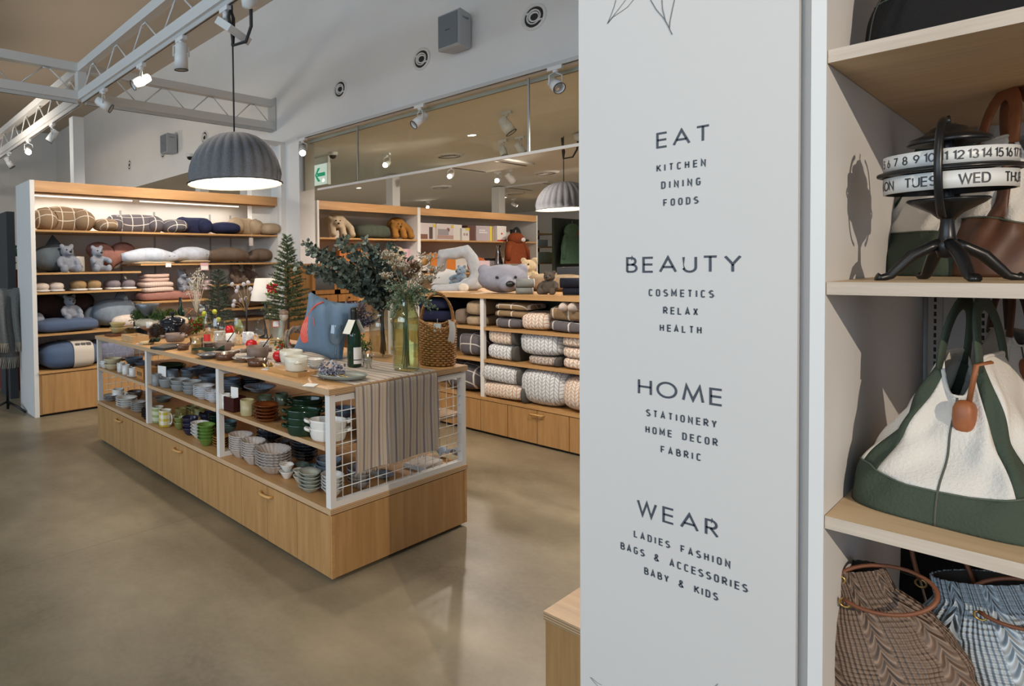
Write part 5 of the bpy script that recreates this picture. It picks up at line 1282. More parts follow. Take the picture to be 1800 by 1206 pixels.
def shark(px0, px1, py0, py1, mat, lab, z, y, fin, tail=True):
    a = fyp(px0, py1, y); b = fyp(px1, py1, y); w = b.x - a.x; h = (py1 - py0) * mpp(a); t = thing('shark_cushion', lab, 'cushion', ((a.x + b.x) / 2, y, z))
    g = G().ell((0, 0, h * .36), (w / 2, .16, h * .36), 24, 14, e=.85); wobble(g, .006, 12); g.build('body', mat, t)
    G().add([(fin * w - .10, -.02, h * .6), (fin * w + .14, -.02, h * .6), (fin * w - .0, -.01, h), (fin * w - .1, .03, h * .6), (fin * w + .14, .03, h * .6), (fin * w - .0, .02, h)], [(0, 1, 2), (5, 4, 3), (0, 2, 5, 3), (1, 4, 5, 2), (0, 3, 4, 1)], 0, True).build('fin', mat, t)
    G().add([(w * .3, -.14, h * .35), (w * .55, -.2, h * .12), (w * .42, -.14, h * .42), (w * .3, -.10, h * .35), (w * .55, -.17, h * .12), (w * .42, -.1, h * .42)], [(0, 1, 2), (5, 4, 3), (0, 2, 5, 3), (1, 4, 5, 2), (0, 3, 4, 1)], 0, True).build('side_fin', mat, t)
shark(57, 132, 409, 476, SHK, 'dark grey shark cushion behind the upper left teddy bear', z2, FY + .3, -.02)
bear_px('grey teddy bear before the dark shark cushion', 118, 432, 477, PGR, z2, FY + .14, .12)
bear_px('grey teddy bear before the rose heart cushion', 171, 435, 477, PGR, z2, FY + .14, .2, .1)
p = fyp(140, 470, FY + .2); tag(G().cbox((0, 0, .09), (.13, .004, .16)).build('shelf_card', M('card_grey', (.60, .57, .53), .7), loc=(p.x, FY + .22, z2), rz=.1), 'pale card standing between the two upper teddy bears', 'card')
a = fyp(150, 475, FY + .35); b = fyp(237, 475, FY + .35); w = b.x - a.x; h = 53 * mpp(a)
def heart(u):
    q = u * 2 * PI; x = 16 * math.sin(q) ** 3; y = 13 * math.cos(q) - 5 * math.cos(2 * q) - 2 * math.cos(3 * q) - math.cos(4 * q); return x / 16, (y + 17) / 29.5
def heartc(lab, cx, y, z, w, h, mat):
    g = G()
    for sg in (-1, 1): g.grid(lambda u, v: (heart(u)[0] * w / 2 * (1 - v), sg * .10 * math.sqrt(max(0, 1 - (1 - v) ** 2.5)), h * (.55 + (heart(u)[1] - .55) * (1 - v))), 40, 9, True)
    tag(g.build('heart_cushion', mat, loc=(cx, y, z)), lab, 'cushion')
heartc('rose brown heart cushion behind the upper right teddy bear', (a.x + b.x) / 2, FY + .33, z2, w, h * 1.02, ROSE)
def seal(lab, px0, px1, py0, py1, mat, z, y, rz=0, face=True, belly=None):
    a = fyp(px0, py1, y); b = fyp(px1, py1, y); w = b.x - a.x; h = (py1 - py0) * mpp(a); t = thing('seal_cushion', lab, 'cushion', ((a.x + b.x) / 2, y, z), rz)
    g = G(); n = 14; P = [(-w / 2 + w * i / (n - 1) * 1.0, -.02 * math.sin(i), h * .5 + .02 * math.sin(i / (n - 1) * PI)) for i in range(n)]
    R = [h * .5 * min(1, max(.12, math.sin(PI * (.06 + .90 * i / (n - 1))) ** .45)) for i in range(n)]
    g.tube(P, R, 16); wobble(g, .004, 14); g.build('body', mat, t)
    if belly: G().ell((w * .05, -h * .05, h * .12), (w * .4, h * .42, h * .13), 18, 8).build('belly', belly, t)
    if face:
        for dx in (-.03, .03): G().tube([(w * .34 + dx - .012, -h * .47, h * .58), (w * .34 + dx, -h * .495, h * .55), (w * .34 + dx + .012, -h * .47, h * .58)], .003, 5).build('eye', BLACK, t)
seal('long pale grey seal cushion drooping over the shelf step', 214, 312, 437, 464, PBL, 1.545, FY + .08, 0, True, BEI)
p = fyp(235, 460, FY + .02); 
seal('second pale grey seal cushion right of the drooping one', 302, 373, 436, 463, PBL, 1.558, FY + .16, 0, True, BEI)
seal('long brown otter cushion right of the pale seals', 362, 441, 438, 463, BRN, 1.558, FY + .17, 0, False)
seal('short brown otter cushion behind the fir tree top', 434, 484, 442, 464, BRN, 1.558, FY + .18, 0, False)
p = fyp(296, 466, FY); tag(G().cbox((0, 0, 0), (.07, .002, .045)).build('shelf_ticket', M('card', (.80, .80, .78), .7), loc=(p.x, FY - .002, p.z)), 'white price ticket on the shelf edge under the pale seals', 'price ticket')
t = thing('pink_tag', 'pink and white patterned tag hanging at the seal cushion nose', 'tag', (fyp(360, 465, FY - .02).x, FY - .012, 1.545))
G().cbox((0, 0, -.03), (.11, .003, .09)).build('card', M('pink_card', (.66, .42, .45), .7), t); G().cbox((0, -.002, -.045), (.09, .002, .04)).build('card_panel', M('card', (.80, .80, .78), .7), t)
z3 = 1.274
def slippers(px, py0, py1, w, mat, labs):
    for k, (dx, lab) in enumerate(((-.25, labs[0]), (.25, labs[1]))):
        p = fyp(px + dx * w, py1, FY + .12); s = mpp(p); t = thing('slipper', lab, 'slipper', (p.x, FY + .12, z3), 0)
        hw = w * s * .25; h = (py1 - py0) * s
        G().ell((0, .05, h * .55), (hw * 1.02, .13, h * .48), 18, 10, e=.85).build('upper', mat, t)
        G().ell((0, .05, .012), (hw * 1.05, .14, .014), 18, 6, e=.6).build('sole', M('sole_white', (.66, .64, .62), .8), t)
slippers(87, 495, 511, 52, plush('slip_white', (.62, .53, .47)), ('cream slipper, left one of its pair at the unit end', 'cream slipper, right one of its pair beside tan slippers'))
slippers(153, 492, 510, 52, plush('slip_tan', (.33, .22, .11)), ('tan slipper, left one of the middle pair', 'tan slipper, right one of the middle pair'))
slippers(213, 491, 508, 52, plush('slip_grey', (.21, .18, .20)), ('grey slipper, left one of its pair by shelf end', 'grey slipper, right one of its pair by shelf end'))
z4 = 1.126
def folded(lab, x0, x1, y, z, h, dep, mat, nlay=3, name='folded_blanket', ax='y', rz=0, cat='blanket', trim=None):
    g = G(); lh = h / nlay
    for k in range(nlay): g.ell((random.uniform(-.006, .006), 0, lh * (k + .5)), ((x1 - x0) / 2, dep / 2, lh * .56), 30, 10, e=.45)
    wobble(g, .004, 16); o = g.build(name, mat, loc=((x0 + x1) / 2, y, z), rz=rz); return tag(o, lab, cat)
a = fyp(245, 520, FY + .2); b = fyp(300, 520, FY + .2)
folded('rose cushion lying under the pink fleece blankets', fyp(243, 530, FY + .2).x, fyp(350, 530, FY + .2).x, FY + .22, z4, .10, .34, ROSE, 1, 'cushion', cat='cushion')
folded('folded pink fleece blanket on the rose cushion', a.x, b.x, FY + .2, z4 + .10, .12, .3, pattern('pink_dots', (.58, .42, .36), (.68, .56, .50), 'check', .03, .1, 'xz'), 2)
folded('plain pink folded blanket topmost of the pink pile', a.x + .02, b.x - .05, FY + .2, z4 + .22, .09, .28, PINK, 2)
bear_px('grey teddy bear sitting beside the pink blankets', 320, 477, 512, PGR, z4 + .10, FY + .17, .25, .1)
folded('small pink and white folded towels beside the cedar tree', fyp(354, 515, FY + .2).x, fyp(374, 515, FY + .2).x, FY + .2, z4 + .10, .12, .2, fabric('pink_white', (.62, .47, .47)), 3, cat='towel')
bear_px('dark brown teddy bear behind the white lampshade', 413, 471, 507, BRN, 1.292, FY + .2, .2)
bear_px('second dark brown teddy bear half hidden by the lampshade', 436, 473, 507, BRN, 1.292, FY + .25, -.2)
lump(398, 470, 520, 566, BRN, 'large brown plush cushion behind the table lamp stem', .982, FY + .2)
z5 = .844
heartc('very dark brown heart cushion behind the lower teddy bear', fyp(112, 560, FY + .36).x, FY + .38, z5, .72, .42, DKB)
lump(58, 170, 560, 584, M('cushion_blue', (.075, .11, .19), .9, 0, .08, 8, .003, 220), 'flat dark blue cushion under the lower teddy bear', z5, FY + .18, .17, .6)
bear_px('grey teddy bear sitting on the flat blue cushion', 123, 521, 562, PGR, z5 + .115, FY + .2, .15)
lump(57, 78, 547, 580, PGR, 'grey plush rump at the left end of lower shelf', z5, FY + .3, .1)
o = lump(136, 174, 540, 580, M('cushion_ice', (.22, .28, .35), .9, 0, .1, 8), 'pale blue cushion leaning beside the flat blue one', z5, FY + .3, .06); o.rotation_euler = (0, .5, 0)
shark(160, 244, 513, 582, plush('plush_shark_pale', (.19, .23, .28)), 'big pale grey shark cushion right of the flat blue cushion', z5, FY + .28, .12)
lump(196, 244, 560, 582, plush('slip_white', (.62, .53, .47)), 'cream plush cushion before the pale shark', z5, FY + .08, .08)
z6 = .464
def packed(lab, px0, px1, py0, py1, y, mats, z):
    a = fyp(px0, py1, y); b = fyp(px1, py1, y); w = b.x - a.x; h = (py1 - py0) * mpp(a); t = thing('packed_pillow', lab, 'packaged pillow', ((a.x + b.x) / 2, y, z))
    g = G().ell((0, 0, h / 2), (w / 2, .22, h / 2), 30, 14, e=.6); wobble(g, .006, 10); g.build('pillow', mats[0], t)
    def band(u, v):
        x = w * (-.02 + .36 * u); k = max(0, 1 - abs(2 * x / w) ** 3.333) ** .3; c, s = math.cos(v * 2 * PI), math.sin(v * 2 * PI)
        return (x, (.22 * k + .009) * math.copysign(abs(c) ** .6, c), h / 2 + (h / 2 * k + .009) * math.copysign(abs(s) ** .6, s))
    G().grid(band, 10, 48, False, True).build('paper_band', mats[1], t)
    g = G()
    for k in range(3): g.box((w * .02 + k * .06, -.20, h * .88), (w * .02 + k * .06 + .045, -.15, h * .975))
    g.build('print', M('print_grey', (.12, .11, .11), .8), t); return t
packed('rose packaged pillow with white paper band at the back', 66, 152, 598, 640, FY + .32, (ROSE, M('paper_white', (.55, .52, .48), .8)), z6)
packed('large blue and ice packaged pillow with white paper band', 70, 170, 611, 656, FY + .16, (fabric('pack_blue', (.085, .12, .20)), M('paper_cream', (.58, .52, .45), .8)), z6)
lump(154, 232, 600, 640, fabric('pack_lilac', (.17, .18, .26)), 'lilac grey packaged pillow right of the blue one', z6, FY + .25, .18, .6, 'packed_pillow', 0, .005, 'packaged pillow')
# ------------------------------------------------------------------ back units beyond the opening
def unit(lab, x0, x1, shelves, z=2.41):
    t = thing('shelf_unit', lab, 'shelf unit', (x0, FY, 0)); w = x1 - x0
    G().box((0, 0, 0), (.035, .56, z)).build('end_panel', WHITE, t); G().box((w - .035, 0, 0), (w, .56, z)).build('end_panel', WHITE, t)
    G().box((.035, .54, 0), (w - .035, .56, z - .01)).build('back_panel', PANEL, t)
    G().box((.035, .0, z - .12), (w - .035, .025, z - .002)).build('fascia', FASCIA, t)
    G().box((.035, .03, z - .03), (w - .035, .54, z - .015)).build('top_panel', PANEL, t)
    for s_ in shelves: G().box((.035, .004, s_ - .022), (w - .035, .54, s_)).build('shelf', OAKX, t)
    G().box((.035, 0, 0), (w - .035, .54, .44)).build('base_carcass', OAKZ, t); return t
unit('oak trimmed back unit with polar bear and green cushion behind the eucalyptus', 5.48, 7.62, (1.90, 1.48, 1.0))
unit('oak trimmed far back unit holding boxes behind the grey bear head', 7.62, 11.1, (1.90, 1.35, .9))
def lyingbear(lab, px, py0, py1, mat, y, z):
    p = fyp(px, py1, y); s = (py1 - py0) * mpp(p) / .62; t = thing('plush_bear', lab, 'plush bear', (p.x, y, z), 0)
    g = G(); g.ell((.06, .12, .40), (.27, .24, .21), 20, 12); g.ell((-.17, -.10, .36), (.15, .15, .135), 16, 10); g.ell((-.24, -.24, .31), (.075, .09, .065), 12, 8)
    for sx, l in ((-.30, 1), (.02, 1), (.30, .6)): g.tube([(sx * .7, -.02, .38), (sx, -.15, .22), (sx * 1.0, -.17, .09)], [.1, .09, .085], 12); g.ell((sx, -.18, .085), (.09, .11, .08), 12, 8)
    for sx in (-.27, -.07): g.ell((sx, -.04, .48), .05, 10, 7)
    bake(g.build('body', mat, t), .025, 5)
    G().ell((-.255, -.325, .325), (.035, .02, .025), 10, 7).build('nose', BLACK, t)
    for dx in (-.255, -.125): G().ell((dx, -.238, .40), .017, 8, 6).build('eye', BLACK, t)
    t.scale = (s, s, s)
lyingbear('cream polar bear plush slumped on the back unit top shelf', 593, 370, 416, plush('plush_polar', (.50, .40, .28)), FY + .22, 1.902)
lyingbear('golden brown bear plush slumped on the back unit top shelf', 700, 377, 418, plush('plush_golden', (.36, .165, .04)), FY + .22, 1.902)
lump(620, 677, 391, 417, plush('plush_moss', (.075, .085, .065)), 'dark moss green cushion between the slumped bears', 1.902, FY + .25, .2, .6)
def boxy(lab, px0, px1, py0, py1, y, z, mat, dep=.2, name='gift_box', cat='box', face=None):
    a = fyp(px0, py1, y); b = fyp(px1, py1, y); h = (py1 - py0) * mpp(a); t = thing(name, lab, cat, ((a.x + b.x) / 2, y, z)); w = b.x - a.x
    G().cbox((0, dep / 2, h / 2), (w, dep, h)).build('carton', mat, t)
    if face: face(t, w, h)
    return t
cw_ = M('box_white', (.66, .63, .60), .6); lil = M('box_lilac', (.40, .345, .38), .6); ylw = M('box_yellow', (.62, .50, .08), .6)
def photo1(t, w, h):
    G().cbox((0, -.002, h * .52), (w * .94, .003, h * .9)).build('photo', M('photo_pale', (.60, .54, .54), .6), t)
    G().cbox((w * .2, -.005, h * .42), (w * .2, .003, h * .7)).build('figure_print', M('photo_dark', (.09, .06, .055), .6), t)
    G().cbox((-w * .2, -.005, h * .2), (w * .4, .003, h * .28)).build('basket_print', M('photo_brown', (.20, .09, .06), .6), t)
    G().cbox((w * .4, -.005, h * .86), (w * .16, .003, h * .2)).build('sticker', ylw, t)
def photo2(t, w, h):
    G().cbox((0, -.002, h * .52), (w * .94, .003, h * .9)).build('photo', M('photo_pale', (.60, .54, .54), .6), t)
    G().cbox((-w * .12, -.005, h * .5), (w * .6, .003, h * .36)).build('cushion_print', M('photo_grey', (.30, .28, .30), .6), t)
    G().ell((w * .16, -.004, h * .64), (w * .09, .003, h * .13), 12, 6).build('head_print', M('photo_brown', (.20, .09, .06), .6), t)
    G().cbox((0, -.005, h * .2), (w * .9, .003, h * .22)).build('rug_print', M('photo_rose', (.42, .28, .25), .6), t)
    G().cbox((w * .4, -.005, h * .86), (w * .14, .003, h * .2)).build('sticker', ylw, t)
boxy('product photo box with a standing figure beside the divider', 736, 766, 391, 421, FY + .1, 1.902, cw_, .25, face=photo1)
boxy('product photo box with a reclining figure', 767, 798, 392, 421, FY + .1, 1.902, cw_, .25, face=photo2)
boxy('tall plain white box right of the reclining figure box', 798, 812, 393, 421, FY + .1, 1.902, cw_, .25)
boxy('small white box with two round prints and yellow sticker', 812, 825, 399, 421, FY + .06, 1.902, cw_, .1,
     face=lambda t, w, h: (G().ell((-w * .18, -.001, h * .5), (w * .13, .003, h * .12), 12, 6).build('round_print', M('photo_rose', (.42, .28, .25), .6), t), G().ell((w * .18, -.001, h * .5), (w * .13, .003, h * .12), 12, 6).build('round_print', M('photo_grey', (.30, .28, .30), .6), t), G().cbox((w * .25, -.004, h * .92), (w * .5, .003, h * .2)).build('sticker', ylw, t)))
boxy('dark brown box behind the yellow sticker', 822, 836, 394, 421, FY + .1, 1.902, M('box_brown', (.12, .05, .04), .6), .25)
def lilacface(t, w, h):
    G().cbox((w * .42, -.002, h * .5), (w * .15, .003, h)).build('yellow_end', ylw, t)
    g = G()
    for r_, n in ((.70, 6), (.56, 8)):
        for k in range(n): g.cbox((-w * .3 + k * w * .065, -.003, h * r_), (w * .045, .003, h * .09))
    g.build('print', M('print_white', (.72, .70, .70), .7), t)
boxy('lilac box with white two-line print and yellow end', 837, 865, 394, 421, FY + .08, 1.902, lil, .25, face=lilacface)
boxy('plain beige box right of the lilac box', 866, 873, 398, 421, FY + .1, 1.902, M('box_beige', (.38, .28, .20), .6), .2)
boxy('white box with small red prints and red foot', 874, 890, 394, 421, FY + .05, 1.902, cw_, .15, face=lambda t, w, h: (G().cbox((0, -.002, h * .05), (w, .003, h * .1)).build('red_foot', M('print_red', (.5, .03, .03), .6), t), G().ell((0, -.002, h * .5), (w * .08, .003, h * .06), 10, 6).build('red_print', M('print_red', (.5, .03, .03), .6), t)))
p = fyp(904, 420, FY + .25); s = mpp(p); t = thing('round_black_tray', 'black round tray leaning with its handle on far back unit', 'tray', (p.x, FY + .22, 1.902))
G().lathe([(0, -.01), (.12, -.01), (.125, .012), (.11, .0), (0, .0)], 26, mat=Matrix.Rotation(PI / 2 - .2, 3, 'X'), c=(.05, 0, .17)).build('disc', BLACK, t); G().box((-.16, -.02, 0), (-.08, .02, .24)).build('side_leg', BLACK, t)
p = fyp(921, 420, FY + .1); tag(G().ell((0, 0, .03), (.14, .08, .03), 18, 8).build('black_pad', BLACK, loc=(p.x, FY + .1, 1.902)), 'flat black pad right of the round black tray', 'pad')
z7 = 1.352
boxy('orange box behind the rabbit plush, left one', 757, 780, 430, 460, FY + .2, 1.40, M('box_orange', (.62, .20, .03), .6), .2)
boxy('orange box behind the rabbit plush, right one', 784, 801, 431, 460, FY + .2, 1.40, M('box_orange', (.62, .20, .03), .6), .2)
boxy('white carton behind the rabbit plush ear', 736, 756, 436, 462, FY + .2, 1.40, cw_, .2)
lump(825, 852, 440, 466, M('leather_rust', (.42, .10, .02), .7), 'rust orange round bag behind the rabbit plush', z7, FY + .15, .1, name='round_bag', cat='bag')
t = boxy('small framed dark picture leaning on the far back unit', 853, 871, 438, 462, FY + .12, z7, BLACK, .02, 'picture_frame', 'picture', lambda t, w, h: G().cbox((0, -.002, h * .6), (w * .8, .003, h * .4)).build('picture', M('photo_grey', (.30, .28, .30), .6), t))
p = fyp(876, 462, FY + .2); tag(G().lathe([(0, 0), (.06, 0), (.09, .15), (.05, .3), (.03, .42), (.06, .48)], 20).build('silver_vase', M('silver', (.55, .55, .56), .2, .9), loc=(p.x, FY + .2, z7)), 'polished silver vase beside the framed dark picture', 'vase')
p = fyp(850, 470, FY + .05); tag(G().cbox((0, 0, .1), (.32, .01, .2)).build('pink_card', M('pink_pale', (.66, .50, .54), .7), loc=(p.x, FY + .04, z7)), 'pale pink card behind the grey bear head', 'card')
for i, (px, c, lab) in enumerate(((607, (.40, .14, .03), 'rust coloured box glimpsed behind the eucalyptus leaves'), (640, (.45, .17, .04), 'orange box glimpsed behind the eucalyptus leaves'), (718, (.60, .40, .44), 'pink box at the divider behind the eucalyptus'))):
    boxy(lab, px - 10, px + 12, 432, 462, FY + .15, 1.482, M('rust_box%d' % i, c, .6), .2)
lump(676, 708, 426, 462, plush('plush_polar', (.50, .40, .28)), 'cream plush head glimpsed behind the eucalyptus', 1.482, FY + .2, .12, name='plush_toy', cat='plush toy')
def hoodie(lab, px0, px1, py0, py1, y, mat, patch, hang=2.3):
    a = fyp(px0, py1, y); b = fyp(px1, py1, y); w = b.x - a.x; h = (py1 - py0) * mpp(a); t = thing('hooded_garment', lab, 'garment', ((a.x + b.x) / 2, y, a.z))
    g = G()
    def body(u, v):
        q = u * 2 * PI; r = w * (.50 - .16 * v ** 1.5) * (1 + .05 * math.sin(q * 6)); return (r * math.cos(q), .09 * math.sin(q) * (1 - .3 * v), h * .72 * v)
    g.grid(body, 40, 10, True).build('body', mat, t)
    G().ell((0, 0, h * .80), (w * .30, .11, h * .20), 20, 12).build('hood', mat, t)
    G().ell((w * .1, -.10, h * .76), (w * .11, .02, h * .07), 12, 8).build('patch', patch, t)
    for sg in (-1, 1): G().tube([(sg * w * .28, 0, h * .66), (sg * w * .42, -.03, h * .4), (sg * w * .44, -.04, h * .12)], [.06, .055, .05], 10).build('sleeve', mat, t)
    G().tube([(0, 0, h * .95), (.0, .0, h * 1.05), (.02, .0, h * 1.08)], .006, 6).build('hanger_hook', M('steel', (.62, .62, .62), .22, .9), t)
    return t
hoodie('rust red plush hooded garment hung before the far back unit', 887, 926, 408, 464, FY - .10, plush('plush_rust', (.20, .048, .018)), M('patch_white', (.60, .55, .56), .8))
# far fixture with a dark green board
t = thing('dark_display_board', 'dark green display board at the far end beyond the back units', 'display board', (fyp(974, 430, 7.2).x, 7.2, 0))
G().box((0, 0, 0), (2.2, .05, fyp(976, 383, 7.2).z)).build('board', M('board_green', (.06, .075, .066), .7), t)
hoodie('green plush hooded garment with brown trim on the dark board', 985, 1026, 392, 464, 7.05, plush('plush_green', (.13, .24, .16)), M('trim_brown', (.24, .10, .05), .8))
t = thing('far_shelf', 'pale shelf rack with boxes left of the dark green board', 'shelf unit', (fyp(945, 430, 7.6).x, 7.6, 0)); w = fyp(976, 430, 7.6).x - fyp(945, 430, 7.6).x
G().box((0, .4, 0), (w, .42, 2.3)).build('back_panel', M('shelf_dark', (.06, .07, .07), .6), t)
for py in (410, 433, 462): z = fyp(955, py, 7.6).z; G().box((0, 0, z - .03), (w, .4, z)).build('shelf', OAKX, t)
boxy('blue photo box on the far shelf rack', 946, 963, 421, 433, 7.65, fyp(955, 433, 7.6).z, M('box_blue', (.38, .45, .58), .6), .2)
boxy('mint green book box on the far shelf rack', 946, 956, 442, 461, 7.65, fyp(955, 462, 7.6).z, M('box_mint', (.40, .50, .46), .6), .2)
boxy('pale mint book box beside the mint one', 957, 967, 442, 461, 7.65, fyp(955, 462, 7.6).z, M('box_mint2', (.52, .58, .54), .6), .2)
boxy('yellow book box beside the dark board', 968, 973, 443, 461, 7.65, fyp(955, 462, 7.6).z, ylw, .2)
# ------------------------------------------------------------------ antique cabinet
p0 = fyp(546, 470, 5.42); p1 = fyp(632, 470, 5.42); ch = p0.z
t = thing('glazed_wood_cabinet', 'honey wood cabinet with reeded glass door behind the eucalyptus', 'cabinet', (p0.x, 5.42, 0)); w = p1.x - p0.x; ch = 1.50
HW = wood('honey_wood', (.34, .14, .035), (.52, .24, .07), 'z', .45)
G().box((0, .02, 0), (.03, .5, ch)).build('side', HW, t); G().box((w - .03, .02, 0), (w, .5, ch)).build('side', HW, t); G().box((-.01, 0, ch), (w + .01, .5, ch + .03)).build('top', HW, t)
G().box((.03, .48, 0), (w - .03, .5, ch)).build('back', HW, t)
for z in (.35, .75, 1.12): G().box((.03, .02, z - .02), (w - .03, .48, z)).build('shelf', HW, t)
za = 1.22
for a, b in ((.03, w * .52), (w * .54, w - .03)):
    d = G().box((a, 0, 1.16), (a + .04, .025, ch)).box((b - .04, 0, 1.16), (b, .025, ch)).box((a, 0, 1.16), (b, .025, 1.21)).box((a, 0, ch - .05), (b, .025, ch)).build('glass_door', HW, t)
    g = G()
    for k in range(26): x = a + .04 + (b - a - .08) * k / 25; g.tube([(x, .012, 1.21), (x, .012, ch - .05)], .006, 5)
    g.build('reeded_pane', M('reeded_glass', (.20, .22, .23), .15), d)
for a, b in ((.03, w * .52), (w * .54, w - .03)):
    d = G().box((a, -.005, 1.06), (b, .03, 1.15)).build('drawer', HW, t); G().ell(((a + b) / 2, -.02, 1.105), .014, 10, 7).build('knob', BLACK, d)
# ------------------------------------------------------------------ low blanket gondola
GX = 4.64; GY0, GY1 = .6, 4.25
t = thing('blanket_gondola', 'low oak and white gondola stacked with folded blankets right of the table', 'gondola', (GX, GY0, 0)); L = GY1 - GY0
def yy(y): return y - GY0
G().box((.03, 0, 0), (1.1, L, .02)).build('kick_plinth', DARK, t)
G().box((.02, 0, .02), (1.1, L, .296)).build('base_carcass', OAKE, t)
G().box((-.004, 0, .30), (1.1, L, .326)).build('base_top', OAKY, t)
seams = [GY1 - .0]
y = 3.164
ds = [3.164 + .262 * k for k in range(5)] + [3.164 - .262 * k for k in range(1, 10)]
ds = sorted(d for d in ds if GY0 <= d <= GY1 + .2)
GW = OAKZ
for a, b in zip(ds[:-1], ds[1:]):
    d = G().box((0, yy(a) + .002, .022), (.02, yy(min(b, GY1)) - .002, .294)).build('base_door', GW, t)
    if abs(a - 2.64) < .02: G().tube([(0, yy(a) - .06, .262), (-.025, yy(a) - .05, .262), (-.025, yy(a) + .05, .262), (0, yy(a) + .06, .262)], .0065, 6).build('handle', M('handle_wood', (.62, .36, .13), .4), d)
G().box((.5, 0, .326), (.52, L, 1.2)).build('back_panel', M('gondola_back_shade', (.10, .085, .07), .8), t)  # dark colour puts the shade inside the bays into the panel
for y in (4.21, 3.13, 2.05, .97): G().box((.004, yy(y), .326), (.04, yy(y) + .036, 1.195)).build('post', WHITE, t)
for z in (.66, .942):
    for a, b in ((3.166, 4.21), (2.086, 3.13), (1.006, 2.05)): G().box((.0, yy(a), z - .026), (.5, yy(b), z)).build('shelf', OAKY, t)
G().box((-.012, -.01, 1.195), (1.1, L, 1.236)).build('counter_top', OAKY, t)
LFB = pattern('leafy_beige', (.80, .73, .67), (.58, .35, .21), 'leafy', .062, .22); LFG = pattern('leafy_grey', (.78, .79, .81), (.37, .38, .41), 'leafy', .062, .22)
PBX = pattern('plaid_beige_y', (.27, .18, .10), (.70, .64, .56), 'plaid', .125, .09, 'yz'); PGX = pattern('plaid_grey_y', (.13, .118, .13), (.66, .62, .58), 'plaid', .125, .09, 'yz')
TRIM = fabric('grey_trim', (.10, .095, .09)); BEIB = plush('blanket_beige', (.38, .285, .19)); NAVB = fabric('blanket_navy', (.014, .017, .045))
def blk(lab, px0, px1, py0, py1, mat, z, front=4.665, dep=.40, lay=1, e=.5, edge=None, rz=0.0):
    a = fx(px0, py1, front); b = fx(px1, py1, front); w = a.y - b.y; h = (py1 - py0) * mpp(a); t = thing('folded_blanket', lab, 'blanket', (front + dep / 2, (a.y + b.y) / 2, z), rz, 'folded blankets in the gondola')
    g = G(); lh = h / lay
    for k in range(lay): g.ell((0, 0, lh * (k + .5)), (dep / 2, w / 2, lh * .505), 34, 14, e=e)
    wobble(g, .005, 13); g.build('fleece', mat, t)
    if edge: G().ell((.0, -w / 2 + .02, h / 2), (dep / 2 + .006, .024, h * .54), 26, 12, e=.5).build('bound_edge', TRIM, t)
    return h
s1, s2, s0 = .944, .662, .328
blk('navy folded blanket in the left bay behind the basket handle', 728, 782, 527, 568, NAVB, s1, lay=2)
blk('grey brown rolled blanket beside the beige pair', 795, 816, 540, 568, plush('roll_brown', (.20, .155, .12)), s1)
h = blk('plain beige blanket, lower of the pair beside the white post', 814, 846, 555, 572, BEIB, s1, lay=1)
blk('plain beige blanket, upper of the pair beside the white post', 815, 846, 531, 556, BEIB, s1 + h)
h = blk('grey plaid blanket under the first beige plaid one', 864, 914, 559, 577, PGX, s1)
blk('beige plaid blanket loosely folded right of the white post', 862, 925, 534, 559, PBX, s1 + h, lay=2)
blk('plump beige leaf-pattern blanket on the upper shelf', 909, 961, 551, 581, LFB, s1)
h = blk('grey plaid blanket beside the sign on the upper shelf', 960, 1024, 566, 586, PGX, s1)
blk('beige plaid blanket beside the sign on the upper shelf', 960, 1024, 542, 567, PBX, s1 + h)
blk('grey plaid blanket in the left bay above the wire corner', 800, 845, 588, 628, PGX, s2)
h = blk('grey leaf-pattern blanket under the small beige leaf one', 852, 905, 611, 638, LFG, s2, edge=1)
blk('small beige leaf-pattern blanket beside the post on middle shelf', 853, 905, 585, 612, LFB, s2 + h, edge=1)
h = blk('brownish leaf-pattern blanket under the wide grey leaf one', 922, 981, 629, 645, pattern('leafy_brown', (.55, .48, .43), (.26, .20, .17), 'leafy', .062, .22), s2, edge=1)
blk('wide grey leaf-pattern blanket on the middle shelf', 907, 983, 590, 630, LFG, s2 + h)
h = blk('beige leaf-pattern blanket, lower one beside the sign', 985, 1030, 631, 650, LFB, s2)
blk('beige leaf-pattern blanket, upper one beside the sign', 984, 1030, 592, 632, LFB, s2 + h, lay=2)
blk('grey plaid rolled blanket on the bottom behind the wire corner', 770, 838, 645, 692, PGX, s0, dep=.38, e=.7)
h = blk('beige leaf-pattern blanket on the bottom under a grey one', 836, 922, 680, 707, LFB, s0, 4.635, edge=1)
blk('grey leaf-pattern blanket with bound edge on the bottom pile', 835, 914, 647, 677, LFG, s0 + h, 4.635, edge=1)
blk('largest grey leaf-pattern blanket on the bottom', 904, 990, 651, 716, LFG, s0, 4.635, dep=.44, e=.62)
blk('large beige leaf-pattern blanket on the bottom beside the sign', 978, 1060, 662, 722, LFB, s0, 4.635, dep=.44, e=.62)
t = thing('hanging_slippers', 'cream slippers hanging under the counter beside the sign', 'slippers', (GX + .05, fx(1002, 528, GX + .05).y, 1.15))
for dy in (-.035, .035): G().ell((0, dy, 0), (.09, .034, .04), 14, 9).build('slipper', plush('slip_white', (.62, .53, .47)), t)
G().tube([(0, 0, .03), (.0, .0, .045)], .003, 5).build('loop', BLACK, t)
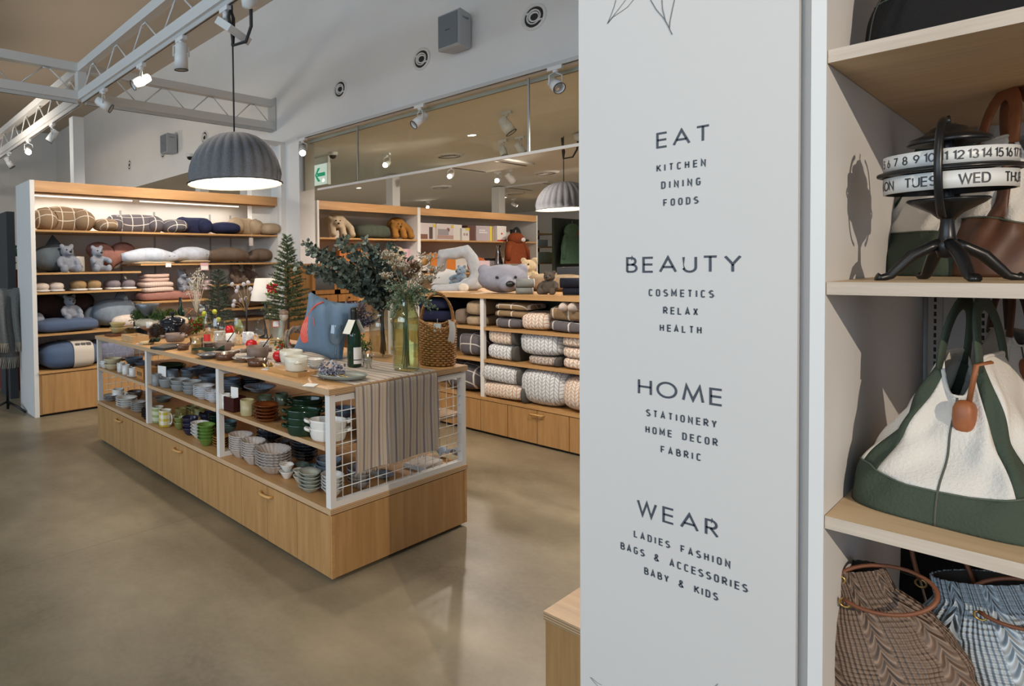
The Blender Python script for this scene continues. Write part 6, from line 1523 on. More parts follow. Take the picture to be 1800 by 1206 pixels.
# plush on the counter
ZC = 1.238
def ct(px, py, back=0.0):
    p = fl(px, py, ZC); p = p + Vector((p.x, p.y, 0)).normalized() * back; k = min(1, 5.5 / p.x, 4.15 / max(p.y, .1)); return Vector((p.x * k, p.y * k, ZC))
ca2 = math.atan2(-1, 0)
RB = plush('plush_rabbit', (.44, .46, .49)); HB = plush('plush_bearhead', (.27, .275, .33)); CRM = plush('sole_cream', (.66, .60, .52))
VR = -PI / 2 + .55     # plush facing the camera
q = ct(812, 512, .18); s = mpp(q)
def camx(q):           # unit vectors to the right and up as the camera sees a place
    r = Vector((_r.x, _r.y, 0)).normalized(); return r
t = thing('long_rabbit_plush', 'long limbed pale grey rabbit plush arched over itself on the counter', 'plush rabbit', q)
r_ = camx(q); fw = Vector((q.x, q.y, 0)).normalized()
def P(px, py, d=0.0):
    ry = ray(px, py); k = (Vector((q.x, q.y, 0)).dot(fw) + d) / Vector((ry.x, ry.y, 0)).dot(fw); return Vector((ry.x * k, ry.y * k, H + ry.z * k)) - q
g = G()
g.tube([P(776, 470, .1), P(778, 447), P(800, 446), P(820, 441), P(830, 455), P(838, 480), P(832, 496), P(815, 505), P(790, 508), P(765, 508)], [.05, .06, .062, .065, .06, .058, .062, .058, .05, .045], 14)
g.ell(P(828, 500, .05), (.10, .12, .07)); g.ell(P(776, 470, .1), .05); g.ell(P(765, 508), .045)
bake(g.build('body', RB, t), .014, 5)
o = G().ell((0, 0, 0), (.028, .05, .045), 16, 10).build('foot_sole', CRM, t, loc=P(815, 506, -.07)); o.rotation_euler = (0, 0, math.atan2(fw.y, fw.x))
q = ct(778, 500, .06); t = thing('white_gift_box', 'white box leaning inside the rabbit plush loop', 'box', q, math.atan2(q.y, q.x) - PI / 2 + .1)
G().cbox((0, 0, .115), (.27, .03, .21), mat=Matrix.Rotation(-.25, 4, 'X') @ Matrix.Rotation(.25, 4, 'Y')).build('carton', M('box_paper_white', (.74, .73, .71), .6), t)
q = ct(775, 508, .05); tag(G().ell((0, 0, .03), (.1, .06, .03), 20, 8, e=.6).build('grey_pouch', fabric('pouch_grey', (.22, .21, .20)), loc=q, rz=-.9), 'flat grey pouch lying before the white box', 'pouch')
q = ct(812, 505, .06); bear('small blue teddy bear inside the rabbit plush loop', q + Vector((0, 0, .02)), math.atan2(q.y, q.x) - PI / 2 - .8, .25, plush('plush_blue', (.25, .33, .42)), .1)
# bear head cushion
q = ct(884, 516, .14); s = mpp(q); t = thing('bear_head_cushion', 'large grey bear head cushion with black nose on the counter', 'cushion', q, math.atan2(q.y, q.x) - PI / 2 + .12)
w_ = 86 * s / 2 * .97; h_ = 50 * s / 2
g = G(); g.ell((0, 0, h_ * 1.0), (w_, .15, h_), 24, 14); g.ell((.02, -.13, h_ * .62), (w_ * .36, .08, h_ * .52), 18, 12)
for sg in (-1, 1): g.ell((sg * w_ * .74, 0, h_ * 1.62), (w_ * .26, .05, h_ * .40), 16, 10)
bake(g.build('head', HB, t), .011, 4)
G().ell((.035, -.212, h_ * .66), (.038, .022, .028), 14, 9).build('nose', BLACK, t)
for sg in (-.065, .085): G().ell((sg, -.148, h_ * 1.12), .013, 8, 6).build('eye', BLACK, t)
def roll(lab, px0, px1, py, r, mat, z, trim=None):
    a = ct(px0, py); b = ct(px1, py); d = (a + b) / 2; t = thing('rolled_blanket', lab, 'blanket', (d.x, d.y, z)); hv_ = (b - a) / 2
    G().tube([tuple(-hv_ + Vector((0, 0, r))), tuple(Vector((0, 0, r))), tuple(hv_ + Vector((0, 0, r)))], r, 18).build('roll', mat, t)
    e = hv_ + Vector((0, 0, r)); n = hv_.normalized(); u = Vector((0, 0, 1)); v = n.cross(u)
    G().tube([e + n * .002 + (u * math.cos(k * .5) + v * math.sin(k * .5)) * r * (1 - k / 34) for k in range(30)], .004, 5).build('spiral_edge', trim or M('trim_white', (.6, .58, .55), .9), t)
    return r * 2
GB = fabric('throw_grey', (.21, .22, .21))
roll('grey rolled throw, lower of two before the bear head', 907, 936, 517, .028, GB, ZC)
roll('grey rolled throw, upper of two before the bear head', 908, 938, 517, .037, GB, ZC + .054)
q = ct(925, 512, .26); tag(wobble(G().ell((0, 0, .07), (.16, .2, .07), 22, 12, e=.8), .005, 12).build('white_cushion', fabric('white_cotton', (.68, .67, .65)), loc=q), 'white cushion behind the grey rolled throws', 'cushion')
q = ct(930, 507, .3); bear('cream teddy bear behind the bear head cushion', q, math.atan2(q.y, q.x) - PI / 2 - .5, .34, plush('plush_cream', (.58, .45, .28)))
q = ct(966, 518, .12); bear('dark brown teddy bear sitting beside the navy rolls', q, math.atan2(q.y, q.x) - PI / 2 - .35, .212, plush('plush_umber', (.10, .08, .065)))
NB = fabric('roll_navy', (.012, .015, .025)); SLV = M('tag_silver', (.55, .55, .56), .3, .5)
roll('navy rolled throw, lower one beside the brown teddy', 990, 1030, 519, .03, NB, ZC, SLV)
roll('navy rolled throw, upper one beside the brown teddy', 985, 1030, 519, .04, NB, ZC + .058, SLV)
q = ct(1010, 512, .18); tag(G().cbox((0, 0, .11), (.2, .24, .22)).build('black_box', M('black_carton', (.02, .021, .025), .5), loc=q, rz=.2), 'black carton behind the navy rolled throws', 'box')
q = ct(985, 508, .22); tag(wobble(G().ell((0, 0, .085), (.2, .3, .085), 22, 12, e=.7), .005, 12).build('beige_cushion', BEIB, loc=q - Vector((0, 0, .008))), 'beige cushion behind the brown teddy bear', 'cushion')
# ------------------------------------------------------------------ low display plinth beside the sign
t = thing('low_display_plinth', 'low oak display plinth with plywood edge half hidden by the category sign', 'plinth', (1.88, 1.045, 0))
G().box((0.002, 0, .02), (1.04, -.70, .322)).build('base', OAKZ, t)
g = G(); g.box((-.004, .004, .324), (1.05, -.71, .352), 0)
for i in (2, 3, 4, 5): g.m[i] = 1
g.build('top', [OAKY, PLY], t)
G().box((.03, -.03, 0), (1.0, -.66, .02)).build('kick', DARK, t)
# ------------------------------------------------------------------ far left: throw stand, plant
p = fl(14, 722, 0); t = thing('throw_stand', 'black metal stand at the left edge carrying grey throws', 'display stand', (p.x, p.y, 0))
zt_ = fy(20, 508, p.y).z
G().tube([(0, 0, 0.02), (0, 0, zt_)], .014, 8).build('post', BLACK, t)
for a in (1.3, 3.4, 5.2): G().tube([(0, 0, .10), (.14 * math.cos(a), .14 * math.sin(a), .06), (.26 * math.cos(a), .26 * math.sin(a), .012)], .013, 8).build('leg', BLACK, t)
G().tube([(-.45, 0, zt_), (.16, 0, zt_)], .011, 8).build('rail', BLACK, t)
def throw(lab, x0, x1, drop, mat, fr, off, side):
    t = thing('hanging_throw', lab, 'throw', (p.x, p.y, zt_)); g = G()
    def fn(u, v):
        x = x0 + (x1 - x0) * u; s = (v - .5) * 2 * drop; y = (.02 + off + .03 * math.sin(14 * u + 2) * min(1, abs(s) * 3)) * (1 if s > 0 else -1)
        return (x + .02 * math.sin(6 * s), y * min(1, abs(s) * 12), .013 + off - abs(s))
    g.grid(fn, 26, 36); g.build('cloth', mat, t)
    g = G()
    for k in range(44):
        x = x0 + (x1 - x0) * k / 43; yv = -(.02 + off + .03 * math.sin(14 * k / 43 + 2)); g.tube([(x + .02 * math.sin(-6 * drop), yv, .013 + off - drop), (x + random.uniform(-.015, .015), yv - .004, .013 + off - drop - fr)], .0035, 4)
    g.build('fringe', M('fringe_beige', (.40, .34, .27), .9), t)
throw('dark grey woven throw hanging long on the left stand', -.45, .10, .74, M('throw_dark', (.085, .085, .08), .95, 0, .3, 90, .004, 120), .12, .0, 0)
throw('lighter grey woven throw over the dark one on the left stand', -.14, .15, .60, M('throw_grey_light', (.165, .165, .155), .95, 0, .3, 90, .004, 120), .1, .014, 0)
p2 = fy(4, 500, 9.2); t = thing('leafy_plant', 'green leafy plant far away at the left edge', 'plant', (p2.x - .1, 9.2, 0)); g = G()
zc = fy(4, 428, 9.2).z
for _ in range(46): d = rnd(1); g.leaf(Vector((0, 0, zc - .1)) + d * .12, d + Vector((0, 0, .4)), rnd(1), .24, .12)
g.build('foliage', M('plant_green', (.03, .11, .03), .5), t); G().tube([(0, 0, .4), (0, 0, zc)], .015, 6).build('stem', stemm, t)
G().lathe([(0, 0), (.16, 0), (.2, .42), (.18, .42), (.17, .4), (0, .4)], 20).build('pot', M('pot_white', (.6, .58, .55), .5), t)
p3 = fy(19, 440, 7.4); t = thing('dark_side_panel', 'dark grey narrow panel just left of the long unit end', 'panel', (p3.x, 7.4, 0)); G().box((-.04, 0, 0), (.05, .5, fy(19, 372, 7.4).z)).build('panel', M('panel_dark', (.06, .065, .07), .6), t)
for i, (px, py, c, lab) in enumerate(((3, 470, (.35, .03, .02), 'red boxes far behind the left throw stand'), (13, 474, (.40, .06, .03), 'crimson box far behind beside the red boxes'), (6, 492, (.55, .38, .16), 'straw coloured box far behind under the red boxes'))):
    p4 = fy(px, py, 8.2); tag(G().box((-.05, 0, 0), (.05, .2, p4.z)).build('far_box', M('far_box_%s' % 'abc'[i], c, .6), loc=(p4.x, 8.2 + .25 * (i == 2) - .3 * (i == 1), 0)), lab, 'box')
# ------------------------------------------------------------------ lettering from strokes
def arc(cx, cy, rx, ry, a0, a1, n=14, e=1.0):
    o = []
    for i in range(n + 1):
        a = math.radians(a0 + (a1 - a0) * i / n); c, s = math.cos(a), math.sin(a)
        o.append((cx + rx * math.copysign(abs(c) ** e, c), cy + ry * math.copysign(abs(s) ** e, s)))
    return o
FONT = {
 'A': (.84, [[(0, 0), (.42, 1), (.84, 0)], [(.15, .33), (.69, .33)]]), 'B': (.54, [[(0, 0), (0, 1), (.26, 1)] + arc(.26, .76, .22, .24, 90, -90) + [(0, .52)], [(.26, .52)] + arc(.27, .26, .27, .26, 90, -90) + [(0, 0)]]),
 'C': (.62, [arc(.33, .5, .33, .5, 52, 308, 22, .8)]), 'D': (.66, [[(0, 0), (0, 1), (.25, 1)] + arc(.25, .5, .41, .5, 90, -90, 18, .8) + [(0, 0)]]),
 'E': (.52, [[(.52, 1), (0, 1), (0, 0), (.52, 0)], [(0, .52), (.5, .52)]]), 'F': (.48, [[(.48, 1), (0, 1), (0, 0)], [(0, .5), (.42, .5)]]),
 'G': (.68, [arc(.34, .5, .34, .5, 52, 340, 22, .8) + [(.66, .48), (.38, .48)]]), 'H': (.66, [[(0, 0), (0, 1)], [(.66, 0), (.66, 1)], [(0, .52), (.66, .52)]]),
 'I': (.0, [[(0, 0), (0, 1)]]), 'K': (.60, [[(0, 0), (0, 1)], [(.56, 1), (.05, .45)], [(.18, .58), (.6, 0)]]), 'L': (.46, [[(0, 1), (0, 0), (.46, 0)]]),
 'M': (.98, [[(0, 0), (.16, 1), (.49, .08), (.82, 1), (.98, 0)]]), 'N': (.70, [[(0, 0), (0, 1), (.70, 0), (.70, 1)]]),
 'O': (.98, [arc(.49, .5, .49, .5, 90, 450, 36)]), 'R': (.56, [[(0, 0), (0, 1), (.26, 1)] + arc(.26, .74, .24, .26, 90, -90) + [(0, .48)], [(.22, .48), (.56, 0)]]),
 'S': (.50, [arc(.25, .75, .23, .25, 30, 180, 10) + arc(.25, .75, .23, .25, 180, 250, 5) + arc(.25, .26, .25, .26, 70, 0, 6) + arc(.25, .26, .25, .26, 0, -150, 12)]),
 'T': (.62, [[(0, 1), (.62, 1)], [(.31, 1), (.31, 0)]]), 'U': (.62, [[(0, 1), (0, .31)] + arc(.31, .31, .31, .31, 180, 360, 14) + [(.62, 1)]]),
 'W': (1.02, [[(0, 1), (.26, 0), (.51, .95), (.76, 0), (1.02, 1)]]), 'X': (.62, [[(0, 0), (.62, 1)], [(0, 1), (.62, 0)]]), 'Y': (.70, [[(0, 1), (.35, .48), (.70, 1)], [(.35, .48), (.35, 0)]]),
 '&': (.66, [[(.62, 0), (.14, .62)] + arc(.28, .80, .17, .20, 215, -30, 14) + [(.36, .60), (.12, .42)] + arc(.26, .23, .24, .23, 120, 360, 14)]),
 '0': (.6, [arc(.3, .5, .3, .5, 90, 450, 28)]), '1': (.22, [[(0, .84), (.22, 1), (.22, 0)]]), '2': (.54, [arc(.27, .72, .26, .28, 170, -35, 14) + [(.0, 0), (.54, 0)]]),
 '3': (.52, [arc(.25, .75, .23, .25, 150, -80, 12), arc(.25, .26, .27, .27, 85, -150, 14)]), '4': (.62, [[(.46, 0), (.46, 1), (0, .26), (.62, .26)]]),
 '5': (.54, [[(.5, 1), (.12, 1), (.06, .56)] + arc(.25, .32, .28, .32, 125, -150, 14)]), '6': (.56, [arc(.28, .3, .27, .3, 90, 450, 20), [(.03, .4), (.36, 1)]]),
 '7': (.54, [[(0, 1), (.54, 1), (.16, 0)]]), '8': (.54, [arc(.27, .75, .22, .25, 90, 450, 18), arc(.27, .26, .27, .26, 90, 450, 18)]), '9': (.56, [arc(.28, .7, .27, .3, 90, 450, 20), [(.53, .6), (.2, 0)]]), ' ': (.55, []),
}
COND = {'O': (.5, [arc(.25, .5, .25, .5, 90, 450, 28, .6)]), 'M': (.66, [[(0, 0), (0, 1), (.33, .3), (.66, 1), (.66, 0)]]), 'A': (.56, [[(0, 0), (.28, 1), (.56, 0)], [(.09, .28), (.47, .28)]]),
        'C': (.46, [arc(.23, .5, .23, .5, 35, 325, 20, .6)]), 'H': (.5, [[(0, 0), (0, 1)], [(.5, 0), (.5, 1)], [(0, .52), (.5, .52)]]), 'N': (.52, [[(0, 0), (0, 1), (.52, 0), (.52, 1)]]),
        'D': (.5, [[(0, 0), (0, 1), (.2, 1)] + arc(.2, .5, .3, .5, 90, -90, 16, .6) + [(0, 0)]]), 'G': (.48, [arc(.24, .5, .24, .5, 35, 350, 20, .6) + [(.47, .46), (.27, .46)]]),
        'E': (.42, FONT['E'][1]), 'R': (.48, FONT['R'][1]), 'B': (.48, FONT['B'][1]), 'T': (.5, [[(0, 1), (.5, 1)], [(.25, 1), (.25, 0)]]), 'Y': (.54, [[(0, 1), (.27, .45), (.54, 1)], [(.27, .45), (.27, 0)]]), 'X': (.5, [[(0, 0), (.5, 1)], [(0, 1), (.5, 0)]]),
        'K': (.5, FONT['K'][1])}
def strokes(g, text, wd, hgt, th, put, cond=False, total=None, gap=.3, xs=1.0):
    """lay the text out along +x from 0; put(x, z) gives the 3-D point"""
    F = lambda c: (COND.get(c) if cond and c in COND else FONT[c])
    ws = [F(c)[0] * hgt * xs for c in text]
    if total is not None: gp = (total - sum(ws)) / max(1, len(text) - 1)
    else: gp = gap * hgt
    x = 0
    for c, w in zip(text, ws):
        full, pl = F(c)
        for poly in pl:
            pts = [(x + px * hgt * xs, th / 2 + pz * (hgt - th)) for px, pz in poly]
            closed = len(pts) > 3 and abs(pts[0][0] - pts[-1][0]) + abs(pts[0][1] - pts[-1][1]) < 1e-6
            n = len(pts)
            L, R = [], []
            for i in range(n):
                def dr(a, b):
                    dx, dz = b[0] - a[0], b[1] - a[1]; l = math.hypot(dx, dz) or 1; return dx / l, dz / l
                d0 = dr(pts[i - 1], pts[i]) if i > 0 else (dr(pts[-2], pts[0]) if closed else None)
                d1 = dr(pts[i], pts[i + 1]) if i < n - 1 else (dr(pts[0], pts[1]) if closed else None)
                if d0 is None: d0 = d1
                if d1 is None: d1 = d0
                nx, nz = -(d0[1] + d1[1]), d0[0] + d1[0]; l = math.hypot(nx, nz) or 1; nx /= l; nz /= l
                k = max(.35, nx * -d0[1] + nz * d0[0]); m = th / 2 / k
                L.append((pts[i][0] + nx * m, pts[i][1] + nz * m)); R.append((pts[i][0] - nx * m, pts[i][1] - nz * m))
            vs = [put(*q) for q in L] + [put(*q) for q in R]
            g.add(vs, [(i, i + 1, n + i + 1, n + i) for i in range(n - 1)])
        x += w + gp
    return x - gp
# ------------------------------------------------------------------ category sign
SX = 1.3
yl = fx(1018.6, 600, SX).y; yr = fx(1401.5, 600, SX).y
t = thing('category_sign', 'tall pale grey category sign panel reading eat, beauty, home and wear', 'sign', (SX, yl, 0))
SIGN = M('sign_paint', (.60, .592, .585), .55)
G().box((0, 0, 0), (.03, yr - yl, 2.45)).build('panel', SIGN, t)
INK = M('sign_ink', (.055, .065, .085), .6)
def line(text, pl, prt, pz0, pz1, cond, pref=None):
    pref = pref or pl
    zt, zb = fx(pref, pz0, SX).z, fx(pref, pz1, SX).z; a = fx(pl, (pz0 + pz1) / 2, SX).y; b = fx(prt, (pz0 + pz1) / 2, SX).y
    h = zt - zb; th = h * (.17 if cond else .13); g = G(); tot = a - b - th
    strokes(g, text, 1, h, th, lambda x, z: (-.0008, a - yl - th / 2 - x, zb + z), cond, tot, .3, .74 if cond else 1.0)
    g.build('lettering', INK, t)
for a in (('EAT', 1153.9, 1248.7, 234, 261.6, 0), ('KITCHEN', 1154.2, 1241, 290, 302.7, 1), ('DINING', 1162.4, 1231.9, 319.4, 332.5, 1), ('FOODS', 1166.1, 1228, 350.3, 363, 1),
          ('BEAUTY', 1100.9, 1304.2, 452.1, 479.6, 0), ('COSMETICS', 1140.4, 1255.2, 507.9, 520.7, 1), ('RELAX', 1165.8, 1227.3, 539, 552, 1), ('HEALTH', 1159.9, 1233.7, 569.6, 582.2, 1),
          ('HOME', 1121.5, 1271.3, 664.6, 692.8, 0), ('STATIONERY', 1136, 1260.4, 718.7, 731.3, 1), ('HOME DECOR', 1134.8, 1261.6, 747.8, 760.4, 1), ('FABRIC', 1161.6, 1232.5, 783.1, 795.8, 1),
          ('WEAR', 1119.8, 1264, 889.6, 917.8, 0, 1166.2), ('LADIES FASHION', 1114.3, 1284.3, 931.4, 943.8, 1), ('BAGS & ACCESSORIES', 1091.1, 1315, 952.4, 964.9, 1), ('BABY & KIDS', 1132.6, 1262.7, 996.4, 1009, 1)): line(*a)
def art(polys, th):
    g = G()
    for poly in polys:
        pts = [fx(a, b, SX) for a, b in poly]; pts = [Vector((-.0012, p.y - yl, p.z)) for p in pts]
        g.tube(pts, th, 4, flat=1)
    g.build('leaf_drawing', M('drawing_ink', (.16, .165, .18), .7), t)
art([[(1083, 0), (1080, 12), (1074, 28), (1068, 42)], [(1068, 42), (1078, 30), (1090, 22), (1104, 12), (1117, -4)], [(1100, 0), (1088, 16), (1070, 39)]], .0005)
art([[(1144, 0), (1154, 17), (1167, 32), (1175, 46), (1182, 61)], [(1186, 0), (1182, 18), (1178, 38), (1177, 50)], [(1164, 0), (1165, 16), (1170, 36), (1178, 52)]], .0006)
art([[(1038, 1190), (1044, 1198), (1055, 1210)], [(1040, 1191), (1050, 1200), (1058, 1204)]], .0004)
art([[(1262, 1202), (1252, 1212), (1246, 1222)]], .0005)
# ------------------------------------------------------------------ bag shelf
K_ = SX / 1.4
zs1, zs2, zs3 = 1.5 + .359 * K_, 1.5 - .041 * K_, 1.5 - .452 * K_; zs4 = zs3 - .385; th_ = .0205
yp = .271 * K_; yq = .2925 * K_
t = thing('bag_shelf', 'white framed bag shelf with pale oak boards right of the category sign', 'shelf unit', (SX, yp, 0))
DPB = 1.0
PALE = wood('pale_oak', (.54, .385, .22), (.70, .52, .325), 'y', .5, 1.4); PALEE = wood('pale_oak_edge', (.44, .36, .28), (.60, .51, .42), 'y', .5, 2)
LIN = M('shelf_lining', (.66, .65, .64), .6)
G().box((.0, 0, 0), (.012, yq - yp - .0015, 2.45)).build('front_post', M('post_white', (.70, .705, .70), .45), t)
G().box((.012, 0, 0), (DPB, .018, 2.45)).build('side_panel', LIN, t)
G().box((.02, .0185, 0), (DPB, (yr - yp) + .012, 2.45)).build('outer_panel', M('outer_beige', (.58, .54, .51), .6), t)
G().box((DPB - .02, -1.6, 0), (DPB, 0, 2.45)).build('back_panel', LIN, t)
for z in (zs1, zs2, zs3, zs4, zs1 + .40, zs4 - .38):
    g = G(); g.box((.004, -1.6, z - th_), (DPB - .02, -.0008, z), 0); g.m[5] = 1; g.m[2] = 0
    for i in (5,): g.m[i] = 1
    g.build('shelf', [PALE, PALEE], t)
for y in (-.022, -.10): 
    G().box((DPB - .04, y - .012, 0), (DPB - .02, y + .012, 2.4)).build('slotted_upright', M('upright_beige', (.52, .49, .45), .5), t)
for y in (-.022, -.10):
    g = G()
    for k in range(60): g.box((DPB - .0412, y - .0022, .9 + k * .018), (DPB - .0398, y + .0022, .911 + k * .018))
    g.build('slots', DARK, t)
# ------------------------------------------------------------------ totes
GRN = fabric('canvas_green', (.055, .072, .052), .06); CRMC = fabric('canvas_cream', (.66, .63, .58), .04); TAN = M('leather_tan', (.30, .10, .035), .5, 0, .15, 40); BRL = M('leather_brown', (.10, .04, .02), .5, 0, .15, 40); BLC = fabric('canvas_black', (.012, .012, .013), .05)
def tote(lab, loc, rz, w, d, h, base, body, strap, hh=.12, notch=.30, band=.30, gus=.62, charm=False, strap2=None, lean=0.0):
    t = thing('tote_bag', lab, 'bag', loc, rz); NU, NV = 96, 40
    def ring(u, v):
        a = u * 2 * PI; A = w / 2 * (1 - .58 * v ** 1.15) * (1 + .05 * math.sin(PI * min(1, v * 2.2))); B = d / 2 * (1 - .80 * v ** 1.05) * (1 + .10 * math.sin(PI * min(1, v * 1.9)))
        c, s = math.cos(a), math.sin(a); e = .52
        x = A * math.copysign(abs(c) ** e, c); y = B * math.copysign(abs(s) ** e, s)
        zt = h * (1 - notch * abs(c) ** 5); z = zt * v
        wr = .004 * math.sin(7 * a + 9 * v) * math.sin(PI * v) + .003 * math.sin(13 * a - 15 * v) * math.sin(PI * v)
        return (x + c * wr + lean * v * v, y + s * wr, z)
    G0, G1, G2 = G(), G(), [G() for _ in range(4)]
    for i in range(NU):
        a = (i + .5) / NU * 2 * PI; m_ = abs(math.cos(a)); ang = min(a % PI, PI - a % PI)
        for j in range(NV):
            q = [ring(i / NU, j / NV), ring((i + 1) / NU, j / NV), ring((i + 1) / NU, (j + 1) / NV), ring(i / NU, (j + 1) / NV)]
            v = (j + .5) / NV
            tgt = G0 if v < band else (G2[int(a // (PI / 2))] if gus < ang < gus + .42 else G1)
            tgt.add(q, [(0, 1, 2, 3)], 0, True)
    bt = [ring(i / NU, 0) for i in range(NU)]; G0.add(bt, [tuple(range(NU - 1, -1, -1))])
    def wl(g_, nm, m_):
        o = g_.build(nm, m_, t); import bmesh as bm_
        b = bm_.new(); b.from_mesh(o.data); bm_.ops.remove_doubles(b, verts=b.verts, dist=1e-5); b.to_mesh(o.data); b.free()
        md = o.modifiers.new('s', 'SOLIDIFY'); md.thickness = .003; md.offset = -1; return o
    wl(G0, 'base_band', base); wl(G1, 'body', body); [wl(q_, 'strap_panel', strap) for q_ in G2]
    # centre seam on the gussets and the stitched line above the base band
    for a0 in (0, PI): G().tube([Vector(ring(a0 / 2 / PI, j / 20)) * 1.002 for j in range(21)], .0014, 5).build('seam', fabric('seam_dark', (.10, .10, .08)), t)
    G().tube([Vector(ring(i / 60, band)) for i in range(60)], .0016, 5, closed=True).build('band_stitch', fabric('seam_green', (.10, .12, .09)), t)
    G().tube([Vector(ring(i / 80, 1.0)) for i in range(80)], .0028, 6, closed=True).build('rim', body, t)
    for sy in (-1, 1):
        a1, a2 = (gus + .2), PI - (gus + .2)
        p1, p2 = Vector(ring((a1 if sy > 0 else 2 * PI - a1) / 2 / PI, .97)), Vector(ring((a2 if sy > 0 else 2 * PI - a2) / 2 / PI, .97)); pts = []
        for k in range(19):
            q = k / 18 * PI; m = p1.lerp(p2, .5 - .5 * math.cos(q)); pts.append(m + Vector((0, -sy * .012 * math.sin(q), hh * math.sin(q) ** .75)))
        G().tube(pts, .0035, 10, flat=4.2).build('handle', strap2 or strap, t)
    if charm:
        c = Vector(ring(.62 / 2 / PI, .93)) + Vector((.006, .012, 0))
        G().tube([c + Vector((0, 0, .035)), c + Vector((.015, -.012, .03)), c + Vector((.012, -.02, -.03))], .003, 6, flat=1.6).build('charm_cord', TAN, t)
        G().ell(c + Vector((.012, -.024, -.055)), (.017, .013, .028), 14, 9, e=.7).build('charm_pouch', TAN, t)
    return t
def on(px, py, z, back=0.0): p = fl(px, py, z); return p + Vector((p.x, p.y, 0)).normalized() * back
VA = lambda p: math.atan2(p.y, p.x)
p = on(1706, 926, zs3 + .001, .125); tote('green and cream canvas tote bag at the front of the middle shelf', p, VA(p) + PI - .22, .33, .245, .258, GRN, CRMC, GRN, .11, .26, .27, .50, True)
p = on(1770, 815, zs3 + .001, .26); tote('cream tote bag with brown handles behind the front green tote', p, VA(p) + PI + .3, .28, .16, .25, BRL, CRMC, CRMC, .12, .12, .08, .6, True, BRL)
p = on(1700, 700, zs3 + .001, .52); tote('black tote bag deep behind the cream tote', p, VA(p) + PI + .2, .24, .16, .30, BLC, BLC, BLC, .10, .1)
p = on(1790, 700, zs3 + .001, .58); tote('dark grey tote bag deepest on the middle shelf', p, VA(p) + PI + .2, .24, .16, .30, fabric('canvas_grey', (.07, .068, .065)), fabric('canvas_grey', (.07, .068, .065)), BLC, .10, .1)
p = on(1652, 490, zs2 + .001, .34); tote('green and cream tote bag behind the black perpetual calendar', p, VA(p) + PI + .6, .26, .18, .22, GRN, CRMC, GRN, .09, .25, .40, .5, False)
p = on(1772, 489, zs2 + .001, .24); tote('cream tote bag with dark brown base right of the calendar', p, VA(p) + PI + .45, .25, .2, .26, BRL, CRMC, BRL, .10, .15, .42, .55, True, TAN)
p = on(1652, 63, zs1 + .001, .14); tote('black canvas bag on the topmost visible shelf', p + Vector((0, -.06, 0)), VA(p) + PI / 2 + .35, .30, .12, .34, BLC, BLC, BLC, .10, .08, .3)
p = on(1790, 20, zs1 + .001, .2); tote('brown canvas bag at the right end of the topmost visible shelf', p + Vector((.1, -.06, 0)), VA(p) + PI / 2, .22, .12, .34, fabric('canvas_umber', (.06, .04, .03)), fabric('canvas_umber', (.06, .04, .03)), BLC, .10, .08, .3)
# knitted bags on the lower shelf
def knitmat(name, c):
    m, nt, b = nodes(name); o, x, y, z = coords(nt)
    an = mth(nt, 'ARCTAN2', y, x)
    u = mth(nt, 'MULTIPLY', an, 38.0); v = mth(nt, 'MULTIPLY', z, 430.0)
    k = mth(nt, 'MULTIPLY', mth(nt, 'SINE', mth(nt, 'ADD', u, v)), mth(nt, 'SINE', mth(nt, 'SUBTRACT', u, v)))
    cb = mth(nt, 'SINE', mth(nt, 'ADD', mth(nt, 'MULTIPLY', an, 9.0), mth(nt, 'MULTIPLY', mth(nt, 'SINE', mth(nt, 'MULTIPLY', z, 130.0)), .9)))
    seam = mth(nt, 'GREATER_THAN', mth(nt, 'ABSOLUTE', mth(nt, 'SINE', mth(nt, 'MULTIPLY', an, 3.5))), .55)
    rope = mth(nt, 'SINE', mth(nt, 'ADD', mth(nt, 'MULTIPLY', mth(nt, 'ABSOLUTE', mth(nt, 'SINE', mth(nt, 'MULTIPLY', an, 10.5))), 5.0), mth(nt, 'MULTIPLY', z, 300.0)))
    h = mth(nt, 'ADD', mth(nt, 'MULTIPLY', mth(nt, 'MULTIPLY', k, seam), .7), mth(nt, 'MULTIPLY', mth(nt, 'MULTIPLY', rope, mth(nt, 'SUBTRACT', 1.0, seam)), .9))
    nt.links.new(mixc(nt, ramp(nt, h, -1.0, 1.0), tuple(a * .70 for a in c), c), b.inputs['Base Color'])
    b.inputs['Roughness'].default_value = .95; b.inputs['Specular IOR Level'].default_value = .15; bump(nt, b, h, .006, .9); return m
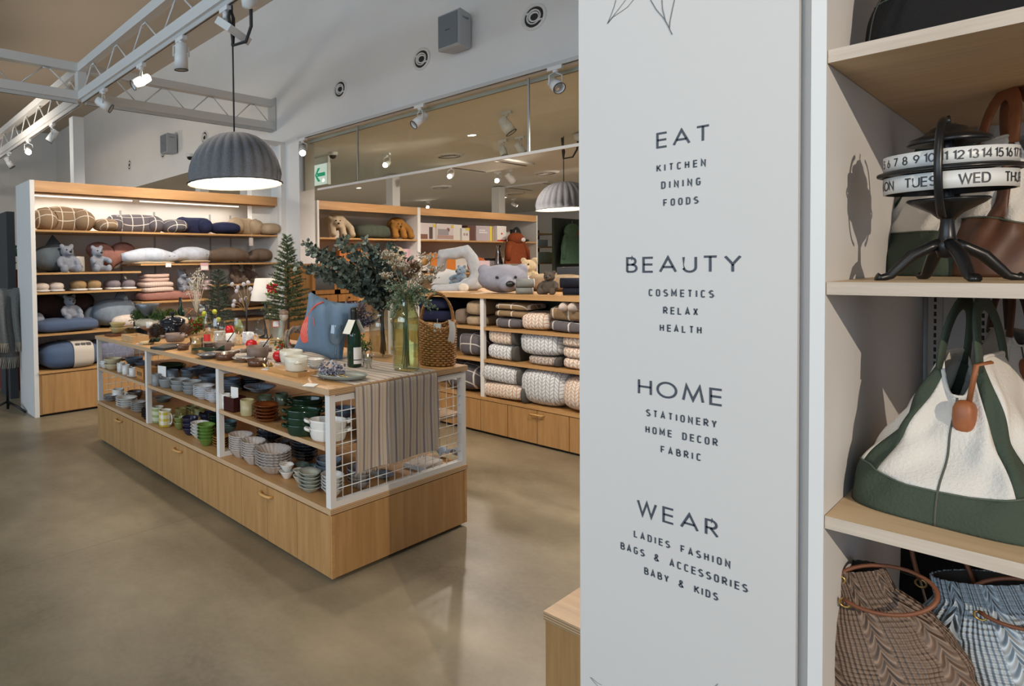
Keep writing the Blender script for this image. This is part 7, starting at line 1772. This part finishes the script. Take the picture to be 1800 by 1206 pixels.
def knitbag(lab, loc, rz, tilt, c, nm, R=.125, h=.30):
    t = thing('knitted_bag', lab, 'bag', loc, rz); mat = knitmat(nm, c); T = Matrix.Identity(3); t.rotation_euler = (Matrix.Rotation(rz, 3, 'Z') @ Matrix.Rotation(tilt[0], 3, 'X') @ Matrix.Rotation(tilt[1], 3, 'Y')).to_euler()
    def fn(u, v):
        a = u * 2 * PI; prof = [(0, .0), (.10, .86), (.25, 1.0), (.5, .98), (.72, .80), (.86, .50), (1.0, .46)]
        for (v0, r0), (v1, r1) in zip(prof[:-1], prof[1:]):
            if v <= v1 + 1e-9: r = r0 + (r1 - r0) * ((v - v0) / (v1 - v0)) ** (.5 if v0 == 0 else 1.0); break
        zz = h * v; n = .0
        if v > .68: n = .035 * math.cos(a * 26) * min(1, (v - .68) * 8)
        elif v > .1: n = .03 * math.cos(a * 9 + .9 * math.sin(zz * 130))
        r = r * R * (1 + n); return tuple(T @ Vector((r * math.cos(a) * 1.12, r * math.sin(a) * .85, zz)))
    g = G(); g.grid(fn, 160, 60, True); g.build('body', mat, t)
    def inner(u, v):
        a = u * 2 * PI; r = R * (.44 - .25 * v); return tuple(T @ Vector((r * math.cos(a) * 1.12, r * math.sin(a) * .85, h * (.995 - .25 * v))))
    g = G(); g.grid(inner, 30, 4, True); g.build('lining', M('knit_lining', (.03, .025, .022), .9), t)
    for k, s in enumerate((-1, 1)):
        if s < 0: pts = [Vector((.045 + .034 * math.cos(q), -.02 - .01 * math.sin(q), h * .93 + .12 * math.sin(q))) for q in [i / 20 * PI for i in range(21)]]
        else: pts = [Vector((-.048 + .062 * math.cos(q), .055 + .03 * math.sin(q), h * .92 - .03 * math.sin(q))) for q in [(.08 + .84 * i / 28) * 2 * PI for i in range(29)]]
        G().tube(pts, .0032, 8).build('handle', M('leather_cognac', (.19, .065, .028), .5), t)
        for e in (pts[0], pts[-1]): G().tube([e + Vector((.007 * math.cos(q), 0, .007 * math.sin(q) - .006)) for q in [i / 12 * 2 * PI for i in range(12)]], .0016, 6, closed=True).build('ring', M('brass', (.50, .33, .10), .3, .8), t)
    return t
p = on(1590, 1300, zs4 + .001, .03); knitbag('taupe cable-knit bag with leather loop handles on the lower shelf', p, VA(p) + PI / 2, (.06, .30), (.30, .215, .165), 'knit_taupe', .102, .262)
p = on(1838, 1335, zs4 + .001, .03); knitbag('pale blue cable-knit bag on the lower shelf', p, VA(p) + PI / 2, (.04, .28), (.58, .66, .72), 'knit_blue', .112, .262)
p = on(1640, 1130, zs4 + .001, .20); tote('black pouch bag between the two knitted bags', p, VA(p) + PI / 2 + .1, .24, .12, .26, BLC, BLC, BLC, .06, .05)
p = on(1655, 1160, zs4 + .001, .0); t = thing('wire_stand', 'bent wire bag stand between the two knitted bags', 'stand', p)
G().tube([(0, .03, .15), (.01, .02, .09), (.03, -.02, .002), (.06, -.09, .002)], .0018, 6).build('wire', M('brass_wire', (.50, .42, .30), .35, .7), t)
# ------------------------------------------------------------------ perpetual calendar
p = on(1664, 494, zs2 + .0005, .055); s = mpp(p)
t = thing('perpetual_calendar', 'black cast iron perpetual calendar stand with number and weekday rings', 'calendar', p, VA(p) + PI)
IRON = M('cast_iron', (.012, .012, .013), .32, .3); RINGW = M('ring_enamel', (.66, .66, .64), .4)
def zz(y): return (490 - y) * s
for k in range(4):
    a = .35 + k * PI / 2; c, d = math.cos(a), math.sin(a)
    pr = [(.008, zz(425)), (.02, zz(432)), (.040, zz(446)), (.056, zz(468)), (.066, zz(482)), (.076, zz(486)), (.082, zz(484))]
    G().tube([(r * c, r * d, z) for r, z in pr], [.008, .0085, .0085, .0075, .0065, .006, .0075], 10).build('foot', IRON, t)
R_ = 90 * s * .88
G().lathe([(0, zz(452)), (.010, zz(450)), (.012, zz(440)), (.0155, zz(428)), (.011, zz(420)), (.0095, zz(412)), (.0075, zz(385)), (.009, zz(380)), (.011, zz(376)), (.0, zz(376))], 22).build('column', IRON, t)
G().lathe([(0, zz(384)), (.010, zz(382)), (.018, zz(372)), (.040, zz(356)), (.046, zz(350)), (.044, zz(347)), (.0, zz(352))], 30).build('dish', IRON, t)
G().lathe([(.0065, zz(352)), (.0065, zz(232))], 14).build('spindle', IRON, t)
for nm, y0, y1 in (('weekday_ring', 335, 306), ('number_ring', 294, 268)):
    o = G().lathe([(R_ - .003, zz(y0)), (R_, zz(y0)), (R_, zz(y1)), (R_ - .003, zz(y1)), (R_ - .003, zz(y0))], 72).build(nm, RINGW, t)
    G().lathe([(R_ - .0035, zz(y0) - .0005), (R_ - .0035, zz(y1) + .0003), (.007, zz(y1) - .004)], 60).build('ring_lining', IRON, o)
    g = G(); h = (y0 - y1) * s; hh = h * (.60 if y0 > 300 else .58); th = hh * .13; zb = zz(y0) + (h - hh) / 2
    RR = R_ + .0006
    def put_at(a0): return lambda x, z: (RR * math.cos(a0 + x / RR), RR * math.sin(a0 + x / RR), zb + z)
    F_ = 0.0
    if y0 > 300: items = [('SUN', -2.0), ('MON', -1.2), ('TUES', -.42), ('WED', .38), ('THUR', 1.15), ('FRI', 1.95)]
    else: items = [(str(n), -.06 + (n - 11) * .205) for n in range(2, 20)]
    for tx, ac in items:
        wv = sum((FONT[c][0] * hh * .78) for c in tx) + .17 * hh * (len(tx) - 1); strokes(g, tx, 1, hh, th, put_at(ac - wv / 2 / RR), False, None, .17, .78)
    g.build('print', M('print_black', (.02, .02, .022), .5), o)
G().tube([(R_ * 1.06 * math.cos(i / 60 * 2 * PI), R_ * 1.06 * math.sin(i / 60 * 2 * PI), zz(300)) for i in range(60)], .0036, 8, closed=True).build('guide_hoop', IRON, t)
G().lathe([(R_ * .62, zz(247) - .004), (R_ * .66, zz(250)), (R_ * .60, zz(242)), (R_ * .42, zz(235)), (R_ * .33, zz(231)), (R_ * .27, zz(224)), (R_ * .13, zz(219)), (R_ * .06, zz(216)), (0, zz(215))], 36).lathe([(R_ * .62, zz(247) - .004), (0, zz(243))], 30).build('dome_cap', IRON, t)
G().tube([(0, 0, zz(218)), (.002, 0, zz(210)), (-.002, 0, zz(203))], [.003, .0028, .0018], 8).build('finial', IRON, t)
for a, nm in ((-.12, 'meridian_arm'), (PI - .12, 'meridian_arm')):
    pts = []
    for k in range(25):
        q = k / 24; ph = -1.25 + 2.55 * q; r = R_ * 1.12 * math.cos(ph) ** .6 if abs(ph) < PI / 2 else .002
        pts.append(((r + .002) * math.cos(a), (r + .002) * math.sin(a), zz(300) + (zz(216) - zz(388)) / 2 * math.sin(ph) * 1.02 + .002))
    G().tube(pts, .0032, 8, flat=1.5).build(nm, IRON, t)
for i, (z, x, y, nm) in enumerate(((zs2, 1.62, -.42, 'green and cream tote right of the calendar, beyond the cream tote'), (zs2, 1.62, -.80, 'green and cream tote farthest right on the calendar shelf'), (zs3, 1.60, -.55, 'green and cream tote farthest right on the middle shelf'))):
    tote(nm, (x, y, z + .001), 1.75 + .1 * i, .24, .14, .17, GRN, CRMC, GRN, .11, .1, .35)
spot('bag_shelf_beam', (-1.1, -2.9, 2.55), (1.7, .22, 1.40), 420, (1, .84, .66), 40, .5, .012)
